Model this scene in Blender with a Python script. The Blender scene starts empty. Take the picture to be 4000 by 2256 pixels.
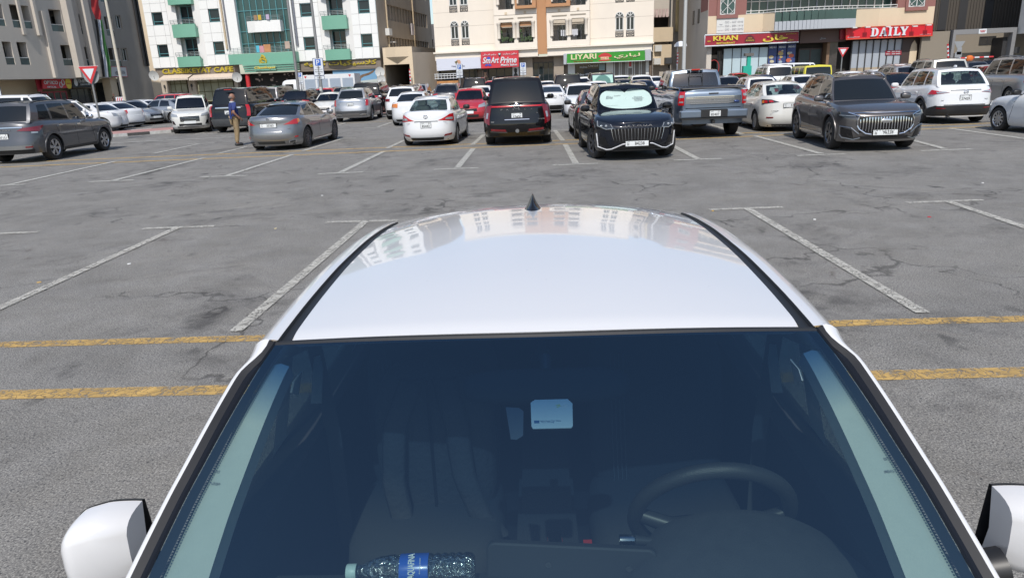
import bpy, math, random
from mathutils import Vector, Matrix
random.seed(7)
R = math.radians
# ---------------------------------------------------------------- camera, sky, sun, exposure
scene = bpy.context.scene
CAMH, FPX, PITCH, ROLL, YAW = 2.0, 2748.0, R(16.88), R(-2.375), R(-2.41)
def cam_axes():
    f = Vector((math.sin(YAW)*math.cos(PITCH), math.cos(YAW)*math.cos(PITCH), -math.sin(PITCH)))
    r = Vector((math.cos(YAW), -math.sin(YAW), 0)); u = r.cross(f)
    c, s = math.cos(ROLL), math.sin(ROLL)
    return c*r+s*u, -s*r+c*u, f
CR, CU, CF = cam_axes()
camd = bpy.data.cameras.new('camera'); cam = bpy.data.objects.new('camera', camd)
scene.collection.objects.link(cam)
cam.matrix_world = Matrix(((CR.x, CU.x, -CF.x, 0), (CR.y, CU.y, -CF.y, 0), (CR.z, CU.z, -CF.z, CAMH), (0, 0, 0, 1)))
camd.sensor_width = 36; camd.lens = FPX/4000*36; camd.clip_start = 0.02; camd.clip_end = 2000
scene.camera = cam
SUN_EL, SUN_AZ = R(50), R(182)        # azimuth measured from +Y clockwise: the sun stands behind the camera
sun_dir = Vector((math.sin(SUN_AZ)*math.cos(SUN_EL), math.cos(SUN_AZ)*math.cos(SUN_EL), math.sin(SUN_EL)))
w = bpy.data.worlds.new('World'); scene.world = w; w.use_nodes = True
nt = w.node_tree; nt.nodes.clear()
sky = nt.nodes.new('ShaderNodeTexSky'); sky.sky_type = 'NISHITA'; sky.sun_disc = False
sky.sun_elevation = SUN_EL; sky.sun_rotation = SUN_AZ; sky.air_density = 1.0; sky.dust_density = 1.2; sky.ozone_density = 1.2
bg = nt.nodes.new('ShaderNodeBackground'); bg.inputs['Strength'].default_value = 0.14
out = nt.nodes.new('ShaderNodeOutputWorld')
nt.links.new(sky.outputs[0], bg.inputs[0]); nt.links.new(bg.outputs[0], out.inputs[0])
sl = bpy.data.lights.new('sun', 'SUN'); sl.energy = 3.6; sl.angle = R(0.53); sl.color = (1.0, 0.955, 0.89)
so = bpy.data.objects.new('sun', sl); scene.collection.objects.link(so)
so.rotation_euler = (-sun_dir).to_track_quat('-Z', 'Y').to_euler()
scene.view_settings.view_transform = 'Standard'; scene.view_settings.look = 'None'
scene.view_settings.exposure = 0.15; scene.view_settings.gamma = 1.0
scene.view_settings.use_curve_mapping = False
scene.cycles.max_bounces = 8; scene.cycles.transparent_max_bounces = 16
scene.cycles.glossy_bounces = 4; scene.cycles.diffuse_bounces = 3; scene.cycles.transmission_bounces = 6
scene.cycles.use_denoising = True; scene.cycles.caustics_reflective = False; scene.cycles.caustics_refractive = False

# ---------------------------------------------------------------- helpers
COL = scene.collection
def ray(x, y):                       # direction of a photo pixel (4000 x 2256)
    return CF + (x-2000)/FPX*CR - (y-1128)/FPX*CU
def at(x, y, z=0.0):                 # the point of height z seen at a photo pixel
    d = ray(x, y); t = (z-CAMH)/d.z
    return Vector((0, 0, CAMH)) + t*d
def atY(x, y, Y):
    d = ray(x, y); return Vector((0, 0, CAMH)) + Y/d.y*d
def tag(o, label=None, cat=None, group=None, kind=None):
    if label: o['label'] = label
    if cat: o['category'] = cat
    if group: o['group'] = group
    if kind: o['kind'] = kind
    return o
def thing(name, label, cat, loc=(0, 0, 0), rz=0.0, group=None):
    o = bpy.data.objects.new(name, None); COL.objects.link(o); o.empty_display_size = .2
    o.location = loc; o.rotation_euler = (0, 0, rz)
    return tag(o, label, cat, group)
def link(name, me, mat=None, parent=None, M=None):
    o = bpy.data.objects.new(name, me); COL.objects.link(o)
    if mat is not None:
        if len(me.materials) == 0: me.materials.append(mat)
        elif me.materials[0] != mat:
            o.material_slots[0].link = 'OBJECT'; o.material_slots[0].material = mat
    if parent: o.parent = parent
    if M is not None: o.matrix_local = M
    return o
class MB:
    def __init__(s): s.v = []; s.f = []
    def quad(s, a, b, c, d):
        n = len(s.v); s.v += [tuple(a), tuple(b), tuple(c), tuple(d)]; s.f.append((n, n+1, n+2, n+3))
    def tri(s, a, b, c):
        n = len(s.v); s.v += [tuple(a), tuple(b), tuple(c)]; s.f.append((n, n+1, n+2))
    def box(s, x0, x1, y0, y1, z0, z1):
        n = len(s.v)
        s.v += [(x0,y0,z0),(x1,y0,z0),(x1,y1,z0),(x0,y1,z0),(x0,y0,z1),(x1,y0,z1),(x1,y1,z1),(x0,y1,z1)]
        s.f += [tuple(n+i for i in q) for q in ((0,3,2,1),(4,5,6,7),(0,1,5,4),(1,2,6,5),(2,3,7,6),(3,0,4,7))]
        return s
    def grid(s, P, closed=False):    # P[i][j] points
        n = len(s.v); a, b = len(P), len(P[0])
        for r_ in P: s.v += [tuple(p) for p in r_]
        for i in range(a if closed else a-1):
            for j in range(b-1):
                i2 = (i+1) % a
                s.f.append((n+i*b+j, n+i2*b+j, n+i2*b+j+1, n+i*b+j+1))
        return s
    def poly_prism(s, pts, z0, z1, M=None):   # pts in xy, extruded in z
        n = len(s.v); k = len(pts); f = (lambda p: tuple(M @ Vector(p))) if M is not None else tuple
        s.v += [f((x, y, z0)) for x, y in pts]+[f((x, y, z1)) for x, y in pts]
        s.f.append(tuple(n+i for i in reversed(range(k)))); s.f.append(tuple(n+k+i for i in range(k)))
        for i in range(k): j = (i+1) % k; s.f.append((n+i, n+j, n+k+j, n+k+i))
        return s
    def tube(s, pts, r, seg=8, caps=True):
        pts = [Vector(p) for p in pts]; rr = r if isinstance(r, (list, tuple)) else [r]*len(pts)
        n = len(s.v); prev = None
        for i, p in enumerate(pts):
            d = (pts[min(i+1, len(pts)-1)]-pts[max(i-1, 0)]).normalized()
            a = d.orthogonal().normalized() if prev is None else (prev-d*prev.dot(d)).normalized()
            prev = a; b = d.cross(a)
            for k in range(seg):
                t = 2*math.pi*k/seg; s.v.append(tuple(p+rr[i]*(a*math.cos(t)+b*math.sin(t))))
        for i in range(len(pts)-1):
            for k in range(seg):
                k2 = (k+1) % seg; s.f.append((n+i*seg+k, n+i*seg+k2, n+(i+1)*seg+k2, n+(i+1)*seg+k))
        if caps:
            s.f.append(tuple(n+k for k in reversed(range(seg)))); s.f.append(tuple(n+(len(pts)-1)*seg+k for k in range(seg)))
        return s
    def lathe(s, prof, seg=24, axis='z', c=(0, 0, 0)):   # prof: (radius, height)
        n = len(s.v)
        for (r_, h) in prof:
            for k in range(seg):
                t = 2*math.pi*k/seg; x, y = r_*math.cos(t), r_*math.sin(t)
                p = (x, y, h) if axis == 'z' else ((h, x, y) if axis == 'x' else (x, h, y))
                s.v.append((p[0]+c[0], p[1]+c[1], p[2]+c[2]))
        for i in range(len(prof)-1):
            for k in range(seg):
                k2 = (k+1) % seg; s.f.append((n+i*seg+k, n+i*seg+k2, n+(i+1)*seg+k2, n+(i+1)*seg+k))
        return s
    def blob(s, c, r, e=0.7, nu=12, nv=8, M=None):   # super-ellipsoid
        sg = lambda v, p: math.copysign(abs(v)**p, v)
        P = []
        for i in range(nu):
            u = 2*math.pi*i/nu; row = []
            for j in range(nv+1):
                v = -math.pi/2+math.pi*j/nv
                p = Vector((r[0]*sg(math.cos(v), e)*sg(math.cos(u), e), r[1]*sg(math.cos(v), e)*sg(math.sin(u), e), r[2]*sg(math.sin(v), e)))
                if M is not None: p = M @ p
                row.append(Vector(c)+p)
            P.append(row)
        return s.grid(P, True)
    def mesh(s, name='mesh', smooth=None):
        me = bpy.data.meshes.new(name); me.from_pydata(s.v, [], s.f)
        if smooth:
            import bmesh
            b = bmesh.new(); b.from_mesh(me)
            bmesh.ops.remove_doubles(b, verts=b.verts, dist=1e-4)
            bmesh.ops.dissolve_degenerate(b, dist=1e-5, edges=b.edges)
            bmesh.ops.recalc_face_normals(b, faces=b.faces) if smooth < 0 else None
            b.to_mesh(me); b.free()
            for p in me.polygons: p.use_smooth = True
            me.set_sharp_from_angle(angle=R(abs(smooth)))
        me.update(); return me
    def build(s, name, mat, parent=None, smooth=None, M=None):
        return link(name, s.mesh(name, smooth), mat, parent, M)
def interp(tab, x):                  # smooth piecewise curve
    if x <= tab[0][0]: return tab[0][1]
    for (a, fa), (b, fb) in zip(tab, tab[1:]):
        if x <= b:
            t = (x-a)/(b-a); return fa+(fb-fa)*t
    return tab[-1][1]
def sinterp(tab, x):
    # catmull style smooth interpolation
    if x <= tab[0][0]: return tab[0][1]
    if x >= tab[-1][0]: return tab[-1][1]
    for i in range(len(tab)-1):
        if x <= tab[i+1][0]:
            a, fa = tab[i]; b, fb = tab[i+1]; h = b-a
            m0 = (fb-tab[i-1][1])/(b-tab[i-1][0]) if i > 0 else (fb-fa)/h
            m1 = (tab[i+2][1]-fa)/(tab[i+2][0]-a) if i+2 < len(tab) else (fb-fa)/h
            s0 = (fb-fa)/h
            if s0 == 0: m0 = m1 = 0
            else:
                m0 = 0 if m0/s0 < 0 else min(m0/s0, 3)*s0; m1 = 0 if m1/s0 < 0 else min(m1/s0, 3)*s0
            t = (x-a)/h
            return fa*(2*t**3-3*t*t+1)+m0*h*(t**3-2*t*t+t)+fb*(-2*t**3+3*t*t)+m1*h*(t**3-t*t)

# ---------------------------------------------------------------- materials
MATS = {}
def nodes(m):
    m.use_nodes = True; n = m.node_tree; return n, n.nodes['Principled BSDF']
def M_(name, color, rough=.5, metal=0., coat=0., ior=None, emit=None, noise=0., nscale=8., bump=0., bscale=60., dirt=None, dscale=1.5, dcol=(.25,.22,.18), stretch=None, spec=None):
    if name in MATS: return MATS[name]
    m = bpy.data.materials.new(name); n, b = nodes(m); MATS[name] = m
    c = (*color, 1); b.inputs['Base Color'].default_value = c
    b.inputs['Roughness'].default_value = rough; b.inputs['Metallic'].default_value = metal
    if coat: b.inputs['Coat Weight'].default_value = coat; b.inputs['Coat Roughness'].default_value = .03
    if ior: b.inputs['IOR'].default_value = ior
    if spec is not None: b.inputs['Specular IOR Level'].default_value = spec
    if emit: b.inputs['Emission Color'].default_value = (*color, 1); b.inputs['Emission Strength'].default_value = emit
    tc = n.nodes.new('ShaderNodeTexCoord'); src = tc.outputs['Object']
    if stretch:
        mp = n.nodes.new('ShaderNodeMapping'); mp.inputs['Scale'].default_value = stretch
        n.links.new(src, mp.inputs['Vector']); src = mp.outputs[0]
    last = None
    def mix(fac, A, B):
        x = n.nodes.new('ShaderNodeMix'); x.data_type = 'RGBA'
        n.links.new(fac, x.inputs[0])
        for v, i in ((A, 6), (B, 7)):
            if isinstance(v, tuple): x.inputs[i].default_value = v
            else: n.links.new(v, x.inputs[i])
        return x.outputs[2]
    cur = c
    if noise:
        t = n.nodes.new('ShaderNodeTexNoise'); t.inputs['Scale'].default_value = nscale; t.inputs['Detail'].default_value = 6
        n.links.new(src, t.inputs['Vector'])
        lo = tuple(max(0, v*(1-noise)) for v in color)+(1,); hi = tuple(min(1, v*(1+noise)) for v in color)+(1,)
        cur = mix(t.outputs['Fac'], lo, hi)
    if dirt:
        t = n.nodes.new('ShaderNodeTexNoise'); t.inputs['Scale'].default_value = dscale; t.inputs['Detail'].default_value = 8; t.inputs['Roughness'].default_value = .65
        n.links.new(src, t.inputs['Vector'])
        r_ = n.nodes.new('ShaderNodeMapRange'); r_.inputs[1].default_value = .5; r_.inputs[2].default_value = .78; r_.inputs[3].default_value = 0; r_.inputs[4].default_value = dirt
        n.links.new(t.outputs['Fac'], r_.inputs[0])
        cur = mix(r_.outputs[0], cur, (*dcol, 1))
    if not isinstance(cur, tuple): n.links.new(cur, b.inputs['Base Color'])
    if bump:
        t = n.nodes.new('ShaderNodeTexNoise'); t.inputs['Scale'].default_value = bscale; t.inputs['Detail'].default_value = 4
        n.links.new(tc.outputs['Object'], t.inputs['Vector'])
        bp = n.nodes.new('ShaderNodeBump'); bp.inputs['Strength'].default_value = bump; bp.inputs['Distance'].default_value = .01
        n.links.new(t.outputs['Fac'], bp.inputs['Height']); n.links.new(bp.outputs[0], b.inputs['Normal'])
    return m
def schlick(n, refl=1.0, extra=0.0):
    lw = n.nodes.new('ShaderNodeLayerWeight'); lw.inputs[0].default_value = .5
    pw = n.nodes.new('ShaderNodeMath'); pw.operation = 'POWER'; pw.inputs[1].default_value = 5
    n.links.new(lw.outputs['Facing'], pw.inputs[0])
    ma = n.nodes.new('ShaderNodeMath'); ma.operation = 'MULTIPLY_ADD'; ma.inputs[1].default_value = .93; ma.inputs[2].default_value = .07*refl+extra; ma.use_clamp = True
    n.links.new(pw.outputs[0], ma.inputs[0]); return ma.outputs[0]
def see_through(name, tint, refl=1.0, rough=0.0, extra=0.0):
    if name in MATS: return MATS[name]
    m = bpy.data.materials.new(name); m.use_nodes = True; n = m.node_tree; n.nodes.clear(); MATS[name] = m
    o = n.nodes.new('ShaderNodeOutputMaterial'); mx = n.nodes.new('ShaderNodeMixShader')
    tr = n.nodes.new('ShaderNodeBsdfTransparent'); tr.inputs[0].default_value = (*tint, 1)
    gl = n.nodes.new('ShaderNodeBsdfGlossy'); gl.inputs['Roughness'].default_value = rough
    f_ = schlick(n, refl, extra); n.links.new(f_, mx.inputs[0])
    n.links.new(tr.outputs[0], mx.inputs[1]); n.links.new(gl.outputs[0], mx.inputs[2]); n.links.new(mx.outputs[0], o.inputs[0])
    return m
def paint(name, color, metal=0., rough=.4):
    return M_('paint_'+name, color, rough, metal, coat=1.0, spec=.05 if max(color) < .05 else .5, dirt=.25 if max(color) > .2 else (.06 if max(color) > .03 else .015), dscale=3.0, dcol=tuple(.6*c+.4*d for c, d in zip(color, (.42, .38, .32))))
P_WHITE = paint('white', (.66, .67, .68)); P_HERO = None
P_PEARL = paint('pearl', (.62, .62, .59)); P_SILVER = paint('silver', (.42, .43, .44), .75, .38)
P_GREY = paint('grey', (.085, .088, .096), .5, .36); P_BLACK = paint('black', (.004, .004, .005), .0, .3)
P_NAVYBLACK = paint('blueblack', (.006, .008, .014), .1, .3); P_BRONZE = paint('bronze', (.105, .098, .098), .6, .36)
P_LEXUS = paint('steel', (.27, .275, .285), .8, .34); P_BLUEGREY = paint('bluegrey', (.17, .215, .275), .6, .36)
P_RED = paint('red', (.42, .02, .03), .1, .35); P_YELLOW = paint('yellow', (.62, .55, .02)); P_BEIGE = paint('beige', (.5, .49, .44), .3)
P_NAVY = paint('navy', (.02, .03, .07), .3)
BLK = M_('black_plastic', (.018, .018, .019), .45, noise=.3); BLKG = M_('gloss_black', (.008, .008, .009), .08)
GREYP = M_('grey_plastic', (.055, .058, .062), .6, noise=.3); CHROME = M_('chrome', (.62, .63, .65), .12, 1.0)
SATIN = M_('satin_metal', (.36, .36, .37), .3, 1.0); RUBBER = M_('rubber', (.022, .021, .02), .85, noise=.4, nscale=12)
RIM = M_('rim_silver', (.45, .46, .48), .3, .9); RIMD = M_('rim_dark', (.09, .09, .1), .35, .8)
DGLASS = M_('dark_glass', (.010, .013, .016), .03, ior=1.45)
TGLASS = see_through('car_glass', (.30, .36, .36), 1.3, 0, .02); PGLASS = see_through('tinted_glass', (.10, .12, .13), 1.4, 0, .03)
CGLASS = see_through('clear_glass', (.55, .66, .64), 1.3, 0, .02)
LENSR = M_('red_lens', (.42, .008, .012), .12, coat=1.); LENSD = M_('dark_red_lens', (.16, .006, .01), .12, coat=1.)
LENSO = M_('amber_lens', (.6, .18, .02), .12, coat=1.); LENSC = M_('clear_lens', (.34, .36, .38), .1, .3, coat=1.); LENSB = M_('smoked_lens', (.025, .028, .032), .06, .2, coat=1.)
PLATE = M_('plate_white', (.66, .68, .68), .4); INK = M_('ink_black', (.015, .015, .017), .5); INKG = M_('ink_grey', (.25, .25, .26), .5)
SEATD = M_('seat_dark', (.03, .03, .033), .8, noise=.3); SEATB = M_('seat_beige', (.45, .42, .34), .8, noise=.15)
WHITEM = M_('white_metal', (.62, .63, .64), .45, noise=.08)

# ---------------------------------------------------------------- text (built-in font)
AR = {'ا':(0xFE8D,0xFE8E,None,None),'أ':(0xFE83,0xFE84,None,None),'ب':(0xFE8F,0xFE90,0xFE91,0xFE92),'ة':(0xFE93,0xFE94,None,None),'ت':(0xFE95,0xFE96,0xFE97,0xFE98),
 'ج':(0xFE9D,0xFE9E,0xFE9F,0xFEA0),'خ':(0xFEA5,0xFEA6,0xFEA7,0xFEA8),'د':(0xFEA9,0xFEAA,None,None),'ر':(0xFEAD,0xFEAE,None,None),'س':(0xFEB1,0xFEB2,0xFEB3,0xFEB4),
 'ش':(0xFEB5,0xFEB6,0xFEB7,0xFEB8),'ص':(0xFEB9,0xFEBA,0xFEBB,0xFEBC),'ض':(0xFEBD,0xFEBE,0xFEBF,0xFEC0),'ط':(0xFEC1,0xFEC2,0xFEC3,0xFEC4),'ع':(0xFEC9,0xFECA,0xFECB,0xFECC),'ف':(0xFED1,0xFED2,0xFED3,0xFED4),
 'ق':(0xFED5,0xFED6,0xFED7,0xFED8),'ك':(0xFED9,0xFEDA,0xFEDB,0xFEDC),'ل':(0xFEDD,0xFEDE,0xFEDF,0xFEE0),'م':(0xFEE1,0xFEE2,0xFEE3,0xFEE4),'ن':(0xFEE5,0xFEE6,0xFEE7,0xFEE8),
 'ه':(0xFEE9,0xFEEA,0xFEEB,0xFEEC),'و':(0xFEED,0xFEEE,None,None),'ي':(0xFEF1,0xFEF2,0xFEF3,0xFEF4)}
def arabic(s):
    outp = []
    for wd in s.split(' '):
        res = []; prev = False; i = 0
        while i < len(wd):
            ch = wd[i]
            if ch == 'ل' and i+1 < len(wd) and wd[i+1] == 'ا':
                res.append(chr(0xFEFC if prev else 0xFEFB)); prev = False; i += 2; continue
            f = AR.get(ch)
            if not f: res.append(ch); prev = False; i += 1; continue
            nxt = i+1 < len(wd) and wd[i+1] in AR and f[2] is not None
            res.append(chr(f[3] if prev and nxt else f[1] if prev else f[2] if nxt else f[0])); prev = nxt; i += 1
        outp.append(''.join(reversed(res)))
    return ' '.join(reversed(outp))
TXT = {}
def text_mesh(body, size=1.0, ext=.004, bold=0.0, shear=0., res=3, spacing=1.0):
    key = (body, size, ext, bold, shear, spacing)
    if key in TXT: return TXT[key]
    c = bpy.data.curves.new('lettering', 'FONT'); c.body = body; c.size = size; c.extrude = ext; c.offset = bold*size; c.shear = shear
    c.resolution_u = res; c.align_x = 'CENTER'; c.align_y = 'CENTER'; c.space_character = spacing; c.space_line = .85
    o = bpy.data.objects.new('tmp', c); COL.objects.link(o)
    bpy.context.view_layer.update()
    me = bpy.data.meshes.new_from_object(o.evaluated_get(bpy.context.evaluated_depsgraph_get()))
    bpy.data.objects.remove(o); bpy.data.curves.remove(c)
    me.name = 'lettering'; me.materials.clear(); TXT[key] = me
    return me
def text(name, body, size, mat, parent, M, ext=.004, bold=0., fit=None, shear=0., spacing=1.0):
    me = text_mesh(body, size, ext, bold, shear, spacing=spacing)
    if fit and len(me.vertices):
        xs = [v.co.x for v in me.vertices]; ys = [v.co.y for v in me.vertices]
        sx = fit[0]/max(1e-6, max(xs)-min(xs)); sy = fit[1]/max(1e-6, max(ys)-min(ys))
        M = M @ Matrix.Diagonal((sx, sy, 1, 1)) @ Matrix.Translation((-(max(xs)+min(xs))/2, -(max(ys)+min(ys))/2, 0))
    o = link(name, me, mat, parent, M); return o
def frame(ox, ux, uy, uz):           # matrix from origin and axes
    return Matrix(((ux[0], uy[0], uz[0], ox[0]), (ux[1], uy[1], uz[1], ox[1]), (ux[2], uy[2], uz[2], ox[2]), (0, 0, 0, 1)))
# ---------------------------------------------------------------- ground and markings
def asphalt_mat():
    m = bpy.data.materials.new('asphalt'); n, b = nodes(m); L = n.links.new
    tc = n.nodes.new('ShaderNodeTexCoord')
    def noise(s, d=5, r=.6, src=None, dist=0):
        t = n.nodes.new('ShaderNodeTexNoise'); t.inputs['Scale'].default_value = s; t.inputs['Detail'].default_value = d
        t.inputs['Roughness'].default_value = r; t.inputs['Distortion'].default_value = dist; L(src or tc.outputs['Object'], t.inputs['Vector']); return t.outputs['Fac']
    def rng(v, a, b_, c=0., d=1.):
        r_ = n.nodes.new('ShaderNodeMapRange'); L(v, r_.inputs[0])
        for i, x in enumerate((a, b_, c, d)): r_.inputs[i+1].default_value = x
        return r_.outputs[0]
    def mix(f, A, B):
        x = n.nodes.new('ShaderNodeMix'); x.data_type = 'RGBA'; L(f, x.inputs[0])
        for v, i in ((A, 6), (B, 7)):
            if isinstance(v, tuple): x.inputs[i].default_value = (*v, 1)
            else: L(v, x.inputs[i])
        return x.outputs[2]
    def mul(a, b_):
        x = n.nodes.new('ShaderNodeMath'); x.operation = 'MULTIPLY'; L(a, x.inputs[0])
        if isinstance(b_, float): x.inputs[1].default_value = b_
        else: L(b_, x.inputs[1])
        return x.outputs[0]
    c = mix(rng(noise(.30, 7, .62), .3, .7), (.136, .129, .118), (.199, .187, .165))
    c = mix(rng(noise(2.2, 8, .7), .35, .7), c, (.165, .16, .152))
    g1 = noise(95, 3, .7); c = mix(rng(g1, .47, .62, 0, .8), c, (.37, .355, .325))
    g2 = noise(70, 3, .7, dist=.4); c = mix(rng(g2, .52, .66, 0, .9), c, (.045, .045, .048))
    vo = n.nodes.new('ShaderNodeTexVoronoi'); vo.inputs['Scale'].default_value = 46; L(tc.outputs['Object'], vo.inputs['Vector'])
    c = mix(rng(vo.outputs['Distance'], .28, .12, 0, .45), c, (.055, .055, .055))
    c2_ = n.nodes.new('ShaderNodeMix'); c2_.data_type = 'RGBA'; c2_.blend_type = 'MULTIPLY'; c2_.inputs[0].default_value = 1; L(c, c2_.inputs[6]); gg = n.nodes.new('ShaderNodeMapRange'); L(noise(1.1, 10, .75, dist=.3), gg.inputs[0]); gg.inputs[1].default_value = .3; gg.inputs[2].default_value = .7; gg.inputs[3].default_value = .80; gg.inputs[4].default_value = 1.24; L(gg.outputs[0], c2_.inputs[7]); c = c2_.outputs[2]
    # stains
    st = mul(rng(noise(.55, 9, .68, dist=.6), .53, .66), rng(noise(3.5, 4), .35, .6))
    c = mix(mul(st, .75), c, (.055, .052, .05))
    st2 = rng(noise(.9, 7, .7, dist=1.2), .63, .69); c = mix(mul(st2, .6), c, (.065, .05, .043))
    # small oil drops stretched along the driving direction
    mp0 = n.nodes.new('ShaderNodeMapping'); mp0.inputs['Scale'].default_value = (1.0, .55, 1); L(tc.outputs['Object'], mp0.inputs['Vector'])
    dr = mul(rng(noise(2.4, 3, .5, mp0.outputs[0]), .66, .71), rng(noise(.21, 3), .42, .58)); c = mix(mul(dr, .7), c, (.035, .034, .034))
    tn = rng(noise(.7, 6, .7, dist=.5), .33, .25); c = mix(mul(tn, .35), c, (.23, .19, .155))
    # cracks: voronoi edges on wobbly coordinates, present only in some places
    wob = n.nodes.new('ShaderNodeTexNoise'); wob.inputs['Scale'].default_value = 1.7; wob.inputs['Detail'].default_value = 6; L(tc.outputs['Object'], wob.inputs['Vector'])
    va = n.nodes.new('ShaderNodeVectorMath'); va.operation = 'MULTIPLY_ADD'; L(wob.outputs['Color'], va.inputs[0]); va.inputs[1].default_value = (1.5, 1.5, 0); L(tc.outputs['Object'], va.inputs[2])
    def crack(scale, wd, msk_s, a, b_):
        v = n.nodes.new('ShaderNodeTexVoronoi'); v.feature = 'DISTANCE_TO_EDGE'; v.inputs['Scale'].default_value = scale; L(va.outputs[0], v.inputs['Vector'])
        return mul(rng(v.outputs['Distance'], wd, wd*.25), rng(noise(msk_s, 4, .6), a, b_))
    k1 = crack(.34, .010, .45, .46, .56); k2 = crack(.9, .012, .7, .51, .61); 
    c = mix(mul(k1, .6), c, (.03, .028, .026)); c = mix(mul(k2, .4), c, (.04, .036, .032))
    halo = mul(crack(.30, .05, .45, .54, .64), .22); c = mix(halo, c, (.06, .055, .05))
    L(c, b.inputs['Base Color']); b.inputs['Roughness'].default_value = .82; b.inputs['Specular IOR Level'].default_value = .3
    bp = n.nodes.new('ShaderNodeBump'); bp.inputs['Strength'].default_value = .55; bp.inputs['Distance'].default_value = .006
    hs = n.nodes.new('ShaderNodeMath'); hs.operation = 'SUBTRACT'; L(g1, hs.inputs[0]); L(k1, hs.inputs[1]); L(hs.outputs[0], bp.inputs['Height'])
    L(bp.outputs[0], b.inputs['Normal'])
    return m
def line_mat(name, col, wear):
    m = bpy.data.materials.new(name); n, b = nodes(m); L = n.links.new
    tc = n.nodes.new('ShaderNodeTexCoord'); o = [x for x in n.nodes if x.type == 'OUTPUT_MATERIAL'][0]
    wob = n.nodes.new('ShaderNodeTexNoise'); wob.inputs['Scale'].default_value = 9; wob.inputs['Detail'].default_value = 5; L(tc.outputs['Object'], wob.inputs['Vector'])
    va = n.nodes.new('ShaderNodeVectorMath'); va.operation = 'MULTIPLY_ADD'; L(wob.outputs['Color'], va.inputs[0]); va.inputs[1].default_value = (.22, .22, 0); L(tc.outputs['Object'], va.inputs[2])
    v = n.nodes.new('ShaderNodeTexVoronoi'); v.feature = 'DISTANCE_TO_EDGE'; v.inputs['Scale'].default_value = 14; L(va.outputs[0], v.inputs['Vector'])
    r1 = n.nodes.new('ShaderNodeMapRange'); L(v.outputs['Distance'], r1.inputs[0]); r1.inputs[1].default_value = .02; r1.inputs[2].default_value = .09; r1.inputs[3].default_value = .25; r1.inputs[4].default_value = 0
    t = n.nodes.new('ShaderNodeTexNoise'); t.inputs['Scale'].default_value = 4.5; t.inputs['Detail'].default_value = 9; t.inputs['Roughness'].default_value = .75; L(tc.outputs['Object'], t.inputs['Vector'])
    r2 = n.nodes.new('ShaderNodeMapRange'); L(t.outputs['Fac'], r2.inputs[0]); r2.inputs[1].default_value = .40; r2.inputs[2].default_value = .62; r2.inputs[3].default_value = 1.; r2.inputs[4].default_value = 0
    f2 = n.nodes.new('ShaderNodeMath'); f2.operation = 'MULTIPLY'; L(r1.outputs[0], f2.inputs[0]); f2.inputs[1].default_value = 2.2
    f = n.nodes.new('ShaderNodeMath'); f.operation = 'MULTIPLY_ADD'; f.use_clamp = True; L(r2.outputs[0], f.inputs[0]); f.inputs[1].default_value = wear; L(f2.outputs[0], f.inputs[2])
    dk = n.nodes.new('ShaderNodeMix'); dk.data_type = 'RGBA'; dk.inputs[6].default_value = (*col, 1); dk.inputs[7].default_value = (*[c*.62 for c in col], 1)
    t3 = n.nodes.new('ShaderNodeTexNoise'); t3.inputs['Scale'].default_value = 22; t3.inputs['Detail'].default_value = 5; L(tc.outputs['Object'], t3.inputs['Vector']); L(t3.outputs['Fac'], dk.inputs[0])
    L(dk.outputs[2], b.inputs['Base Color']); b.inputs['Roughness'].default_value = .75
    tr = n.nodes.new('ShaderNodeBsdfTransparent'); mx = n.nodes.new('ShaderNodeMixShader')
    L(f.outputs[0], mx.inputs[0]); L(b.outputs[0], mx.inputs[1]); L(tr.outputs[0], mx.inputs[2]); L(mx.outputs[0], o.inputs['Surface'])
    return m
ASPH = asphalt_mat(); LW = line_mat('line_paint_white', (.58, .56, .50), .38); LWF = line_mat('line_paint_white_far', (.55, .54, .49), .12); LY = line_mat('line_paint_yellow', (.62, .40, .13), .45); LYF = line_mat('line_paint_yellow_far', (.66, .44, .15), .08)
g = MB()
xs = [-400, -60, -20, 0, 20, 60, 400]; ys = [-300, -20, 0, 20, 40, 80, 140, 600]
g.grid([[(x, y, 0) for y in ys] for x in xs]); gr = g.build('ground', ASPH); tag(gr, 'grey cracked asphalt of the car park', kind='structure')
def strip(name, a, b, wd, mat, z=.004, lab=None):
    a = Vector((a[0], a[1], z)); b = Vector((b[0], b[1], z)); d = (b-a).normalized(); nrm = Vector((-d.y, d.x, 0))*wd/2
    q = MB(); k = max(1, int((b-a).length/2)); q.grid([[tuple(a+(b-a)*i/k-nrm), tuple(a+(b-a)*i/k+nrm)] for i in range(k+1)])
    o = q.build(name, mat); tag(o, lab, kind='structure'); return o
def px_strip(name, p, q, wd, mat, z=.004, lab=None): return strip(name, at(*p), at(*q), wd, mat, z, lab)
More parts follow.
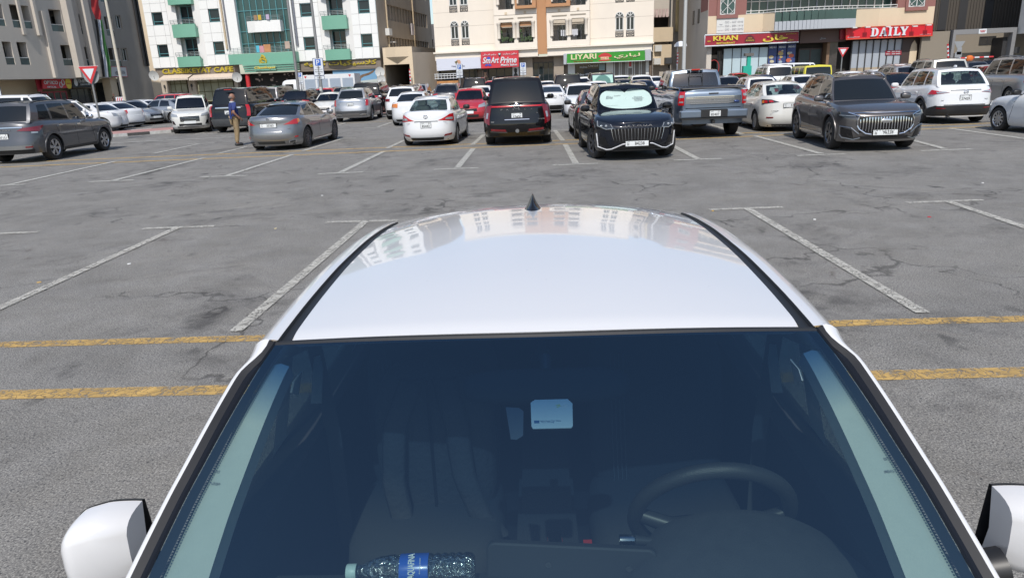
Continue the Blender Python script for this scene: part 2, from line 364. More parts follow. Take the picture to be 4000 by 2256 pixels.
# near pair of yellow lines across the picture, far pair further on
def ext_line(name, l0, l1, wd, mat, x0, x1, lab):
    a, b = at(*l0), at(*l1); f = lambda x: (x, a.y+(b.y-a.y)*(x-a.x)/(b.x-a.x)); return strip(name, f(x0), f(x1), wd, mat, .004, lab)
ext_line('yellow_line', (0, 1346.5), (4000, 1245), .14, LY, -16, 16, 'worn yellow line across the parking bays, the farther of the near pair')
ext_line('yellow_line', (0, 1542), (4000, 1453), .155, LY, -16, 16, 'worn yellow line across the parking bays, the nearest one')
ext_line('yellow_line', (0, 653), (3775, 498), .16, LYF, -34, 24, 'thin yellow line before the far row of cars')
ext_line('yellow_line', (0, 637), (3851, 482), .16, LYF, -34, 24, 'thin yellow line under the far row of cars')
ext_line('yellow_line', (1349, 482), (1532, 474), .1, LYF, -26, 24, 'thin yellow line behind the silver car')
NB = [((-5, 913), (150, 907), (30, 911), None), ((560, 894), (838, 884), (693, 891), (0, 1205)), ((1275, 869), (1556, 862), (1425, 869), (908, 1308)), ((2771, 820), (3056, 810), (2922, 818), (3630, 1240)), ((3543, 793), (3840, 782), (3705, 789), (4000, 889))]
for a, b, c, d in NB:
    px_strip('bay_line', a, b, .12, LW, .008, 'worn white cross bar at the end of a bay line')
    if d:
        p, q = at(*c), at(*d); e = p+(q-p).normalized()*min(5.05, (q-p).length*3); 
        t = (5.55-p.y)/(q.y-p.y); e = p+(q-p)*t
        strip('bay_line', p, e, .115, LW, .012, 'long worn white bay line running toward the yellow lines')
FB = [((-60, 729), (96, 721)), ((350, 711), (525, 704)), ((783, 692), (966, 686)), ((1241, 680), (1418, 673)), ((1695, 663), (1869, 656)), ((2159, 646), (2336, 639)), ((2632, 627), (2819, 620)), ((3113, 609), (3302, 602)), ((3595, 590), (3795, 583)),
      ((733, 563), (841, 559.5)), ((1308, 543), (1391, 540)), ((1835, 522), (1905, 520)), ((2158, 510), (2221, 508)), ((1423, 501), (1510, 498)), ((2158, 470), (2205, 469)), ((730, 527), (836, 523))]
for a, b in FB: px_strip('bay_line', a, b, .15, LWF, .008, 'white cross bar of the far parking row')
FL = [((30, 724), (453, 631)), ((438, 708), (796, 618)), ((882, 689), (1144, 605)), ((1330, 675), (1497, 594)), ((1786, 657), (1849, 581)), ((2249, 640), (2208, 565)), ((2725, 622), (2600, 556)), ((3208, 602), (2949, 532)), ((3692, 583), (3440, 516)), ((4040, 548), (3708, 503)),
      ((853, 601), (961, 575)), ((600, 601), (777, 563)), ((1183, 591), (1339, 542)), ((1513, 580), (1577, 550)), ((1846, 567), (1890, 527)), ((2199, 551), (2167, 510)), ((2900, 525), (2757, 483)), ((1475, 497), (1532, 478)), ((1297, 495), (1349, 482)), ((760, 526), (850, 508))]
for a, b in FL: px_strip('bay_line', a, b, .15, LWF, .012, 'white bay line of the far parking rows')
px_strip('lane_line', (421, 561), (905, 537), .2, LWF, .016, 'long white lane line left of the man')
# pink paved island with kerb stones
PINK = M_('pink_paving', (.36, .20, .18), .85, noise=.25, nscale=3, dirt=.5, dscale=.8, dcol=(.3, .2, .17)); KW = M_('kerb_white', (.5, .5, .48), .8, noise=.3, dirt=.6, dscale=3); KB = M_('kerb_dark', (.07, .068, .065), .85, noise=.4)
a, b = at(424, 526, .13), at(668, 507, .13); sl_ = (b.y-a.y)/(b.x-a.x)
isl = thing('traffic_island', 'pink paved traffic island with black and white kerb stones behind the grey car', 'traffic island', (a.x, a.y, 0), math.atan(sl_))
Lx0, Lx1, Dp = -9, 24.5, 2.9
MB().box(Lx0, Lx1, .15, Dp-.15, 0, .125).build('paving', PINK, isl)
kb = MB(); kb.box(0, .97, 0, .15, 0, .13); kme = kb.mesh('kerb_stone')
x = Lx0; i = 0
while x < Lx1:
    for yy in (0, Dp-.15): link('kerb_stone', kme, KW if i % 2 else KB, isl, Matrix.Translation((x, yy, 0)))
    x += .98; i += 1
# litter on the asphalt
for (x, y, c, nm) in ((2784, 824, (.6, .35, .05), 'orange'), (3630, 848, (.5, .03, .05), 'red'), (3183, 858, (.7, .7, .68), 'white'), (505, 1031, (.7, .7, .68), 'white'), (1258, 764, (.7, .7, .68), 'white'), (153, 1103, (.5, .33, .12), 'ochre'), (3838, 715, (.7, .7, .68), 'white'), (1077, 893, (.6, .5, .3), 'straw-coloured')):
    p = at(x, y); q = MB(); s = .028
    pts = [(s*random.uniform(.5, 1)*math.cos(t), s*random.uniform(.5, 1)*math.sin(t)) for t in (0, 1.1, 2.2, 3.3, 4.4, 5.4)]
    q.poly_prism(pts, .001, .009); o = q.build('litter_scrap', M_('litter_'+nm, c, .7), M=Matrix.Translation(p))
    where = {2784: 'beside the white cross bar right of the car', 3630: 'on the open asphalt at right', 3183: 'near the long bay line at right', 505: 'left of the front car between two bay lines', 1258: 'in the aisle ahead of the shark fin', 153: 'beside the far left bay line', 3838: 'in the right part of the aisle', 1077: 'between the two left cross bars'}[x]
    tag(o, 'tiny %s scrap of litter %s' % (nm, where), 'litter', 'litter on the asphalt')

# ---------------------------------------------------------------- car builder (x forward, y left)
class Car:
    def __init__(s, sp):
        s.__dict__.update(dict(L=4.5, W=1.82, H=1.46, gc=.17, r=.33, fa=1.3, ra=-1.35, n=8., m=2.4,
            sh=None, fp=None, rp=None, sd=None, wb=.95, wt=.25, rt=-1.05, rb=-1.75, yb=.72, yt=.56, bow=.12))
        s.__dict__.update(sp)
        L2 = s.L/2
        if s.sh is None: s.sh = [(-L2, 1.0), (-1.5, 1.0), (0, .93), (1.0, .92), (1.6, .86), (L2-.15, .72), (L2, .68)]
        if s.fp is None: s.fp = [(.15, -.12), (.3, -.02), (.5, 0), (.68, -.04), (.8, -.1)]
        if s.rp is None: s.rp = [(.2, -.12), (.35, -.01), (.6, 0), (.9, -.05), (1.05, -.1)]
        if s.sd is None: s.sd = [(.15, -.1), (.3, -.035), (.5, 0), (.7, 0), (.95, -.035), (1.1, -.08)]
        T = []
        N = 240
        bb = [i/60*.86 for i in range(61)]
        for v in bb: T.append(((1-v**s.m)**(1/s.n), v))
        a0 = T[-1][0]
        for i in range(1, 200): a = a0-2*a0*i/200; T.append((a, (1-abs(a)**s.n)**(1/s.m)))
        for v in reversed(bb): T.append((-(1-v**s.m)**(1/s.n), v))
        s.T = T; s.D = [0]
        for (a, b), (c, d) in zip(T, T[1:]): s.D.append(s.D[-1]+math.hypot((c-a)*L2, (d-b)*s.W/2))
        s.Q = s.D[-1]
    def ab(s, d):
        d = min(max(d, 0), s.Q)
        lo, hi = 0, len(s.D)-1
        while hi-lo > 1:
            mid = (lo+hi)//2
            if s.D[mid] <= d: lo = mid
            else: hi = mid
        t = (d-s.D[lo])/(s.D[hi]-s.D[lo]+1e-9); (a, b), (c, e) = s.T[lo], s.T[hi]
        return a+(c-a)*t, b+(e-b)*t
    def d_of_x(s, x):
        a = x/(s.L/2); lo, hi = 0., s.Q
        for _ in range(30):
            mid = (lo+hi)/2
            if s.ab(mid)[0] > a: lo = mid
            else: hi = mid
        return lo
    def zs(s, x): return sinterp(s.sh, x)
    def P(s, d, z, off=0.):
        sg = 1 if d >= 0 else -1; d = abs(d); a, b = s.ab(d)
        x = a*s.L/2; top = s.zs(x); e = max(0., 1-(top-z)/.10) if z <= top else 1.
        rd = .045*e*e
        ex = (sinterp(s.fp, z) if a > 0 else sinterp(s.rp, z))-rd
        xx = a*(s.L/2+ex) if abs(a) > 0 else 0
        # end shaping fades out along the flank
        k = min(1, max(0, (abs(a)-.55)/.4)); xx = a*(s.L/2+ex*k)
        y = b*(s.W/2+sinterp(s.sd, z)-rd)
        p = Vector((xx, sg*y, z))
        if off:
            q1 = s.P(sg*min(d+.02, s.Q), z); q0 = s.P(sg*max(d-.02, 0), z); t = q1-q0
            r1 = s.P(sg*d, z+.02); r0 = s.P(sg*d, z-.02)
            nn = t.cross(r1-r0)*-sg
            if nn.length > 1e-9:
                nn.normalize()
                if nn.dot(Vector((a*2 if abs(a) > .9 else a*.2, sg*b, 0))) < 0: nn = -nn
                p = p+nn*off
        return p
    def arch(s, x):
        z = s.gc
        for xa in (s.fa, s.ra):
            R_ = s.r+.055; dx = x-xa
            if abs(dx) < R_: z = max(z, s.r+math.sqrt(R_*R_-dx*dx)-.01)
        return z
    def body(s, top=True):
        ds = []
        ds += [s.D[i] for i in range(0, 61, 6)]
        d0 = s.D[60]; d1 = s.Q-s.D[60]
        xs_ = set()
        for xa in (s.fa, s.ra):
            R_ = s.r+.055
            for k in range(17): xs_.add(round(xa-R_*math.cos(math.pi*k/16), 4))
            xs_.add(round(xa-R_-.004, 4)); xs_.add(round(xa+R_+.004, 4))
        mid = sorted(s.d_of_x(x) for x in xs_); mid = [m for m in mid if d0+.01 < m < d1-.01]
        full = sorted(set(mid+[d0+(d1-d0)*i/14 for i in range(1, 14)]))
        keep = []
        for v in full:
            if not keep or v-keep[-1] > .003: keep.append(v)
        ds += keep+[s.Q-s.D[i] for i in range(60, -1, -6)]
        V = [0, .06, .16, .3, .45, .6, .74, .85, .92, .97, 1.0]
        m = MB()
        for sg in (1, -1):
            P = []
            for d in ds:
                x = s.ab(d)[0]*s.L/2; zb = s.arch(x); zt = s.zs(x)
                P.append([s.P(sg*d if d > 0 else sg*1e-6, zb+(zt-zb)*v) for v in V])
            m.grid(P if sg > 0 else [list(reversed(c)) for c in P])
            if top:
                G = []
                for col in P:
                    e = col[-1]; row = []
                    for w_ in (1, .97, .9, .78, .6, .4, .2, 0):
                        row.append(Vector((e.x, e.y*w_, e.z+.035*(1-w_**2)**.7+0*(w_))))
                    G.append(row)
                m.grid(G if sg > 0 else [list(reversed(c)) for c in G])
        return m
    def patch(s, c, n=8, m=2, off=.006):   # c: (d,z) corners bl, br, tr, tl on the body skin
        (d0, z0), (d1, z1), (d2, z2), (d3, z3) = c
        G = []; B = []
        for i in range(n+1):
            u = i/n; row = []; rb_ = []
            for j in range(m+1):
                v = j/m
                d = (d0*(1-u)+d1*u)*(1-v)+(d3*(1-u)+d2*u)*v; z = (z0*(1-u)+z1*u)*(1-v)+(z3*(1-u)+z2*u)*v
                row.append(s.P(d, z, off)); rb_.append(s.P(d, z, -.012))
            G.append(row); B.append(rb_)
        q = MB(); q.grid(G)
        edge = [(i, 0) for i in range(n+1)]+[(n, j) for j in range(1, m+1)]+[(i, m) for i in range(n-1, -1, -1)]+[(0, j) for j in range(m-1, -1, -1)]
        q.grid([[G[i][j], B[i][j]] for i, j in edge])
        return q
    # coordinates on the skin: F(y) from the front centre, R(y) from the rear centre, S(x, side)
    def F(s, y): return y
    def Rr(s, y): return (s.Q-abs(y))*(1 if y > 0 else -1) if y != 0 else s.Q
    def S(s, x, sg): return sg*s.d_of_x(x)
def rear_patch(c, ys, zs_, **k):      # a patch on the rear that may cross the centre: built from y positions directly
    (y0, y1) = ys; n = k.get('n', 10); m = k.get('m', 2); off = k.get('off', .006); end = k.get('end', -1); taper = k.get('taper', 0.)
    G = []; B = []
    for i in range(n+1):
        y = y0+(y1-y0)*i/n; row = []; rb_ = []
        for j in range(m+1):
            z = zs_[0]+(zs_[1]-zs_[0])*j/m; yy = y*(1-taper*(1-j/m))
            d = abs(yy) if end > 0 else c.Q-abs(yy)
            sg = 1 if yy >= 0 else -1
            p = c.P(sg*max(d, 1e-5), z); row.append(p+Vector((end*off, 0, 0))); rb_.append(p-Vector((end*.012, 0, 0)))
        G.append(row); B.append(rb_)
    q = MB(); q.grid(G)
    edge = [(i, 0) for i in range(n+1)]+[(n, j) for j in range(1, m+1)]+[(i, m) for i in range(n-1, -1, -1)]+[(0, j) for j in range(m-1, -1, -1)]
    q.grid([[G[i][j], B[i][j]] for i, j in edge]); return q
# ---- greenhouse
def greenhouse(c, win, frac=(.10, .88), rake=None):
    # win: list of (base_front, base_rear, top_front, top_rear) side windows
    X = []      # side stations (base x, top x, kind of interval after it)
    wbx, rbx = c.wb, c.rb
    sideb = [(c.wb-.10, c.wt-.06)]
    kinds = []
    for (a, b, e, f) in win:
        kinds.append('p'); sideb.append((a, e)); kinds.append('g'); sideb.append((b, f))
    kinds.append('p'); sideb.append((c.rb+.08, c.rt+.05))
    st = []; kd = []
    bow = c.bow
    fy = [0, .2, .4, .6, .78, .9, .955]
    for i, w_ in enumerate(fy): st.append(('F', w_)); kd.append('w' if i < len(fy)-1 and fy[i+1] <= .955 else 'p')
    for i, (b, t) in enumerate(sideb):
        st.append(('S', b, t))
        if i < len(kinds):
            sub = 3 if kinds[i] == 'g' else 1
            nb, ntp = sideb[i+1]
            kd.append(kinds[i])
            for k in range(1, sub): st.append(('S', b+(nb-b)*k/sub, t+(ntp-t)*k/sub)); kd.append(kinds[i])
    kd.append('p')
    ry = [.95, .88, .7, .5, .25, 0]
    for i, w_ in enumerate(ry): st.append(('R', w_)); kd.append('p' if i == 0 else 'r')
    t0, t1 = frac
    TV = [0, t0, t0+.12, (t0+t1)/2, t1-.12, t1, .97, 1.0]
    def zroof(x):
        xc = (c.wt+c.rt)/2+.05; h = max(.2, (c.wt-c.rt)/2); u = (x-xc)/h
        return c.H-.035-(.045*u*u if u > 0 else getattr(c, 'rdrop', .05)*u*u)
    def pos(s_, t):
        yb, yt = c.yb, c.yt
        hw = yb+(yt-yb)*t+.028*math.sin(math.pi*t)
        if s_[0] == 'S':
            x = s_[1]+(s_[2]-s_[1])*t; y = hw; zt = zroof(s_[2]); zb = c.zs(s_[1])-.015; xr = s_[1]
            nar = getattr(c, 'nar', .10)
            fr = (x-(c.wb+c.rb)/2)/((c.wb-c.rb)/2); y *= 1-nar*.5*abs(fr)**3
        elif s_[0] == 'F':
            y = hw*s_[1]*(1-getattr(c, 'nar', .1)*.45); x = (c.wb+(c.wt-c.wb)*t)-bow*s_[1]**2*(1-.3*t)+.03*math.sin(math.pi*t); zb = c.zs(c.wb-bow)-.02; zt = zroof(c.wt)+.028*(1-s_[1]**2)
        else:
            y = hw*s_[1]*(1-getattr(c, 'nar', .1)*.45); x = (c.rb+(c.rt-c.rb)*t)+bow*.6*s_[1]**2*(1-.3*t)-.03*math.sin(math.pi*t); zb = c.zs(c.rb)-.02; zt = zroof(c.rt)+.028*(1-s_[1]**2)
        zz = zb+(zt-zb)*t
        return Vector((x, y, zz))
    out_ = {}
    def g_(k): return out_.setdefault(k, MB())
    for sg in (1, -1):
        Pm = [[pos(s_, t) for t in TV] for s_ in st]
        for col in Pm:
            for p in col: p.y *= sg
        wi = 0; last = None
        for i in range(len(st)-1):
            k = kd[i]
            if k == 'g' and last != 'g': wi += 1
            last = k
            for j in range(len(TV)-1):
                inside = 1 <= j <= 4
                key = 'frame'
                if inside:
                    if k == 'w': key = 'windshield'
                    elif k == 'r': key = 'rear_window'
                    elif k == 'g': key = 'side%d%s' % (wi, 'L' if sg > 0 else 'R')
                q = (Pm[i][j], Pm[i+1][j], Pm[i+1][j+1], Pm[i][j+1])
                if sg > 0: q = tuple(reversed(q))
                g_(key).quad(*q)
        G = []
        for col in Pm:
            e = col[-1]; G.append([Vector((e.x, e.y*w_, e.z+.033*(1-w_**2)**.8)) for w_ in (1, .96, .88, .75, .55, .3, 0)])
        g_('frame').grid(G if sg < 0 else [list(reversed(r_)) for r_ in G])
    return out_, pos
TYRES = {}
def wheel_meshes(r, wd, style):
    k = (r, wd, style)
    if k in TYRES: return TYRES[k]
    t = MB(); h = wd/2; ri = r*.66
    t.lathe([(ri-.01, -h*.9), (ri, -h), (r*.9, -h*1.02), (r*.975, -h*.86), (r, -h*.6), (r, h*.6), (r*.975, h*.86), (r*.9, h*1.02), (ri, h), (ri-.02, h*.8), (ri-.03, -h*.2), (0.001, -h*.2)], 30, 'y')
    m = MB()
    # dish, spokes (outer face toward +y)
    m.lathe([(ri+.006, h*.98), (ri-.012, h*1.0), (ri-.03, h*.8)], 30, 'y')
    m.lathe([(.0005, h*.93), (.045, h*.93), (.06, h*.8)], 14, 'y')
    ns = {'5': 5, '10': 10, 'split': 6, '7': 7}[style]
    for i in range(ns):
        a = 2*math.pi*i/ns
        subs = ((-.10, .10),) if style != 'split' else ((-.22, -.06), (.06, .22))
        for (u0, u1) in subs:
            w0 = .03 if ns > 7 else .042; w1 = .022 if ns > 7 else .05
            if style == 'split': w0, w1 = .022, .026
            am = a+(u0+u1)/2
            c0, s0 = math.cos(a), math.sin(a); c1, s1 = math.cos(am), math.sin(am)
            p0 = Vector((c0*.04, 0, s0*.04)); p1 = Vector((c1*(ri-.015), 0, s1*(ri-.015))); d = (p1-p0).normalized(); q = Vector((d.z, 0, -d.x))
            y0, y1, yd = h*.88, h*.94, h*.45
            A = [p0-q*w0, p0+q*w0, p1+q*w1, p1-q*w1]
            m.quad(*[v+Vector((0, y, 0)) for v, y in zip(A, (y0, y0, y1, y1))])
            for e in range(4):
                e2 = (e+1) % 4; ys_ = (y0, y0, y1, y1)
                m.quad(A[e]+Vector((0, ys_[e], 0)), A[e]+Vector((0, yd, 0)), A[e2]+Vector((0, yd, 0)), A[e2]+Vector((0, ys_[e2], 0)))
    TYRES[k] = (t.mesh('wheel', 35), m.mesh('rim', 30)); return TYRES[k]
def vtext(c, root, name, body, size, mat, y, z, end=-1, bold=0., fit=None, off=.012, ext=.003, spacing=1., shear=0., part=None):
    d = abs(y) if end > 0 else c.Q-abs(y); p = c.P((1 if y >= 0 else -1)*max(d, 1e-5), z)
    x = p.x+end*off
    if end < 0: Mx = frame((x, y, z), (0, -1, 0), (0, 0, 1), (-1, 0, 0))
    else: Mx = frame((x, y, z), (0, 1, 0), (0, 0, 1), (1, 0, 0))
    if part is not None: Mx = part.matrix_local.inverted() @ Mx
    return text(name, body, size, mat, part or root, Mx, ext, bold, fit, shear, spacing)
def plate(c, root, y, z, end, code, num, wide=False, recess=True):
    w_, h_ = (.52, .115) if wide else (.31, .155)
    p = c.P((1 if y >= 0 else -1)*max((abs(y) if end > 0 else c.Q-abs(y)), 1e-5), z)
    x = p.x+end*.014
    ux = (0, 1, 0) if end > 0 else (0, -1, 0)
    Mx = frame((x, y, z), ux, (0, 0, 1), (end, 0, 0))
    q = MB(); q.box(-w_/2, w_/2, -h_/2, h_/2, -.012, .004); pl = q.build('licence_plate', PLATE, root, M=Mx)
    b = MB(); e = .008
    for bx in ((-w_/2-e, w_/2+e, h_/2, h_/2+e), (-w_/2-e, w_/2+e, -h_/2-e, -h_/2), (-w_/2-e, -w_/2, -h_/2, h_/2), (w_/2, w_/2+e, -h_/2, h_/2)): b.box(*bx, -.012, .007)
    b.build('plate_frame', BLK, pl)
    if wide:
        text('plate_number', num, .1, INK, pl, Matrix.Translation((.06, 0, .006)), .001, .012, (.22, .07))
        text('plate_code', code, .05, INK, pl, Matrix.Translation((-.2, -.02, .006)), .001, .01, (.022*len(code)+.005, .045))
        text('plate_code', arabic('دبي'), .05, INK, pl, Matrix.Translation((-.2, .033, .006)), .001, .01, (.07, .03))
    else:
        text('plate_number', num, .1, INK, pl, Matrix.Translation((0, -.028, .006)), .001, .012, (.235, .07))
        text('plate_code', code, .05, INK, pl, Matrix.Translation((.10, .052, .006)), .001, .01, (.025*len(code)+.005, .035))
        text('plate_code', arabic('دبي'), .05, INK, pl, Matrix.Translation((-.09, .052, .006)), .001, .01, (.08, .03))
    return pl
def build_car(sp, label, cat, loc, head, group=None, name='parked_car', detail=2):
    c = Car(sp); g_ = sp
    root = thing(name, label, cat, (loc[0], loc[1], 0), head, group)
    pm = sp.get('paint', P_WHITE)
    c.body().build('body', pm, root, smooth=38)
    c.root = root; c.pm = pm
    win = sp['win']
    parts, pos = greenhouse(c, win, sp.get('frac', (.10, .88)))
    fr = parts.pop('frame').build('roof', sp.get('roof_paint', pm), root, smooth=38)
    gm = sp.get('glass', DGLASS)
    for k, mb in parts.items():
        nm = 'side_window' if k.startswith('side') else k
        mm = sp.get('gl_'+nm, gm) if nm != 'side_window' else sp.get('gl_side', gm)
        mb.build(nm, mm, root, smooth=60)
    # underbody and wheel wells
    u = MB(); L2 = c.L/2; w_ = c.W/2-.24
    u.box(-L2+.3, L2-.3, -w_, w_, c.gc+.02, .55)
    u.box(-L2+.12, L2-.12, -c.W/2+.12, c.W/2-.12, c.gc+.06, c.gc+.12) if False else None
    for xa in (c.fa, c.ra):
        for sg in (1, -1):
            G = []
            for i in range(9):
                t = math.pi*i/8; rr = c.r+.07
                G.append([(xa+rr*math.cos(t), sg*(c.W/2-.28), c.r+rr*math.sin(t)), (xa+rr*math.cos(t), sg*(c.W/2-.045), c.r+rr*math.sin(t))])
            u.grid(G)
    u.build('underbody', BLK, root)
    # wheels
    wt_ = sp.get('ww', .22); tm, rm = wheel_meshes(c.r, wt_, sp.get('rim', '10'))
    for xa in (c.fa, c.ra):
        for sg in (1, -1):
            st = sp.get('steer', 0.) if xa == c.fa else 0.
            Mx = Matrix.Translation((xa, sg*(c.W/2-wt_/2-.025), c.r)) @ Matrix.Rotation(st, 4, 'Z') @ Matrix.Rotation((0 if sg > 0 else math.pi), 4, 'Z') @ Matrix.Rotation(random.uniform(0, 1), 4, 'Y')
            wo = link('wheel', tm, RUBBER, root, Mx); link('rim', rm, sp.get('rim_mat', RIM), wo, Matrix.Identity(4))
    # mirrors
    if sp.get('mirrors', True):
        for sg in (1, -1):
            mx_ = c.wb-.36; q = MB()
            zb = c.zs(mx_)+.085; yo = c.W/2+.06
            q.blob((mx_, sg*yo, zb), (.075, .115, .075), .6, 12, 8)
            q.tube([(mx_, sg*(yo-.07), zb-.04), (mx_+.03, sg*(c.yb), zb-.08)], .022, 6)
            q.build('wing_mirror', sp.get('mirror_mat', pm), root, smooth=40)
    # interior
    if gm is not DGLASS or any(k.startswith('gl_') for k in sp):
        q = MB(); zf = c.zs(0)-.12
        q.box(c.rb+.25, c.wb-.25, -c.yb+.08, c.yb-.08, zf-.02, zf)
        q.box(c.wb-.55, c.wb-.2, -c.yb+.12, c.yb-.12, zf, c.zs(c.wb)-.03)
        sm = sp.get('seats', SEATD)
        q.build('cabin_floor', SEATD, root)
        rows = [c.wt-.45, c.rt+.35+.1] if c.L < 4.6 or c.wt-c.rt < 2.1 else [c.wt-.45, (c.wt+c.rt)/2-.35, c.rt+.15]
        for xr_ in rows:
            for yy in (.37, -.37):
                s_ = MB(); s_.blob((xr_-.02, yy, zf+.08), (.08, .24, .26), .5, 12, 6, Matrix.Rotation(-.2, 3, 'Y')); s_.blob((xr_-.08, yy, zf+.42), (.05, .13, .10), .5, 10, 6); s_.build('seat', sm, root, smooth=40)
    return c
def lampset(c, poly, mat, name, n=8, m=3, off=.008):
    # mirrored patches: poly corners given as (dist, z) with dist positive; both sides
    for sg in (1, -1):
        q = c.patch([(sg*d, z) for d, z in poly], n, m, off); q.build(name, mat, c.root, smooth=40)
def flares(c, mat, wd=.055):
    for xa in (c.fa, c.ra):
        for sg in (1, -1):
            G = []; r0, r1 = c.r+.045, c.r+.045+wd
            for i in range(21):
                t = -.25+(math.pi+.5)*i/20
                row = []
                for rr, of in ((r0, -.03), (r0, .014), (r1, .016), (r1+.006, -.01)):
                    x = xa+rr*math.cos(t); z = max(c.gc, c.r+rr*math.sin(t)); row.append(c.P(sg*c.d_of_x(x), z, of))
                G.append(row)
            q = MB(); q.grid(G); q.build('wheel_arch_trim', mat, c.root, smooth=40)
def side_details(c, seams, handles, hm=None, sill=None):
    for sg in (1, -1):
        q = MB()
        for (x0, z0, x1, z1) in seams:
            p = c.patch([(c.S(x0+.005, sg), z0), (c.S(x0-.005, sg), z0), (c.S(x1-.005, sg), z1), (c.S(x1+.005, sg), z1)], 1, 6, .0015)
            n0 = len(q.v); q.v += p.v; q.f += [tuple(i+n0 for i in f) for f in p.f]
        if q.v: q.build('door_gap', BLKG, c.root)
        for (x, z) in handles:
            p = c.patch([(c.S(x+.09, sg), z-.012), (c.S(x-.09, sg), z-.012), (c.S(x-.09, sg), z+.018), (c.S(x+.09, sg), z+.018)], 3, 2, .035); p.build('door_handle', hm or c.pm, c.root, smooth=40)
        if sill:
            z0, z1, mt = sill; f0, f1 = c.fa-c.r-.1, c.ra+c.r+.1
            c.patch([(c.S(f0, sg), z0), (c.S(f1, sg), z0), (c.S(f1, sg), z1), (c.S(f0, sg), z1)], 6, 2, .02).build('sill_trim', mt, c.root, smooth=40)
def roof_rails(c, mat, x0, x1, y=None, h=.05):
    y = y or c.yt-.02
    for sg in (1, -1):
        pts = []
        for i in range(13):
            u = i/12; x = x0+(x1-x0)*u; xc = (c.wt+c.rt)/2+.05; hh = max(.2, (c.wt-c.rt)/2); v = (x-xc)/hh
            z = c.H-.035-(.045 if v > 0 else getattr(c, 'rdrop', .05))*v*v
            pts.append((x, sg*(y-.03*abs(v)**3), z+h*min(1, math.sin(math.pi*u)*3)-.004))
        MB().tube(pts, .017, 8).build('roof_rail', mat, c.root, smooth=50)
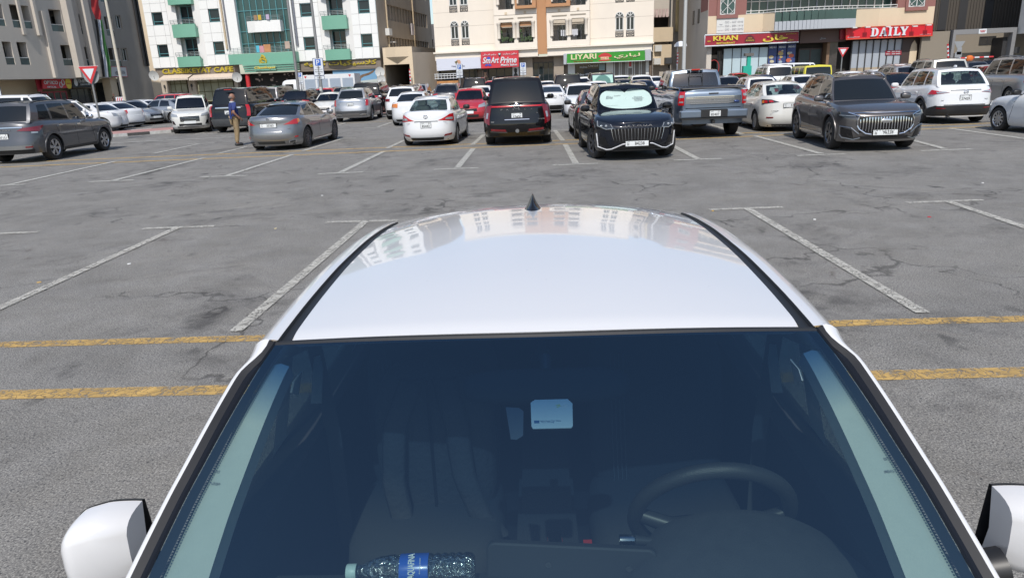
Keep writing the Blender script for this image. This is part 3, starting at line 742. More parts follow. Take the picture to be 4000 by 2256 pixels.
# ---------------------------------------------------------------- car shapes
def spec(kind, **k):
    if kind == 'sedan':
        d = dict(L=4.5, W=1.78, H=1.465, r=.325, fa=1.32, ra=-1.3, gc=.16, n=8, m=2.3, wb=1.02, wt=.28, rt=-.95, rb=-1.72, yb=.73, yt=.54, bow=.14,
            sh=[(-2.25, 1.0), (-2.1, 1.03), (-1.7, 1.035), (-.8, .985), (.6, .955), (1.0, .945), (1.6, .87), (2.1, .74), (2.25, .68)],
            fp=[(.15, -.16), (.25, -.03), (.4, 0), (.55, 0), (.68, -.04), (.78, -.1)], rp=[(.18, -.14), (.3, -.02), (.5, 0), (.62, -.005), (.72, -.045), (.9, -.05), (1.03, -.09)],
            sd=[(.16, -.1), (.24, -.04), (.4, -.005), (.55, -.01), (.75, 0), (.9, -.035), (1.03, -.075)],
            win=[(.78, -.22, .18, -.30), (-.30, -1.12, -.38, -.92)], rim='10')
    elif kind == 'hatch':
        d = dict(L=3.8, W=1.68, H=1.5, r=.3, fa=1.18, ra=-1.22, gc=.16, n=9, m=2.4, wb=1.0, wt=.35, rt=-1.35, rb=-1.78, yb=.70, yt=.54, bow=.13,
            sh=[(-1.9, .98), (-1.4, 1.0), (.6, .96), (1.0, .95), (1.5, .84), (1.9, .68)],
            fp=[(.15, -.14), (.25, -.02), (.45, 0), (.62, -.04), (.75, -.1)], rp=[(.18, -.1), (.3, 0), (.55, 0), (.65, -.04), (1.0, -.08)],
            sd=[(.16, -.1), (.26, -.02), (.5, 0), (.75, -.01), (1.0, -.06)], win=[(.78, -.15, .24, -.2), (-.22, -.98, -.27, -.95)], rim='7')
    elif kind == 'suv':
        d = dict(L=4.68, W=1.88, H=1.68, r=.365, fa=1.38, ra=-1.36, gc=.22, n=11, m=2.7, wb=1.1, wt=.42, rt=-1.62, rb=-2.1, yb=.77, yt=.60, bow=.14, ww=.24,
            sh=[(-2.34, 1.13), (-1.7, 1.16), (0, 1.08), (1.0, 1.05), (1.5, 1.0), (2.1, .9), (2.34, .8)],
            fp=[(.22, -.15), (.32, -.03), (.55, 0), (.75, -.01), (.9, -.07)], rp=[(.25, -.1), (.38, 0), (.62, 0), (.72, -.05), (1.13, -.11)],
            sd=[(.2, -.08), (.32, -.02), (.5, -.015), (.8, 0), (.95, -.02), (1.15, -.07)], win=[(.85, -.12, .32, -.2), (-.2, -1.02, -.28, -1.0), (-1.1, -1.62, -1.08, -1.4)], rim='split')
    elif kind == 'bigsuv':
        d = dict(L=5.2, W=2.0, H=1.93, r=.40, fa=1.5, ra=-1.5, gc=.26, n=16, m=3.2, wb=1.1, wt=.55, rt=-2.1, rb=-2.42, yb=.86, yt=.72, bow=.12, ww=.27, nar=.06, rdrop=.03,
            sh=[(-2.6, 1.2), (-2, 1.22), (1.0, 1.2), (1.6, 1.18), (2.3, 1.1), (2.6, 1.0)],
            fp=[(.25, -.12), (.4, 0), (.9, 0), (1.1, -.06)], rp=[(.28, -.1), (.42, 0), (.72, 0), (.8, -.04), (1.2, -.07)],
            sd=[(.25, -.06), (.4, -.01), (.9, 0), (1.05, -.01), (1.25, -.06)], win=[(.88, -.05, .46, -.1), (-.14, -1.05, -.18, -1.04), (-1.15, -2.0, -1.13, -1.86)], rim='split')
    elif kind == 'van':
        d = dict(L=5.3, W=1.95, H=2.25, r=.34, fa=1.7, ra=-1.5, gc=.22, n=20, m=3.0, wb=1.95, wt=1.2, rt=-2.45, rb=-2.55, yb=.90, yt=.78, bow=.15, nar=.05, rdrop=.02,
            sh=[(-2.65, 1.15), (1.6, 1.12), (2.1, 1.05), (2.5, .9), (2.65, .82)],
            fp=[(.2, -.08), (.35, 0), (.7, 0), (1.0, -.08)], rp=[(.25, -.05), (.4, 0), (1.15, -.02)],
            sd=[(.2, -.04), (.35, 0), (1.2, -.02)], win=[(1.7, .9, 1.05, .9), (.8, -.4, .8, -.4), (-.5, -1.4, -.5, -1.4), (-1.5, -2.35, -1.5, -2.3)], rim='7')
    elif kind == 'jeep':
        d = dict(L=4.3, W=1.85, H=1.86, r=.39, fa=1.25, ra=-1.25, gc=.3, n=26, m=5, wb=.75, wt=.5, rt=-1.95, rb=-2.02, yb=.80, yt=.74, bow=.03, nar=.02, rdrop=.01, ww=.26,
            sh=[(-2.15, 1.14), (.8, 1.14), (1.9, 1.1), (2.15, 1.05)], fp=[(.3, 0), (1.1, -.02)], rp=[(.3, 0), (1.14, -.01)], sd=[(.3, -.05), (.4, 0), (1.14, -.02)],
            win=[(.6, -.2, .42, -.2), (-.35, -1.05, -.35, -1.05), (-1.2, -1.85, -1.2, -1.82)], rim='5')
    d.update(k); return d
rc = lambda c, a: c.Q-a
def generic_rear(c, lm=LENSR, z=.82, h=.15, a0=.5, a1=1.0, plate_z=None, dark=None):
    lampset(c, [(rc(c, a0), z-h*.3), (rc(c, a1), z-h*.1), (rc(c, a1), z+h*.8), (rc(c, a0), z+h)], lm, 'tail_lamp', 7, 2)
    p = rear_patch(c, (-.26, .26), (plate_z-.06, plate_z+.06) if plate_z else (z-.06, z+.06), n=4); p.build('licence_plate', PLATE, c.root)
    rear_patch(c, (-c.W*.36, c.W*.36), (c.gc+.02, c.gc+.14), off=.01).build('bumper_trim', dark or BLK, c.root, smooth=40)
def generic_front(c, z=.68, h=.12, gz=(.45, .62), low=(.22, .36)):
    lampset(c, [(.48, z-h*.5), (1.0, z-h*.1), (1.0, z+h), (.55, z+h*.35)], LENSC, 'headlight', 7, 2)
    rear_patch(c, (-.42, .42), gz, end=1, off=.006).build('grille', BLKG, c.root, smooth=40)
    rear_patch(c, (-.5, .5), low, end=1, off=.004).build('air_intake', BLK, c.root, smooth=40)
    rear_patch(c, (-.26, .26), (gz[0]-.1, gz[0]+.02), end=1, off=.018, n=4).build('licence_plate', PLATE, c.root)
def wh(lx, ly, rx, ry): return ((lx+rx)/2, (ly+ry)/2)
def put(sp, label, cat, axle, pos, hd, group, name='parked_car', detail=2):
    h = R(hd); ax = sp['fa'] if axle == 'f' else sp['ra'] if axle == 'r' else 0
    loc = (pos[0]-ax*math.cos(h), pos[1]-ax*math.sin(h))
    return build_car(sp, label, cat, loc, h, group, name, detail)
G_ROW = 'cars parked in the first row across the aisle'
# steel grey saloon beside the man
c = put(spec('sedan', L=4.85, W=1.85, H=1.46, r=.345, fa=1.42, ra=-1.43, wb=1.15, wt=.35, rt=-.85, rb=-1.68, yb=.75, yt=.55, sh=[(-2.42, 1.0), (-2.25, 1.05), (-1.7, 1.05), (-.8, .985), (.7, .95), (1.2, .93), (1.8, .84), (2.42, .68)],
    win=[(.88, -.18, .27, -.26), (-.26, -1.15, -.34, -.95)], paint=P_LEXUS, ww=.25, rim='10', rim_mat=RIMD, rp=[(.2, -.14), (.32, -.01), (.5, .01), (.62, 0), (.72, -.05), (.9, -.045), (1.0, -.02), (1.05, -.05)]),
    'steel grey saloon seen from behind beside the man in the blue shirt', 'car', 'r', (-8.30, 23.2), 88, G_ROW)
lampset(c, [(rc(c, .46), .80), (rc(c, .96), .80), (rc(c, 1.06), .97), (rc(c, .86), .95)], LENSR, 'tail_lamp', 8, 3)
lampset(c, [(rc(c, .98), .84), (rc(c, 1.08), .86), (rc(c, 1.10), .96), (rc(c, 1.0), .95)], LENSO, 'turn_signal', 3, 2, .012)
rear_patch(c, (-.40, .40), (.58, .80), off=-.004).build('plate_recess', P_LEXUS, c.root)
plate(c, c.root, 0, .79, -1, 'W', '35363', True)
rear_patch(c, (-.40, .40), (.865, .885), off=.014).build('chrome_strip', CHROME, c.root, smooth=40)
b = MB(); b.lathe([(.04, .0), (.052, .004), (.052, .012), (.04, .016)], 20, 'x', (c.P(c.Q, 1.0).x-.03, 0, .985)); b.box(c.P(c.Q, 1.0).x-.03, c.P(c.Q, 1.0).x-.02, -.035, .035, .98, .99); b.build('badge', CHROME, c.root)
lampset(c, [(rc(c, .56), .245), (rc(c, .86), .255), (rc(c, .84), .32), (rc(c, .60), .31)], CHROME, 'exhaust_tip', 4, 2, .012)
lampset(c, [(rc(c, .61), .262), (rc(c, .81), .27), (rc(c, .80), .305), (rc(c, .64), .298)], BLK, 'exhaust_opening', 4, 2, .02)
lampset(c, [(rc(c, .80), .40), (rc(c, .93), .41), (rc(c, .93), .445), (rc(c, .80), .435)], LENSR, 'reflector', 3, 1, .008)
rear_patch(c, (-.46, .46), (.21, .30), off=.004).build('bumper_trim', GREYP, c.root, smooth=40)
vtext(c, c.root, 'lettering', '350', .05, CHROME, -.62, .68, -1, .01, (.12, .035))
side_details(c, [(.95, .3, .78, .9), (-.22, .25, -.3, .97), (-1.0, .45, -1.25, 1.0)], [(.02, .80), (-1.0, .83)], None, (.24, .27, CHROME))
q = MB(); q.blob((-.72, 0, 1.485), (.09, .025, .04), .8); q.build('shark_fin_antenna', P_LEXUS, c.root, smooth=40)
# white saloon with beige seats
c = put(spec('sedan', L=4.42, W=1.73, H=1.475, r=.31, fa=1.27, ra=-1.28, paint=P_WHITE, ww=.2, rim='7', glass=DGLASS, gl_rear_window=CGLASS, gl_windshield=CGLASS, gl_side=TGLASS, seats=SEATB, yb=.72, yt=.55,
    win=[(.8, -.2, .2, -.28), (-.28, -1.12, -.36, -.95)], mirror_mat=BLK),
    'white saloon with beige seats behind its rear window, left of the black off-roader', 'car', 'r', (-3.31, 22.75), 88.5, G_ROW)
lampset(c, [(rc(c, .36), .77), (rc(c, .98), .74), (rc(c, 1.10), .95), (rc(c, .82), .94)], LENSR, 'tail_lamp', 9, 3)
lampset(c, [(rc(c, .60), .79), (rc(c, .92), .78), (rc(c, .94), .85), (rc(c, .66), .85)], LENSC, 'reversing_lamp', 5, 1, .012)
rear_patch(c, (-.36, .36), (.725, .76), off=.008).build('chrome_strip', GREYP, c.root, smooth=40)
plate(c, c.root, 0, .645, -1, 'M', '85442')
b = MB(); xx = c.P(c.Q, .9).x-.012; b.lathe([(.055, 0), (.068, .006), (.055, .012)], 22, 'x', (xx, 0, .895)); b.tube([(xx, math.cos(t)*.022, .895+math.sin(t)*.04) for t in [i*.524 for i in range(13)]], .005, 5); b.build('badge', CHROME, c.root, smooth=40)
lampset(c, [(rc(c, .55), .30), (rc(c, .84), .33), (rc(c, .86), .385), (rc(c, .58), .355)], LENSD, 'reflector', 4, 1, .01)
rear_patch(c, (-.55, .55), (.17, .27), off=.006).build('bumper_trim', BLK, c.root, smooth=40)
vtext(c, c.root, 'lettering', 'TOYOTA', .04, CHROME, .55, .70, -1, .01, (.16, .025)); vtext(c, c.root, 'lettering', arabic('اليارس'), .05, CHROME, -.56, .73, -1, .01, (.17, .035))
side_details(c, [(.88, .3, .72, .9), (-.2, .25, -.28, .97), (-.95, .45, -1.2, 1.0)], [(.05, .79), (-.95, .82)])
q = MB(); q.blob((-.75, 0, 1.5), (.06, .025, .03), .8); q.build('shark_fin_antenna', P_WHITE, c.root, smooth=40)
# large black off-roader with the sun in its rear window
c = put(spec('bigsuv', L=5.35, W=2.03, H=1.955, r=.405, fa=1.55, ra=-1.52, paint=P_BLACK, rp=[(.3, -.16), (.42, -.03), (.62, 0), (.72, -.02), (.85, -.05), (1.2, -.08)], rb=-2.48, rt=-2.02, yt=.70,
    sd=[(.25, -.06), (.4, -.01), (.8, 0), (.95, -.03), (1.25, -.09)], mirror_mat=P_BLACK, rim_mat=RIMD),
    'large black off-roader seen from behind, red light bar under its glaring rear window', 'car', 'r', (-.54, 22.1), 90.3, G_ROW)
rear_patch(c, (-.80, .80), (1.115, 1.155), off=.014, n=16).build('light_bar', LENSR, c.root, smooth=40)
lampset(c, [(rc(c, .82), .62), (rc(c, 1.05), .70), (rc(c, 1.12), 1.12), (rc(c, .80), 1.17)], LENSD, 'tail_lamp', 6, 5, .016)
lampset(c, [(rc(c, .87), .80), (rc(c, .93), .80), (rc(c, .94), .96), (rc(c, .87), .96)], LENSC, 'reversing_lamp', 2, 3, .022)
b = MB(); xx = c.P(c.Q, 1.14).x-.02; b.lathe([(.065, 0), (.085, .01), (.085, .02), (.065, .022)], 24, 'x', (xx, 0, 1.135)); b.box(xx-.01, xx+.01, -.105, .105, 1.12, 1.15); b.build('badge', CHROME, c.root, smooth=30)
vtext(c, c.root, 'lettering', 'PATROL', .07, CHROME, 0, 1.045, -1, .01, (.92, .042), spacing=3.0)
rear_patch(c, (-.38, .38), (.76, .95), off=.008).build('plate_recess', BLKG, c.root)
plate(c, c.root, 0, .865, -1, 'M', '37400')
rear_patch(c, (-.36, .36), (.755, .775), off=.03).build('chrome_strip', CHROME, c.root)
vtext(c, c.root, 'lettering', 'TITANIUM', .05, CHROME, -.68, .76, -1, .01, (.24, .03)); vtext(c, c.root, 'lettering', 'V8', .05, CHROME, -.58, .93, -1, .01, (.06, .03))
q = MB(); q.tri; q.box(c.P(rc(c, .72), .7).x-.01, c.P(rc(c, .72), .7).x, .66, .76, .695, .72); q.build('badge', CHROME, c.root)
lampset(c, [(rc(c, .32), .43), (rc(c, .78), .46), (rc(c, .78), .515), (rc(c, .34), .485)], LENSD, 'reflector', 5, 1, .02)
lampset(c, [(rc(c, .30), .405), (rc(c, .80), .43), (rc(c, .80), .445), (rc(c, .30), .42)], SATIN, 'trim_line', 5, 1, .022)
b = MB(); xx = c.P(c.Q, .45).x-.02; b.lathe([(.0005, 0), (.055, .0), (.06, .012), (.05, .02)], 12, 'x', (xx, 0, .44)); b.build('tow_cover', SATIN, c.root)
rear_patch(c, (-.86, .86), (.28, .40), off=.006).build('bumper_trim', BLKG, c.root, smooth=40)
rear_patch(c, (-.12, .12), (1.83, 1.845), off=.0).build('brake_lamp', LENSR, c.root) if False else None
roof_rails(c, SATIN, -2.0, .5, .72, .045)
b = MB(); b.box(-2.02, -1.98, .55, .65, 1.5, 1.515); 
side_details(c, [(.9, .35, .8, 1.15), (-.1, .35, -.12, 1.15), (-1.1, .5, -1.15, 1.15)], [(.1, 1.03), (-.95, 1.04)], CHROME, (.34, .40, CHROME))
# black crossover facing the viewer with sun shade
c = put(spec('suv', L=4.72, W=1.9, H=1.69, r=.37, fa=1.40, ra=-1.32, paint=P_NAVYBLACK, glass=DGLASS, gl_windshield=see_through('windscreen_clear', (.86, .93, .91), 1.0), steer=.30, rim_mat=RIMD, mirror_mat=P_BLACK,
    sh=[(-2.36, 1.13), (-1.7, 1.15), (0, 1.08), (1.0, 1.05), (1.3, 1.04), (2.0, .96), (2.3, .87), (2.36, .84)], fp=[(.24, -.16), (.34, -.03), (.5, 0), (.75, 0), (.84, -.03), (.95, -.08)]),
    'shiny black crossover facing the viewer with a white sun shade behind its windscreen', 'car', 'f', (2.27, 17.3), -87.5, 'cars standing in the bays before the first row')
jet = c
rear_patch(c, (-.62, .62), (.42, .74), end=1, off=.004, n=12, m=3, taper=.12).build('grille', BLKG, c.root, smooth=40)
for i in range(17):
    y = -.60+i*.075; yy = y
    q = MB(); z1 = .74; z0 = .42+.10*abs(y)
    p0 = c.P((1 if yy >= 0 else -1)*max(abs(yy*.9), .001), z0); p1 = c.P((1 if yy >= 0 else -1)*max(abs(yy), .001), z1)
    q.tube([(p0.x+.012, yy*.9, z0), ((p0.x+p1.x)/2+.022, yy*.96, (z0+z1)/2), (p1.x+.014, yy, z1)], [.003, .006, .012], 6); q.build('grille_bar', CHROME if i % 2 == 0 else SATIN, c.root, smooth=60)
vtext(c, c.root, 'lettering', 'JETOUR', .06, CHROME, 0, .795, 1, .012, (.64, .05), spacing=1.5, off=.045)
for sg in (1, -1):
    c.patch([(sg*.50, .73), (sg*1.02, .80), (sg*1.04, .92), (sg*.62, .84)], 8, 3, .010).build('headlight', LENSB, c.root, smooth=40)
    pts = [c.P(sg*a, z, .02) for a, z in ((.62, .825), (.56, .745), (.72, .735), (.95, .80), (1.0, .90))]
    MB().tube(pts, .010, 6).build('daytime_lamp', LENSC, c.root)
    for a_ in (.72, .84): 
        p = c.P(sg*a_, .80, .015); b = MB(); b.blob(p, (.02, .03, .03), .9, 10, 6); b.build('projector_lamp', LENSC, c.root, smooth=60)
    pts = [c.P(sg*a, z, .02) for a, z in ((1.02, .64), (1.0, .50), (.97, .34), (.72, .285), (.60, .30), (.34, .40), (.28, .405))]
    MB().tube(pts, .014, 6).build('trim_line', M_('trim_white', (.7, .7, .72), .25, .2), c.root)
    c.patch([(sg*.68, .36), (sg*.92, .40), (sg*.93, .58), (sg*.76, .56)], 4, 2, .006).build('air_intake', BLKG, c.root, smooth=40)
rear_patch(c, (-.42, .42), (.285, .37), end=1, off=.006).build('air_intake', BLK, c.root, smooth=40)
plate(c, c.root, -.02, .405, 1, 'FF', '84238', True)
rear_patch(c, (-.88, .88), (.235, .262), end=1, off=.012, n=14).build('bumper_trim', GREYP, c.root, smooth=40)
side_details(c, [(.95, .35, .82, 1.0), (-.12, .3, -.18, 1.08), (-1.0, .5, -1.12, 1.1)], [(.1, .93), (-.9, .95)])
roof_rails(c, CHROME, -1.55, .35, .60, .03)
q = MB()
for y0 in (-.45, .2): q.tube([(c.wb+.03, y0, 1.075), (c.wb+.06, y0+.25, 1.078), (c.wb+.0, y0+.5, 1.08)], .009, 6)
q.build('wiper', BLK, c.root)
# sun shade: two overlapping discs of silvery fabric standing behind the glass
sh_m = M_('shade_fabric', (.66, .71, .69), .6, bump=.4, bscale=14, noise=.06)
sh = thing('sun_shade', 'white two lobed folding sun shade with printed words behind the black crossover windscreen', 'sun shade', c.root.location.to_tuple(), c.root.rotation_euler.z)
wbx, wtx = c.wb-.12, c.wt-.08; zb, zt = 1.09, 1.59
sl_x = lambda z: wbx+(wtx-wbx)*(z-zb)/(zt-zb)
q = MB(); G = []
outl = []
for i in range(40):
    t = 2*math.pi*i/40
    u = math.cos(t)*.64; v = .235*math.copysign(abs(math.sin(t))**.55, math.sin(t))
    if v > 0: v *= (1-.45*math.exp(-(u/.10)**2))
    u *= 1-.10*(v > 0)*(v/.235)
    outl.append((u, zb+.02+.235+v))
for w_ in (1, .75, .5, .25, .01):
    G.append([(sl_x(1.34+(z-1.34)*w_)+.012*math.sin(9*y*w_+4*z*w_), y*w_, 1.34+(z-1.34)*w_) for y, z in outl]+[(sl_x(1.34+(outl[0][1]-1.34)*w_)+.012*math.sin(9*outl[0][0]*w_+4*outl[0][1]*w_), outl[0][0]*w_, 1.34+(outl[0][1]-1.34)*w_)])
q.grid(G); q.build('shade_panel', sh_m, sh, smooth=60)
def shade_txt(body, y, z, fit, sp_=1, shr=0.):
    n_ = Vector((zt-zb, 0, -(wtx-wbx))).normalized(); up = Vector((wtx-wbx, 0, zt-zb)).normalized()
    text('lettering', body, .06, INKG, sh, frame((sl_x(z)+.03, y, z), (0, 1, 0), up, n_), .0005, .008, fit, shr)
shade_txt('Elite', -.40, 1.38, (.17, .10), 1, .35); shade_txt('ELITE GROUP\nHOLDING LTD', -.20, 1.41, (.17, .035))
shade_txt('Driving\nexcellence.\nbuilding\nfutures', .30, 1.33, (.29, .17)); shade_txt('JETOUR   ELITE GROUP', -.38, 1.19, (.3, .018))
# bluish grey pickup
c = Car(spec('bigsuv', L=5.9, W=2.03, H=1.96, r=.42, fa=1.95, ra=-1.75, gc=.42, paint=P_BLUEGREY, n=30, m=6, wb=1.55, wt=1.0, rt=-.42, rb=-.62, yb=.86, yt=.74, bow=.1,
    sh=[(-2.95, 1.36), (-.6, 1.36), (-.55, 1.3), (1.5, 1.3), (2.3, 1.24), (2.95, 1.1)], rp=[(.4, -.06), (.7, -.04), (1.1, -.03), (1.3, -.04), (1.36, -.06)], sd=[(.4, -.03), (.55, 0), (.8, -.015), (1.05, 0), (1.3, -.03)],
    win=[(1.25, .35, .92, .32), (.24, -.5, .22, -.38)]))
pk = c
c0 = put(dict(c.__dict__, glass=PGLASS, ww=.28, rim_mat=RIMD, rim='5', mirror_mat=BLK, paint=P_BLUEGREY), 'bluish grey pickup truck seen from behind with chrome bars across its tailgate', 'pickup truck', 'r', (5.13, 22.3), 90.5, G_ROW, 'pickup_truck')
c = c0; rt_ = c.root
rear_patch(c, (-.80, .80), (.88, 1.33), off=.006, n=10, m=4).build('tailgate', P_BLUEGREY, rt_, smooth=40)
rear_patch(c, (-.80, .80), (.995, 1.19), off=.010, n=10, m=2).build('tailgate_panel', SATIN, rt_, smooth=40)
for z in (1.185, 1.14, 1.05, .995): rear_patch(c, (-.79, .79) if z > 1.1 else (-.62, .66), (z-.009, z+.009), off=.026, n=8, m=1).build('chrome_bar', CHROME, rt_)
rear_patch(c, (-.80, .80), (.862, .876), off=.008, n=8, m=1).build('panel_gap', BLKG, rt_)
rear_patch(c, (-.14, .14), (1.255, 1.29), off=.02, n=4, m=1).build('tailgate_handle', BLK, rt_)
vtext(c, rt_, 'lettering', 'LIMITED', .06, CHROME, -.12, 1.095, -1, .01, (.78, .036), spacing=2.4, off=.024)
b = MB(); b.blob((c.P(c.Q, 1.05).x-.02, -.66, 1.03), (.012, .085, .034), .9, 16, 6); b.build('badge', M_('badge_blue', (.05, .08, .2), .2, .6), rt_, smooth=60)
for sg in (1, -1):
    c.patch([(sg*rc(c, .835), .96), (sg*rc(c, 1.03), .96), (sg*rc(c, 1.03), 1.33), (sg*rc(c, .835), 1.33)], 4, 4, .014).build('tail_lamp', LENSR, rt_, smooth=40)
    c.patch([(sg*rc(c, .86), 1.03), (sg*rc(c, .98), 1.03), (sg*rc(c, .98), 1.07), (sg*rc(c, .86), 1.07)], 2, 1, .02).build('reversing_lamp', LENSC, rt_)
    c.patch([(sg*rc(c, .86), 1.17), (sg*rc(c, .98), 1.17), (sg*rc(c, .98), 1.24), (sg*rc(c, .86), 1.24)], 2, 1, .02).build('reversing_lamp', LENSC, rt_)
b = MB(); b.box(-3.07, -2.86, -.96, .96, .60, .82); bp_ = b.build('rear_bumper', P_BLUEGREY, rt_)
md = bp_.modifiers.new('bevel', 'BEVEL'); md.width = .04; md.segments = 3
b = MB(); b.box(-3.085, -2.9, -.38, .38, .62, .83); b.build('bumper_step', BLK, rt_)
b = MB(); b.box(-3.075, -2.9, -.93, .93, .555, .60); b.build('bumper_valance', BLK, rt_)
b = MB(); b.box(-3.04, -2.8, -.04, .04, .44, .53); b.tube([(-2.7, -.6, .5), (-2.7, .6, .5)], .05, 8); b.lathe([(.17, -.2), (.2, -.1), (.2, .1), (.17, .2)], 14, 'y', (-2.5, .3, .52)); b.build('tow_hitch', BLK, rt_)
_p = c.P; c.P = lambda d, z, off=0.: Vector((-3.085, 0, z)); plate(c, rt_, -.02, .72, -1, 'CC', '83407'); c.P = _p
b = MB(); b.box(-2.85, -.68, -.90, .90, 1.385, 1.44); tn = b.build('bed_cover', BLK, rt_); md = tn.modifiers.new('bevel', 'BEVEL'); md.width = .03; md.segments = 2
b = MB()
for yy in (.94, -.94): b.tube([(-2.75, yy, 1.38), (-2.7, yy, 1.44), (-.9, yy, 1.44), (-.85, yy, 1.38)], .018, 8)
b.build('bed_rail', CHROME, rt_, smooth=50)
b = MB(); b.box(-.56, -.40, -.13, .13, 1.915, 1.955); b.build('brake_lamp', LENSR, rt_)
b = MB(); b.box(-.555, -.40, -.25, -.14, 1.915, 1.95); b.box(-.555, -.40, .14, .25, 1.915, 1.95); b.build('cargo_lamp', LENSC, rt_)
b = MB(); 
for (y0, y1, z0, z1) in ((-.22, -.20, 1.45, 1.78), (.20, .22, 1.45, 1.78), (-.22, .22, 1.44, 1.455), (-.22, .22, 1.775, 1.79)): b.box(-.60, -.585, y0, y1, z0, z1)
b.build('window_divider', BLK, rt_)
side_details(c, [(1.35, .5, 1.3, 1.28), (.28, .5, .26, 1.28), (-.52, .5, -.52, 1.34)], [(.5, 1.14), (-.35, 1.14)], CHROME)
# white saloon right of the pickup
c = put(spec('sedan', L=4.57, W=1.77, H=1.49, r=.32, fa=1.32, ra=-1.31, paint=P_PEARL, rim='10', gl_rear_window=CGLASS, gl_windshield=CGLASS, gl_side=TGLASS,
    sh=[(-2.28, 1.04), (-2.1, 1.08), (-1.7, 1.075), (-.8, 1.0), (.6, .96), (1.0, .95), (1.6, .87), (2.28, .7)]),
    'pearl white saloon with narrow dark tail lamps between the pickup and the bronze crossover', 'car', 'r', (7.80, 23.1), 88, G_ROW)
lampset(c, [(rc(c, .40), .90), (rc(c, .96), .84), (rc(c, 1.10), .98), (rc(c, .66), .975)], LENSB, 'tail_lamp', 8, 3)
lampset(c, [(rc(c, .56), .90), (rc(c, .70), .885), (rc(c, .74), .95), (rc(c, .62), .955)], LENSR, 'brake_lamp', 3, 2, .014)
lampset(c, [(rc(c, .76), .88), (rc(c, .88), .87), (rc(c, .92), .95), (rc(c, .80), .95)], LENSR, 'brake_lamp', 3, 2, .014)
lampset(c, [(rc(c, .90), .87), (rc(c, 1.0), .865), (rc(c, 1.03), .94), (rc(c, .94), .95)], LENSO, 'turn_signal', 3, 2, .014)
lampset(c, [(rc(c, .55), .43), (rc(c, .77), .43), (rc(c, .77), .465), (rc(c, .55), .465)], LENSD, 'reflector', 3, 1)
plate(c, c.root, 0, .80, -1, 'K', '51702', True)
vtext(c, c.root, 'lettering', 'LANCER', .045, CHROME, .48, .64, -1, .01, (.26, .03))
rear_patch(c, (-.6, .6), (.16, .24), off=.006).build('bumper_trim', GREYP, c.root, smooth=40)
side_details(c, [(.9, .3, .72, .9), (-.2, .25, -.28, .97), (-.98, .45, -1.2, 1.03)], [(.0, .80), (-.92, .84)])
b = MB(); b.tube([(-.78, 0, 1.49), (-.88, 0, 1.6)], .006, 6); b.lathe([(.02, 0), (.02, .02), (.005, .03)], 8, 'z', (-.78, 0, 1.485)); b.build('antenna', BLK, c.root)
# bronze crossover facing the viewer
c = put(spec('suv', L=4.77, W=1.9, H=1.69, r=.385, fa=1.43, ra=-1.41, paint=P_BRONZE, ww=.25, rim='split', rim_mat=M_('rim_grey', (.2, .2, .21), .3, .9), mirror_mat=P_BRONZE,
    sh=[(-2.38, 1.12), (-1.7, 1.15), (0, 1.08), (1.0, 1.06), (1.35, 1.05), (2.0, .99), (2.3, .91), (2.38, .87)], fp=[(.24, -.12), (.34, -.02), (.5, 0), (.75, 0), (.9, -.05), (1.0, -.1)]),
    'bronze grey crossover facing the viewer with a big grille of upright chrome bars', 'car', 'f', (7.92, 17.35), -94.5, 'cars standing in the bays before the first row')
rear_patch(c, (-.56, .56), (.44, .80), end=1, off=.006, n=12, m=3).build('grille', BLKG, c.root, smooth=40)
for i in range(19):
    y = -.54+i*.06; q = MB(); pp = []
    cut = max(0, (abs(y)-.36)*.45)
    for z, dx in ((.45+cut, .012), (.54, .024), (.66, .03), (.78-cut*.6, .016)):
        p = c.P((1 if y >= 0 else -1)*max(abs(y), .001), z); pp.append((p.x+dx, y, z))
    q.tube(pp, [.006, .010, .012, .015], 6); q.build('grille_bar', CHROME, c.root, smooth=60)
rear_patch(c, (-.80, .80), (.865, .885), end=1, off=.022, n=16, m=1).build('chrome_strip', CHROME, c.root)
for sg in (1, -1):
    pts = [c.P(sg*a, z, .022) for a, z in ((.30, .405), (.42, .425), (.56, .52), (.60, .60), (.60, .72), (.56, .80), (.80, .875))]
    MB().tube(pts, .016, 6).build('grille_surround', CHROME, c.root)
    c.patch([(sg*.58, .78), (sg*1.06, .80), (sg*1.10, .90), (sg*.74, .875)], 8, 2, .010).build('headlight', LENSB, c.root, smooth=40)
    pts = [c.P(sg*a, z, .018) for a, z in ((.64, .80), (.84, .815), (1.02, .82))]; MB().tube(pts, .007, 6).build('daytime_lamp', LENSC, c.root)
    c.patch([(sg*.66, .32), (sg*.98, .36), (sg*.98, .56), (sg*.72, .50)], 4, 3, .006).build('air_intake', BLKG, c.root, smooth=40)
    pts = [c.P(sg*a, z, .02) for a, z in ((.52, .335), (.66, .30), (.92, .335), (1.0, .40), (1.0, .58), (.72, .55), (.56, .42))]; MB().tube(pts, .013, 6).build('trim_line', SATIN, c.root)
rear_patch(c, (-.52, .52), (.30, .36), end=1, off=.006).build('air_intake', BLK, c.root, smooth=40)
rear_patch(c, (-.84, .84), (.235, .275), end=1, off=.014, n=14).build('bumper_trim', SATIN, c.root, smooth=40)
b = MB(); pz = c.P(.001, .68); b.blob((pz.x+.03, 0, .695), (.012, .12, .05), .8, 18, 6); b.build('badge', CHROME, c.root, smooth=60)
plate(c, c.root, .0, .44, 1, 'EE', '96228', True)
flares(c, P_BRONZE, .05)
side_details(c, [(.98, .35, .84, 1.0), (-.12, .3, -.18, 1.08), (-1.0, .5, -1.12, 1.1)], [(.1, .95), (-.9, .97)], CHROME, (.30, .34, CHROME))
roof_rails(c, CHROME, -1.6, .42, .62, .055)
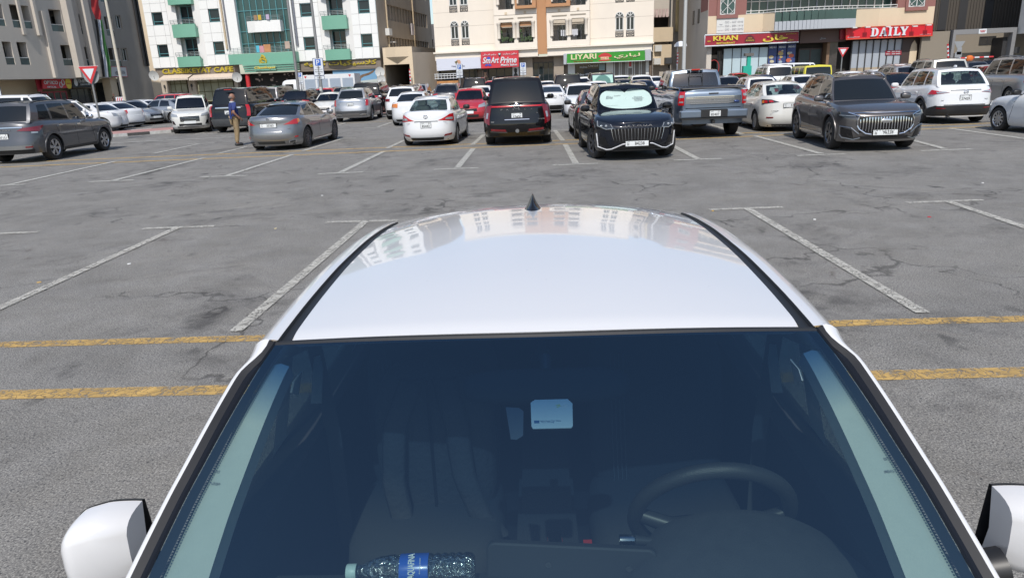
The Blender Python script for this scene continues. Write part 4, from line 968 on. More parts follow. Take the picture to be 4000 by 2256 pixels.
# white crossover with black lower trim (rear)
c = put(spec('suv', L=4.6, W=1.86, H=1.69, r=.37, fa=1.35, ra=-1.34, paint=P_WHITE, gl_rear_window=CGLASS, gl_windshield=CGLASS, gl_side=TGLASS, rim='5', rim_mat=RIMD, seats=SEATD, mirror_mat=P_WHITE,
    rp=[(.25, -.06), (.38, .02), (.62, .02), (.70, -.04), (.9, -.03), (1.02, -.07), (1.13, -.11)]),
    'white crossover with black lower bumper and wheel arches seen from behind at right', 'car', 'r', (13.25, 23.6), 84, G_ROW)
lampset(c, [(rc(c, .46), .955), (rc(c, .90), .90), (rc(c, 1.18), .90), (rc(c, 1.02), 1.04)], LENSR, 'tail_lamp', 9, 3)
lampset(c, [(rc(c, .50), .955), (rc(c, .80), .925), (rc(c, .84), .98), (rc(c, .56), .985)], LENSC, 'reversing_lamp', 5, 1, .014)
rear_patch(c, (-.46, .46), (1.01, 1.03), off=.01).build('panel_gap', GREYP, c.root)
rear_patch(c, (-.84, .84), (.26, .56), off=.010, n=14, m=3).build('bumper_trim', BLK, c.root, smooth=40)
lampset(c, [(rc(c, .8), .26), (rc(c, 1.35), .26), (rc(c, 1.30), .44), (rc(c, .8), .58)], BLK, 'bumper_corner', 6, 3, .011)
rear_patch(c, (-.60, .60), (.56, .60), off=.014, n=10, m=1).build('trim_line', SATIN, c.root)
plate(c, c.root, 0, .79, -1, 'AA', '27429')
b = MB(); xx = c.P(c.Q, .95).x-.014; b.lathe([(.055, 0), (.07, .006), (.055, .012)], 22, 'x', (xx, 0, .955)); b.box(xx-.005, xx+.008, -.045, .045, .95, .96); b.build('badge', CHROME, c.root, smooth=40)
vtext(c, c.root, 'lettering', 'TOYOTA', .04, CHROME, .58, .72, -1, .01, (.17, .026)); vtext(c, c.root, 'lettering', 'RAV4', .05, CHROME, -.58, .74, -1, .01, (.15, .034))
lampset(c, [(rc(c, .55), .47), (rc(c, .80), .48), (rc(c, .80), .51), (rc(c, .55), .50)], LENSD, 'reflector', 3, 1, .02)
flares(c, BLK, .065); side_details(c, [(.95, .35, .82, 1.0), (-.12, .3, -.18, 1.08), (-1.0, .5, -1.12, 1.1)], [(.1, .93), (-.9, .95)], None, (.24, .36, BLK))
b = MB(); b.tube([(-2.36, .45, .24), (-2.1, .45, .25)], .035, 10); b.build('exhaust_tip', SATIN, c.root)
q = MB(); q.blob((-1.3, 0, 1.71), (.09, .03, .04), .8); q.build('shark_fin_antenna', P_WHITE, c.root, smooth=40)
# white hatch/saloon nosing in from the right edge
c = put(spec('sedan', L=4.3, W=1.72, H=1.46, r=.32, paint=P_WHITE, rim='10', mirror_mat=BLK, gl_side=TGLASS, gl_windshield=TGLASS),
    'white saloon cut by the right edge, only its front wheel, mirror and door in view', 'car', 'f', (13.55, 20.35), 94, 'cars standing in the bays before the first row')
generic_front(c); generic_rear(c); side_details(c, [(.9, .3, .72, .9), (-.2, .25, -.28, .97), (-.95, .45, -1.2, 1.0)], [(.0, .79), (-.95, .82)])
# dark grey off-roader on the left
c = put(spec('suv', L=4.88, W=1.87, H=1.83, r=.39, fa=1.43, ra=-1.42, gc=.28, paint=P_GREY, ww=.26, rim='split', rb=-2.22, rt=-1.82, wb=1.0, wt=.40, yb=.78, yt=.63, glass=DGLASS,
    sh=[(-2.44, 1.2), (-1.7, 1.22), (0, 1.16), (1.0, 1.13), (1.5, 1.1), (2.2, 1.0), (2.44, .9)], sd=[(.25, -.08), (.4, -.02), (.8, 0), (1.0, -.02), (1.2, -.07)], mirror_mat=CHROME,
    win=[(.75, -.15, .3, -.2), (-.22, -1.05, -.28, -1.04), (-1.15, -1.75, -1.12, -1.5)]),
    'dark grey off-roader with silver rear bumper guard and eight spoke alloys at the left edge', 'car', 'r', (-16.15, 22.2), 92, G_ROW)
lampset(c, [(rc(c, .42), .97), (rc(c, 1.05), .93), (rc(c, 1.32), 1.10), (rc(c, .60), 1.05)], LENSD, 'tail_lamp', 9, 3, .02)
lampset(c, [(rc(c, .80), .88), (rc(c, 1.0), .88), (rc(c, 1.0), .93), (rc(c, .80), .93)], LENSC, 'reversing_lamp', 2, 1, .012)
rear_patch(c, (-.6, .6), (1.06, 1.09), off=.012).build('chrome_strip', CHROME, c.root)
plate(c, c.root, 0, .82, -1, 'S', '47151')
rear_patch(c, (-.80, .80), (.42, .54), off=.05, n=14).build('bumper_guard', SATIN, c.root, smooth=40)
rear_patch(c, (-.85, .85), (.30, .42), off=.012, n=14).build('bumper_trim', BLK, c.root, smooth=40)
lampset(c, [(rc(c, .62), .47), (rc(c, .8), .47), (rc(c, .8), .51), (rc(c, .62), .51)], LENSD, 'reflector', 2, 1, .06)
vtext(c, c.root, 'lettering', 'XTERRA', .06, CHROME, 0, 1.0, -1, .01, (.5, .04), spacing=1.8)
flares(c, P_GREY, .05); side_details(c, [(.85, .4, .72, 1.1), (-.14, .4, -.2, 1.14), (-1.05, .55, -1.15, 1.16)], [(.02, 1.02), (-.95, 1.04)], CHROME, (.28, .36, BLK))
roof_rails(c, BLK, -1.7, .3, .62, .04)
generic_front(c, .85, .14, (.6, .82))
# dark saloon hidden behind the black crossover
c = put(spec('sedan', L=4.7, W=1.8, paint=P_GREY, rim_mat=RIM, mirror_mat=BLK), 'dark grey saloon half hidden behind the black crossover with the sun shade', 'car', 'r', (2.1, 22.75), 91, G_ROW)
generic_rear(c, LENSR, .84, .15, .5, 1.05); side_details(c, [(.9, .3, .72, .9), (-.2, .25, -.28, .97), (-.95, .45, -1.2, 1.0)], [(.0, .79), (-.95, .82)], CHROME)
G2 = 'cars parked in the middle rows'
# second rank, seen in part
c = put(spec('suv', L=4.44, W=1.7, H=1.7, r=.34, fa=1.32, ra=-1.36, paint=P_PEARL, gl_windshield=TGLASS, rim_mat=RIMD, mirror_mat=P_PEARL, yb=.70, yt=.56), 'white compact off-roader facing the viewer with black grille, left of the large black one', 'car', 'f', (-16.2, 33.6), -69, G2)
generic_front(c, .82, .12, (.55, .78), (.36, .46))
for z in (.60, .66, .72): rear_patch(c, (-.42, .42), (z-.006, z+.006), end=1, off=.02).build('grille_bar', SATIN, c.root)
rear_patch(c, (-.6, .6), (.25, .34), end=1, off=.014).build('bumper_guard', SATIN, c.root, smooth=40)
lampset(c, [(.66, .42), (.86, .44), (.88, .60), (.74, .58)], BLKG, 'fog_lamp_recess', 3, 2); side_details(c, [(.95, .35, .82, 1.0), (-.12, .3, -.18, 1.08), (-1.0, .5, -1.12, 1.1)], [(.1, .93), (-.9, .95)])
c = put(spec('bigsuv', L=5.38, W=2.06, H=1.95, r=.42, fa=1.5, ra=-1.57, paint=P_BLACK, rim_mat=RIMD, mirror_mat=P_BLACK), 'large black off-roader with tall upright red tail lamps behind the man', 'car', 'r', (-13.75, 33.2), 89, G2)
lampset(c, [(rc(c, .82), .72), (rc(c, .98), .72), (rc(c, 1.0), 1.2), (rc(c, .84), 1.2)], LENSR, 'tail_lamp', 2, 5, .02)
rear_patch(c, (-.6, .6), (1.08, 1.13), off=.02).build('chrome_strip', CHROME, c.root); plate(c, c.root, 0, .9, -1, 'H', '6', False)
rear_patch(c, (-.85, .85), (.3, .62), off=.04, n=14).build('bumper_trim', GREYP, c.root, smooth=40)
b = MB(); b.box(-2.36, -2.28, -.17, .17, 1.865, 1.895); b.build('brake_lamp', LENSR, c.root); roof_rails(c, CHROME, -2.0, .5, .70, .04)
side_details(c, [(.9, .35, .8, 1.15), (-.1, .35, -.12, 1.15), (-1.1, .5, -1.15, 1.15)], [(.1, 1.03), (-.95, 1.04)], CHROME)
c = put(spec('suv', L=4.8, W=1.9, H=1.68, r=.38, fa=1.4, ra=-1.42, paint=P_SILVER, glass=DGLASS, mirror_mat=P_SILVER), 'silver crossover with vertical red tail lamps right of the parking sign post', 'car', 'r', (-9.5, 37.9), 92, G2)
lampset(c, [(rc(c, .78), .80), (rc(c, .96), .80), (rc(c, 1.10), 1.10), (rc(c, .88), 1.10)], LENSR, 'tail_lamp', 3, 4, .016)
rear_patch(c, (-.60, .60), (1.02, 1.06), off=.016).build('chrome_strip', CHROME, c.root); plate(c, c.root, 0, .88, -1, 'G', '8541', False)
rear_patch(c, (-.86, .86), (.30, .56), off=.010, n=14).build('bumper_trim', GREYP, c.root, smooth=40); rear_patch(c, (-.45, .45), (.28, .44), off=.03).build('bumper_guard', SATIN, c.root, smooth=40)
lampset(c, [(rc(c, .55), .36), (rc(c, .75), .36), (rc(c, .75), .42), (rc(c, .55), .42)], CHROME, 'exhaust_tip', 2, 1, .02); flares(c, GREYP, .05)
roof_rails(c, CHROME, -1.6, .42, .62, .04); side_details(c, [(.98, .35, .84, 1.0), (-.12, .3, -.18, 1.08), (-1.0, .5, -1.12, 1.1)], [(.1, .95), (-.9, .97)], CHROME)
c = put(spec('sedan', L=4.6, paint=P_WHITE), 'white saloon with orange tinted tail lamp beyond the white saloon with beige seats', 'car', 'r', (-5.65, 33.1), 90, G2)
generic_rear(c, LENSO, .84, .14, .5, 1.05, .6)
c = put(spec('suv', L=4.6, paint=P_WHITE), 'white crossover behind two white saloons left of the red hatchback', 'car', 'r', (-7.0, 38.6), 90, G2)
generic_rear(c, LENSD, .95, .12, .6, 1.05, .7); rear_patch(c, (-.86, .86), (.26, .5), off=.010, n=14).build('bumper_cladding', BLK, c.root, smooth=40); roof_rails(c, SATIN, -1.5, .35)
c = put(spec('hatch', L=3.85, H=1.5, paint=P_RED, gl_windshield=CGLASS, gl_side=TGLASS), 'red hatchback facing the viewer between the white saloon and the large black off-roader', 'car', 'f', (-3.05, 33.5), -90, G2)
generic_front(c, .72, .15, (.5, .62), (.24, .36))
c = put(spec('sedan', L=4.7, W=1.85, H=1.44, paint=P_WHITE, rb=-1.95, rt=-.7), 'white fastback saloon with dark rear glass just right of the large black off-roader', 'car', 'r', (.85, 38.9), 90, G2)
generic_rear(c, LENSD, .86, .1, .55, 1.05); plate(c, c.root, 0, .84, -1, 'F', '48792', True); rear_patch(c, (-.7, .7), (.18, .42), off=.008).build('diffuser', BLK, c.root, smooth=40)
vtext(c, c.root, 'badge', 'T', .08, GREYP, 0, .98, -1, .01, (.05, .05))
c = put(spec('hatch', L=4.0, H=1.52, paint=P_WHITE), 'white hatchback facing the viewer behind the dark grey saloon', 'car', 'f', (2.15, 33.9), -90, G2)
generic_front(c, .74, .2, (.5, .6), (.26, .36))
# ---------------------------------------------------------------- cars further back: one of each kind, then copies
def hor(px): return 295-.0415*(px-2000)
def kids(o): return [x for x in list(bpy.data.objects) if x.parent == o]
PROTO = {}
def copy_car(key, label, cat, loc, hd, pm, group, name):
    src, oldpm, parts = PROTO[key]
    r = src.copy(); COL.objects.link(r); r.location = loc; r.rotation_euler = (0, 0, hd); r.name = name
    r['label'] = label; r['category'] = cat; r['group'] = group
    for ch, subs in parts:
        c_ = ch.copy(); COL.objects.link(c_); c_.parent = r
        if len(c_.material_slots) and c_.material_slots[0].material == oldpm:
            c_.material_slots[0].link = 'OBJECT'; c_.material_slots[0].material = pm
        for g in subs:
            d = g.copy(); COL.objects.link(d); d.parent = c_
    return r
def bg_proto(key, sp, front=False):
    lab = 'x'
    c = build_car(sp, lab, 'car', (0, 0), 0, None, 'parked_car')
    k = sp.get('kk', 'sedan'); zl = {'sedan': .84, 'hatch': .84, 'suv': .96, 'bigsuv': 1.0, 'van': 1.0, 'jeep': .95}[k]
    generic_rear(c, LENSR, zl, .15, .55, 1.0, zl-.12); generic_front(c, zl-.14, .14, (zl-.36, zl-.2), (.26, .38))
    if k in ('suv', 'bigsuv'): roof_rails(c, SATIN, -1.5, .3)
    if k == 'jeep':
        b = MB(); b.lathe([(.001, -.2), (.3, -.2), (.36, -.14), (.36, .02)], 22, 'x', (-2.16, 0, .95)); b.build('spare_wheel_cover', BLK, c.root, smooth=40)
        flares(c, BLK, .1)
    side_details(c, [(c.wb-.12, .35, c.wt+.45, c.zs(.8)-.04), (-.15, .35, -.2, c.zs(0)-.04), (-1.0, .5, -1.1, c.zs(-1)-.04)], [(.05, c.zs(0)-.15), (-.9, c.zs(0)-.14)])
    PROTO[key] = (c.root, sp['paint'], [(ch, kids(ch)) for ch in kids(c.root)])
    return c
used = {}
def bgcar(kind, px, Y, hd, pm, label, cat='car', group='cars parked in the farther rows', name='parked_car', **kw):
    key = (kind, kw.get('variant', ''))
    X = atY(px, hor(px)+20, Y).x
    if key not in PROTO:
        sp = spec(kind, paint=pm, kk=kind, glass=(PGLASS if kind in ('sedan', 'hatch', 'suv') else DGLASS), **{k: v for k, v in kw.items() if k != 'variant'}); bg_proto(key, sp)
        r = PROTO[key][0]; r.location = (X, Y, 0); r.rotation_euler = (0, 0, R(hd)); r['label'] = label; r['category'] = cat; r['group'] = group; r.name = name
    else: copy_car(key, label, cat, (X, Y, 0), R(hd), pm, group, name)
B = bgcar
LG = 'cars along the left side street'
B('van', 60, 36, 4, P_WHITE, 'long white minibus seen from the side behind the dark grey off-roader at left', 'van', LG, 'parked_van', H=2.06, L=6.0)
B('suv', 262, 37, 28, P_WHITE, 'white off-roader with dark windows just right of the white minibus', 'car', LG)
B('sedan', 335, 38.5, 160, P_WHITE, 'white saloon half hidden behind the nose of the dark grey off-roader', 'car', LG)
B('sedan', 408, 41, 162, P_WHITE, 'white saloon with red tail lamps standing behind the yield sign post', 'car', LG)
B('sedan', 505, 44.0, -25, P_SILVER, 'small silver saloon with its nose to the right between two white saloons', 'car', LG)
B('sedan', 533, 46.0, 165, P_WHITE, 'white saloon left of the silver one below the dark arcade', 'car', LG)
B('sedan', 632, 44.8, 165, P_SILVER, 'silver saloon with bright alloys left of the white compact off-roader', 'car', LG)
B('suv', 655, 53, 170, P_RED, 'bright red crossover in front of the cafe awnings', 'car', LG)
FG = 'cars parked in the farther rows'
B('bigsuv', 1085, 45, 89, P_GREY, 'dark grey off-roader right behind the large black one with upright lamps', 'car', FG)
B('suv', 1192, 43.5, 88, P_BLACK, 'black crossover just left of the parking sign post', 'car', FG)
B('sedan', 1165, 49.5, -90, P_SILVER, 'silver saloon seen past the roof of the black crossover by the sign post', 'car', FG)
B('sedan', 1287, 43.5, -88, P_PEARL, 'pearl white saloon facing the viewer behind the parking sign post', 'car', FG)
B('suv', 1290, 52.5, 90, P_RED, 'red crossover roof showing right of the parking sign post', 'car', FG)
B('suv', 1366, 50.5, 90, P_BLACK, 'black crossover roof above the silver crossover', 'car', FG)
B('bigsuv', 1460, 46, 90, P_BLACK, 'black off-roader right behind the silver crossover', 'car', FG)
B('hatch', 1521, 56, 90, P_WHITE, 'white hatchback in front of the dark passage', 'car', FG)
B('suv', 1606, 47.5, 90, P_BLACK, 'black crossover behind the white crossover near the dark passage', 'car', FG)
B('suv', 1640, 54, 92, P_SILVER, 'silver off-roader beside the lorry with the rails', 'car', FG)
B('suv', 1756, 45.5, 90, P_GREY, 'dark grey crossover with chrome rails behind the red hatchback', 'car', FG)
B('bigsuv', 1862, 56, 90, P_BLACK, 'black off-roader with sun glint left of the large black off-roader', 'car', FG)
B('sedan', 1880, 45.5, 90, P_WHITE, 'white saloon partly behind the red hatchback and the large black off-roader', 'car', FG)
B('suv', 1930, 58, 90, P_RED, 'dark red crossover glimpsed below the salon sign', 'car', FG)
B('bigsuv', 2212, 47.5, 90, P_BLACK, 'black off-roader behind the white fastback', 'car', FG)
B('sedan', 2135, 60, 90, P_WHITE, 'white saloon roof before the glass entrance', 'car', FG)
B('suv', 2283, 54, -90, P_WHITE, 'white crossover left of the olive one with the green shade', 'car', FG)
B('bigsuv', 2350, 49, -90, P_BRONZE, 'bronze off-roader with a pale green sun shade behind its windscreen', 'car', FG, variant='shade', gl_windshield=CGLASS)
B('sedan', 2330, 44.5, -90, P_WHITE, 'white saloon in front of the bronze off-roader', 'car', FG)
B('suv', 2417, 57, 90, P_WHITE, 'white crossover with glinting rear window below the green shop sign', 'car', FG)
B('sedan', 2425, 51, 90, P_BRONZE, 'bronze saloon right of the bronze off-roader', 'car', FG)
B('suv', 2502, 50, -90, P_WHITE, 'white crossover facing the viewer just left of the pickup', 'car', FG)
B('sedan', 2552, 62, 90, P_WHITE, 'white saloon beyond the left shoulder of the pickup', 'car', FG)
B('sedan', 2500, 43, 90, P_NAVY, 'navy saloon roof above the black crossover with the sun shade', 'car', FG)
B('sedan', 2840, 44, -90, P_SILVER, 'silver saloon facing the viewer just right of the pickup cab', 'car', FG)
B('sedan', 2878, 60, 90, P_RED, 'dark red saloon beyond the silver one right of the pickup', 'car', FG)
B('hatch', 2945, 35.0, 88, P_WHITE, 'small white hatchback with red tail lamp left of the pearl saloon roof', 'car', FG)
B('sedan', 2960, 45, 90, P_NAVY, 'navy saloon behind the small white hatchback', 'car', FG)
B('bigsuv', 3010, 49.5, 88, P_WHITE, 'white off-roader with black rear glass left of the yellow one', 'car', FG)
B('van', 3105, 60, 4, P_WHITE, 'long white van seen from the side behind the yellow off-roader', 'van', FG, 'parked_van')
B('jeep', 3152, 44.5, 88, P_YELLOW, 'boxy bright yellow off-roader with black spare wheel', 'car', FG)
B('sedan', 3118, 38, 88, P_WHITE, 'white saloon below the yellow off-roader', 'car', FG)
B('sedan', 3310, 43, 88, P_WHITE, 'white saloon roof above the left roof rail of the bronze crossover', 'car', FG)
B('sedan', 3420, 47, 88, P_WHITE, 'white saloon roof above the right roof rail of the bronze crossover', 'car', FG)
B('suv', 3489, 53, 88, P_WHITE, 'white crossover below the long red restaurant sign', 'car', FG)
B('suv', 3496, 42, 88, P_SILVER, 'silver crossover between the white one and the boxy pale off-roader', 'car', FG)
B('sedan', 3480, 32.0, 88, P_BLACK, 'black saloon between the bronze and the white black-trimmed crossover', 'car', FG)
B('bigsuv', 3640, 39.5, 84, P_BEIGE, 'boxy pale beige off-roader behind the white black-trimmed crossover', 'car', FG)
B('suv', 3765, 52, 88, P_GREY, 'dark grey crossover below the grey gateway', 'car', FG)
B('suv', 3818, 58, 88, P_BLACK, 'black crossover at the far right gateway', 'car', FG)
B('sedan', 3850, 46, 88, P_WHITE, 'white saloon at the far right behind the silver off-roader', 'car', FG)
B('sedan', 3885, 41, 86, P_RED, 'dark red saloon left of the silver off-roader at the right edge', 'car', FG)
B('bigsuv', 3985, 30.0, 84, P_SILVER, 'big silver off-roader cut by the right edge', 'car', FG)
B('sedan', 1990, 62, 90, P_SILVER, 'silver saloon beneath the red salon sign', 'car', FG)
B('sedan', 1000, 60, 90, P_BLACK, 'black saloon before the dark cafe entrance', 'car', FG)
# pale green shade of the bronze off-roader
X = atY(2350, 300, 49).x
sh2 = thing('sun_shade', 'pale green sun shade behind the windscreen of the bronze off-roader', 'sun shade', (X, 49, 0), R(-90))
q = MB(); q.grid([[(1.0-.35*v, y, 1.27+.50*v) for v in (0, .5, 1)] for y in (-.66, -.3, -.05, 0, .05, .3, .66)]); q.build('shade_panel', M_('shade_green', (.30, .48, .42), .6), sh2)
# ---------------------------------------------------------------- the man between the cars
def person(name, label, loc, face, shirt, trousers, skin, scale=1., bald=True):
    r = thing(name, label, 'person', loc, face, None)
    # x forward, y left; skin-modifier figure
    J = {'pelvis': (0, 0, .95), 'waist': (.01, 0, 1.08), 'chest': (.0, 0, 1.30), 'neckb': (-.01, 0, 1.46), 'neck': (.005, 0, 1.53), 'head0': (.02, 0, 1.60), 'head1': (.025, 0, 1.70),
         'shL': (-.01, .17, 1.42), 'elL': (-.05, .25, 1.14), 'wrL': (.14, .23, .98), 'hdL': (.20, .21, .96), 'shR': (-.01, -.17, 1.42), 'elR': (-.07, -.25, 1.14), 'wrR': (.10, -.24, .95), 'hdR': (.15, -.23, .91),
         'hipL': (0, .09, .90), 'knL': (.03, .10, .50), 'anL': (-.01, .10, .09), 'toL': (.15, .12, .035), 'hipR': (0, -.09, .90), 'knR': (.01, -.10, .50), 'anR': (-.06, -.10, .09), 'toR': (.10, -.12, .035)}
    RAD = {'pelvis': (.15, .12), 'waist': (.155, .125), 'chest': (.17, .12), 'neckb': (.075, .07), 'neck': (.058, .058), 'head0': (.078, .07), 'head1': (.088, .078), 'sh': (.065, .065), 'el': (.045, .045), 'wr': (.03, .03), 'hd': (.035, .022),
           'hip': (.095, .09), 'kn': (.062, .062), 'an': (.045, .045), 'to': (.04, .032)}
    E = [('pelvis', 'waist'), ('waist', 'chest'), ('chest', 'neckb'), ('neckb', 'neck'), ('neck', 'head0'), ('head0', 'head1')]
    for s_ in 'LR': E += [('chest', 'sh'+s_), ('sh'+s_, 'el'+s_), ('el'+s_, 'wr'+s_), ('wr'+s_, 'hd'+s_), ('pelvis', 'hip'+s_), ('hip'+s_, 'kn'+s_), ('kn'+s_, 'an'+s_), ('an'+s_, 'to'+s_)]
    def skinmesh(names, edges, grow, root_, nm, mat, sub=2, par=r):
        idx = {n_: i for i, n_ in enumerate(names)}
        me = bpy.data.meshes.new(nm); me.from_pydata([J[n_] for n_ in names], [(idx[a], idx[b]) for a, b in edges], [])
        o = bpy.data.objects.new(nm, me); COL.objects.link(o)
        md = o.modifiers.new('skin', 'SKIN'); 
        for n_, i in idx.items():
            k = n_ if n_ in RAD else n_.rstrip('LR'); a, b = RAD[k]; sv = me.skin_vertices[0].data[i]; sv.radius = (b+grow, a+grow) if n_ in ('pelvis', 'waist', 'chest') else (a+grow, b+grow); sv.use_root = (n_ == root_)
        s2 = o.modifiers.new('sub', 'SUBSURF'); s2.levels = sub; s2.render_levels = sub
        dg = bpy.context.evaluated_depsgraph_get(); m2 = bpy.data.meshes.new_from_object(o.evaluated_get(dg))
        bpy.data.objects.remove(o)
        for p in m2.polygons: p.use_smooth = True
        m2.materials.clear()
        return link(nm, m2, mat, par)
    if not me_ok(): pass
    body = skinmesh(list(J), E, 0, 'pelvis', 'body', skin)
    J2 = dict(J)
    J['elL2'] = tuple(Vector(J['shL']).lerp(Vector(J['elL']), .85)); J['elR2'] = tuple(Vector(J['shR']).lerp(Vector(J['elR']), .85)); RAD['elL2'] = RAD['elR2'] = (.055, .055)
    RAD['waist2'] = (.16, .135); J['waist2'] = (0, 0, .93)
    skinmesh(['waist2', 'waist', 'chest', 'neckb', 'shL', 'elL2', 'shR', 'elR2'], [('waist2', 'waist'), ('waist', 'chest'), ('chest', 'neckb'), ('chest', 'shL'), ('shL', 'elL2'), ('chest', 'shR'), ('shR', 'elR2')], .014, 'waist', 'shirt', shirt)
    skinmesh(['pelvis', 'hipL', 'knL', 'anL', 'hipR', 'knR', 'anR'], [('pelvis', 'hipL'), ('hipL', 'knL'), ('knL', 'anL'), ('pelvis', 'hipR'), ('hipR', 'knR'), ('knR', 'anR')], .018, 'pelvis', 'trousers', trousers)
    for s_, sg in (('L', 1), ('R', -1)):
        a = Vector(J['an'+s_]); q = MB(); q.blob((a.x+.06, sg*.11, .05), (.145, .052, .05), .7, 14, 8); q.build('shoe', BLK, r, smooth=50)
        h = Vector(J['hd'+s_]); w_ = Vector(J['wr'+s_]); d = (h-w_).normalized(); side = Vector((0, 1, 0)).cross(d).normalized()
        for k, (off, ln) in enumerate(((-.027, .06), (-.009, .072), (.009, .068), (.026, .052))):
            p = h+d*.02+side*off; q = MB(); q.tube([p, p+d*ln*.5, p+d*ln*.9+Vector((0, -sg*.02, -.01))], [.009, .008, .006], 6); q.build('finger', skin, body, smooth=60)
        p = w_+d*.02; q = MB(); q.tube([p, p-side*.035+d*.03, p-side*.04+d*.055], [.011, .010, .007], 6); q.build('thumb', skin, body, smooth=60)
    # head details: ears, nose, eyes, mouth, hair fringe
    q = MB(); q.blob((.022, 0, 1.655), (.098, .078, .118), .95, 18, 14); q.blob((.118, 0, 1.635), (.020, .014, .022), .9, 8, 6)
    for sg in (1, -1): q.blob((.01, sg*.080, 1.64), (.018, .010, .03), .9, 8, 6)
    q.build('head', skin, body, smooth=60)
    q = MB()
    for sg in (1, -1): q.blob((.108, sg*.03, 1.662), (.006, .011, .006), .9, 8, 6)
    q.blob((.112, 0, 1.595), (.004, .022, .004), .9, 8, 6); q.build('face_features', M_('face_dark', (.05, .025, .02), .5), body, smooth=60)
    if bald: q = MB(); q.blob((-.02, 0, 1.645), (.082, .082, .055), .9, 18, 8); q.build('hair', M_('hair_grey', (.16, .13, .115), .8), body, smooth=60)
    else: q = MB(); q.blob((.005, 0, 1.69), (.098, .085, .09), .9, 18, 8); q.build('hair', BLK, body, smooth=60)
    r.scale = (scale,)*3
    return r
def me_ok(): return True
SKIN = M_('skin', (.26, .13, .085), .55, noise=.15, nscale=14); SHIRT = M_('shirt_blue', (.018, .035, .155), .8, noise=.2, bump=.3, bscale=30); KHAKI = M_('khaki', (.26, .19, .105), .85, noise=.2, bump=.5, bscale=22)
man = person('person', 'bald man in a navy polo shirt and khaki trousers standing beside the steel grey saloon', at(932, 569), R(38), SHIRT, KHAKI, SKIN, 1.0)
q = MB(); q.lathe([(.072, 0), (.082, .0), (.086, .035), (.078, .04)], 18, 'z', (-.005, 0, 1.475)); q.build('collar', M_('collar_pale', (.55, .57, .6), .8), man, smooth=50)
q = MB(); q.lathe([(.165, 0), (.168, .02), (.165, .04)], 20, 'z', (0, 0, .965)); bl = q.build('belt', BLK, man); bl.scale = (.85, 1, 1)
for px in (447, ):
    X = atY(px, 385, 84); person('person', 'distant person in dark clothes standing in the shade of the left arcade', (X.x, 84, 0), R(-90), BLK, BLK, SKIN, 1.0, False)
# ---------------------------------------------------------------- street furniture
GALV = M_('galvanised_steel', (.27, .27, .265), .5, .5, noise=.15, dirt=.4); SIGNBLUE = M_('sign_blue', (.02, .10, .42), .4); SIGNW = M_('sign_white', (.60, .63, .66), .4); SIGNR = M_('sign_red', (.50, .03, .035), .4); DARKB = M_('sign_dark_blue', (.012, .03, .10), .4); BACK = M_('sign_back', (.30, .31, .32), .5, .4)
def rounded(w_, h_, r_, k=4):
    P = []
    for cx, cz, a0 in ((w_/2-r_, h_/2-r_, 0), (-w_/2+r_, h_/2-r_, 90), (-w_/2+r_, -h_/2+r_, 180), (w_/2-r_, -h_/2+r_, 270)):
        for i in range(k+1): a = R(a0+90*i/k); P.append((cx+r_*math.cos(a), cz+r_*math.sin(a)))
    return P
FR = frame((0, 0, 0), (1, 0, 0), (0, 0, 1), (0, -1, 0))      # faces the viewer (-Y)
def slab(name, w_, h_, x, z, y, th, mat, par, r_=.03):
    q = MB(); q.poly_prism(rounded(w_, h_, r_), 0, th); return q.build(name, mat, par, M=Matrix.Translation((x, y, z)) @ FR)
def p_sign(root, z, s=1., zone='319D', y=-.06, full=True):
    b = slab('sign_panel', .62*s, 1.0*s, 0, z, y, .02, DARKB, root, .05*s); slab('sign_face', .565*s, .945*s, 0, z, y-.022, .004, SIGNW, root, .04*s)
    slab('parking_panel', .34*s, .36*s, 0, z+.25*s, y-.028, .004, SIGNBLUE, root, .03*s)
    T = lambda body, zz, fit, m=INK: text('lettering', body, .1, m, root, Matrix.Translation((0, y-.031-.004, zz)) @ FR, .001, .01, fit)
    T('P', z+.25*s, (.19*s, .28*s), SIGNW); T(arabic('مواقف'), z-.03*s, (.24*s, .09*s)); T(arabic('خاضعة للرسوم'), z-.15*s, (.46*s, .08*s)); T('Paid Parking', z-.28*s, (.44*s, .08*s)); T('Zone', z-.385*s, (.17*s, .06*s))
    slab('zone_panel', .60*s, .19*s, 0, z-.61*s, y, .02, DARKB, root, .04*s); slab('zone_face', .56*s, .155*s, 0, z-.61*s, y-.022, .004, SIGNW, root, .03*s)
    T(zone, z-.61*s, (.26*s, .09*s))
bp = at(1270, 448, .12); ps = thing('parking_sign', 'blue and white paid parking sign with zone plate 319D on a tall grey lamp post', 'parking sign', (bp.x, bp.y-.2, .12))
q = MB(); q.tube([(0, 0, 0), (0, 0, 1.2), (0, 0, 9)], [.115, .10, .062], 14); q.build('post', GALV, ps, smooth=40)
p0 = atY(1240, 262, bp.y-.3)
p_sign(ps, p0.z-.12, 1.02)
q = MB(); 
for zz in (1.0, 1.25, 1.5, 1.62): q.box(-.075, .06, -.125, -.10, zz-.08, zz+.03)
q.build('sticker', M_('sticker_pale', (.5, .5, .48), .7), ps)
def post(name, label, cat, px, pyb, Y, r0, h, mat=GALV, extra=None):
    b = atY(px, pyb, Y); t = thing(name, label, cat, (b.x, Y, 0))
    q = MB(); q.tube([(0, 0, 0), (0, 0, h)], [r0, r0*.7], 12); q.build('pole', mat, t, smooth=40); return t
CREAMP = M_('pole_cream', (.50, .46, .38), .6, noise=.1)
post('street_lamp', 'thin grey lamp post standing left of the parking sign before the cafe', 'lamp post', 1166, 352, 52, .11, 11)
fp = post('flagpole', 'tall cream flagpole beside the long flag on the left building', 'flagpole', 487, 385, 60, .13, 15, CREAMP)
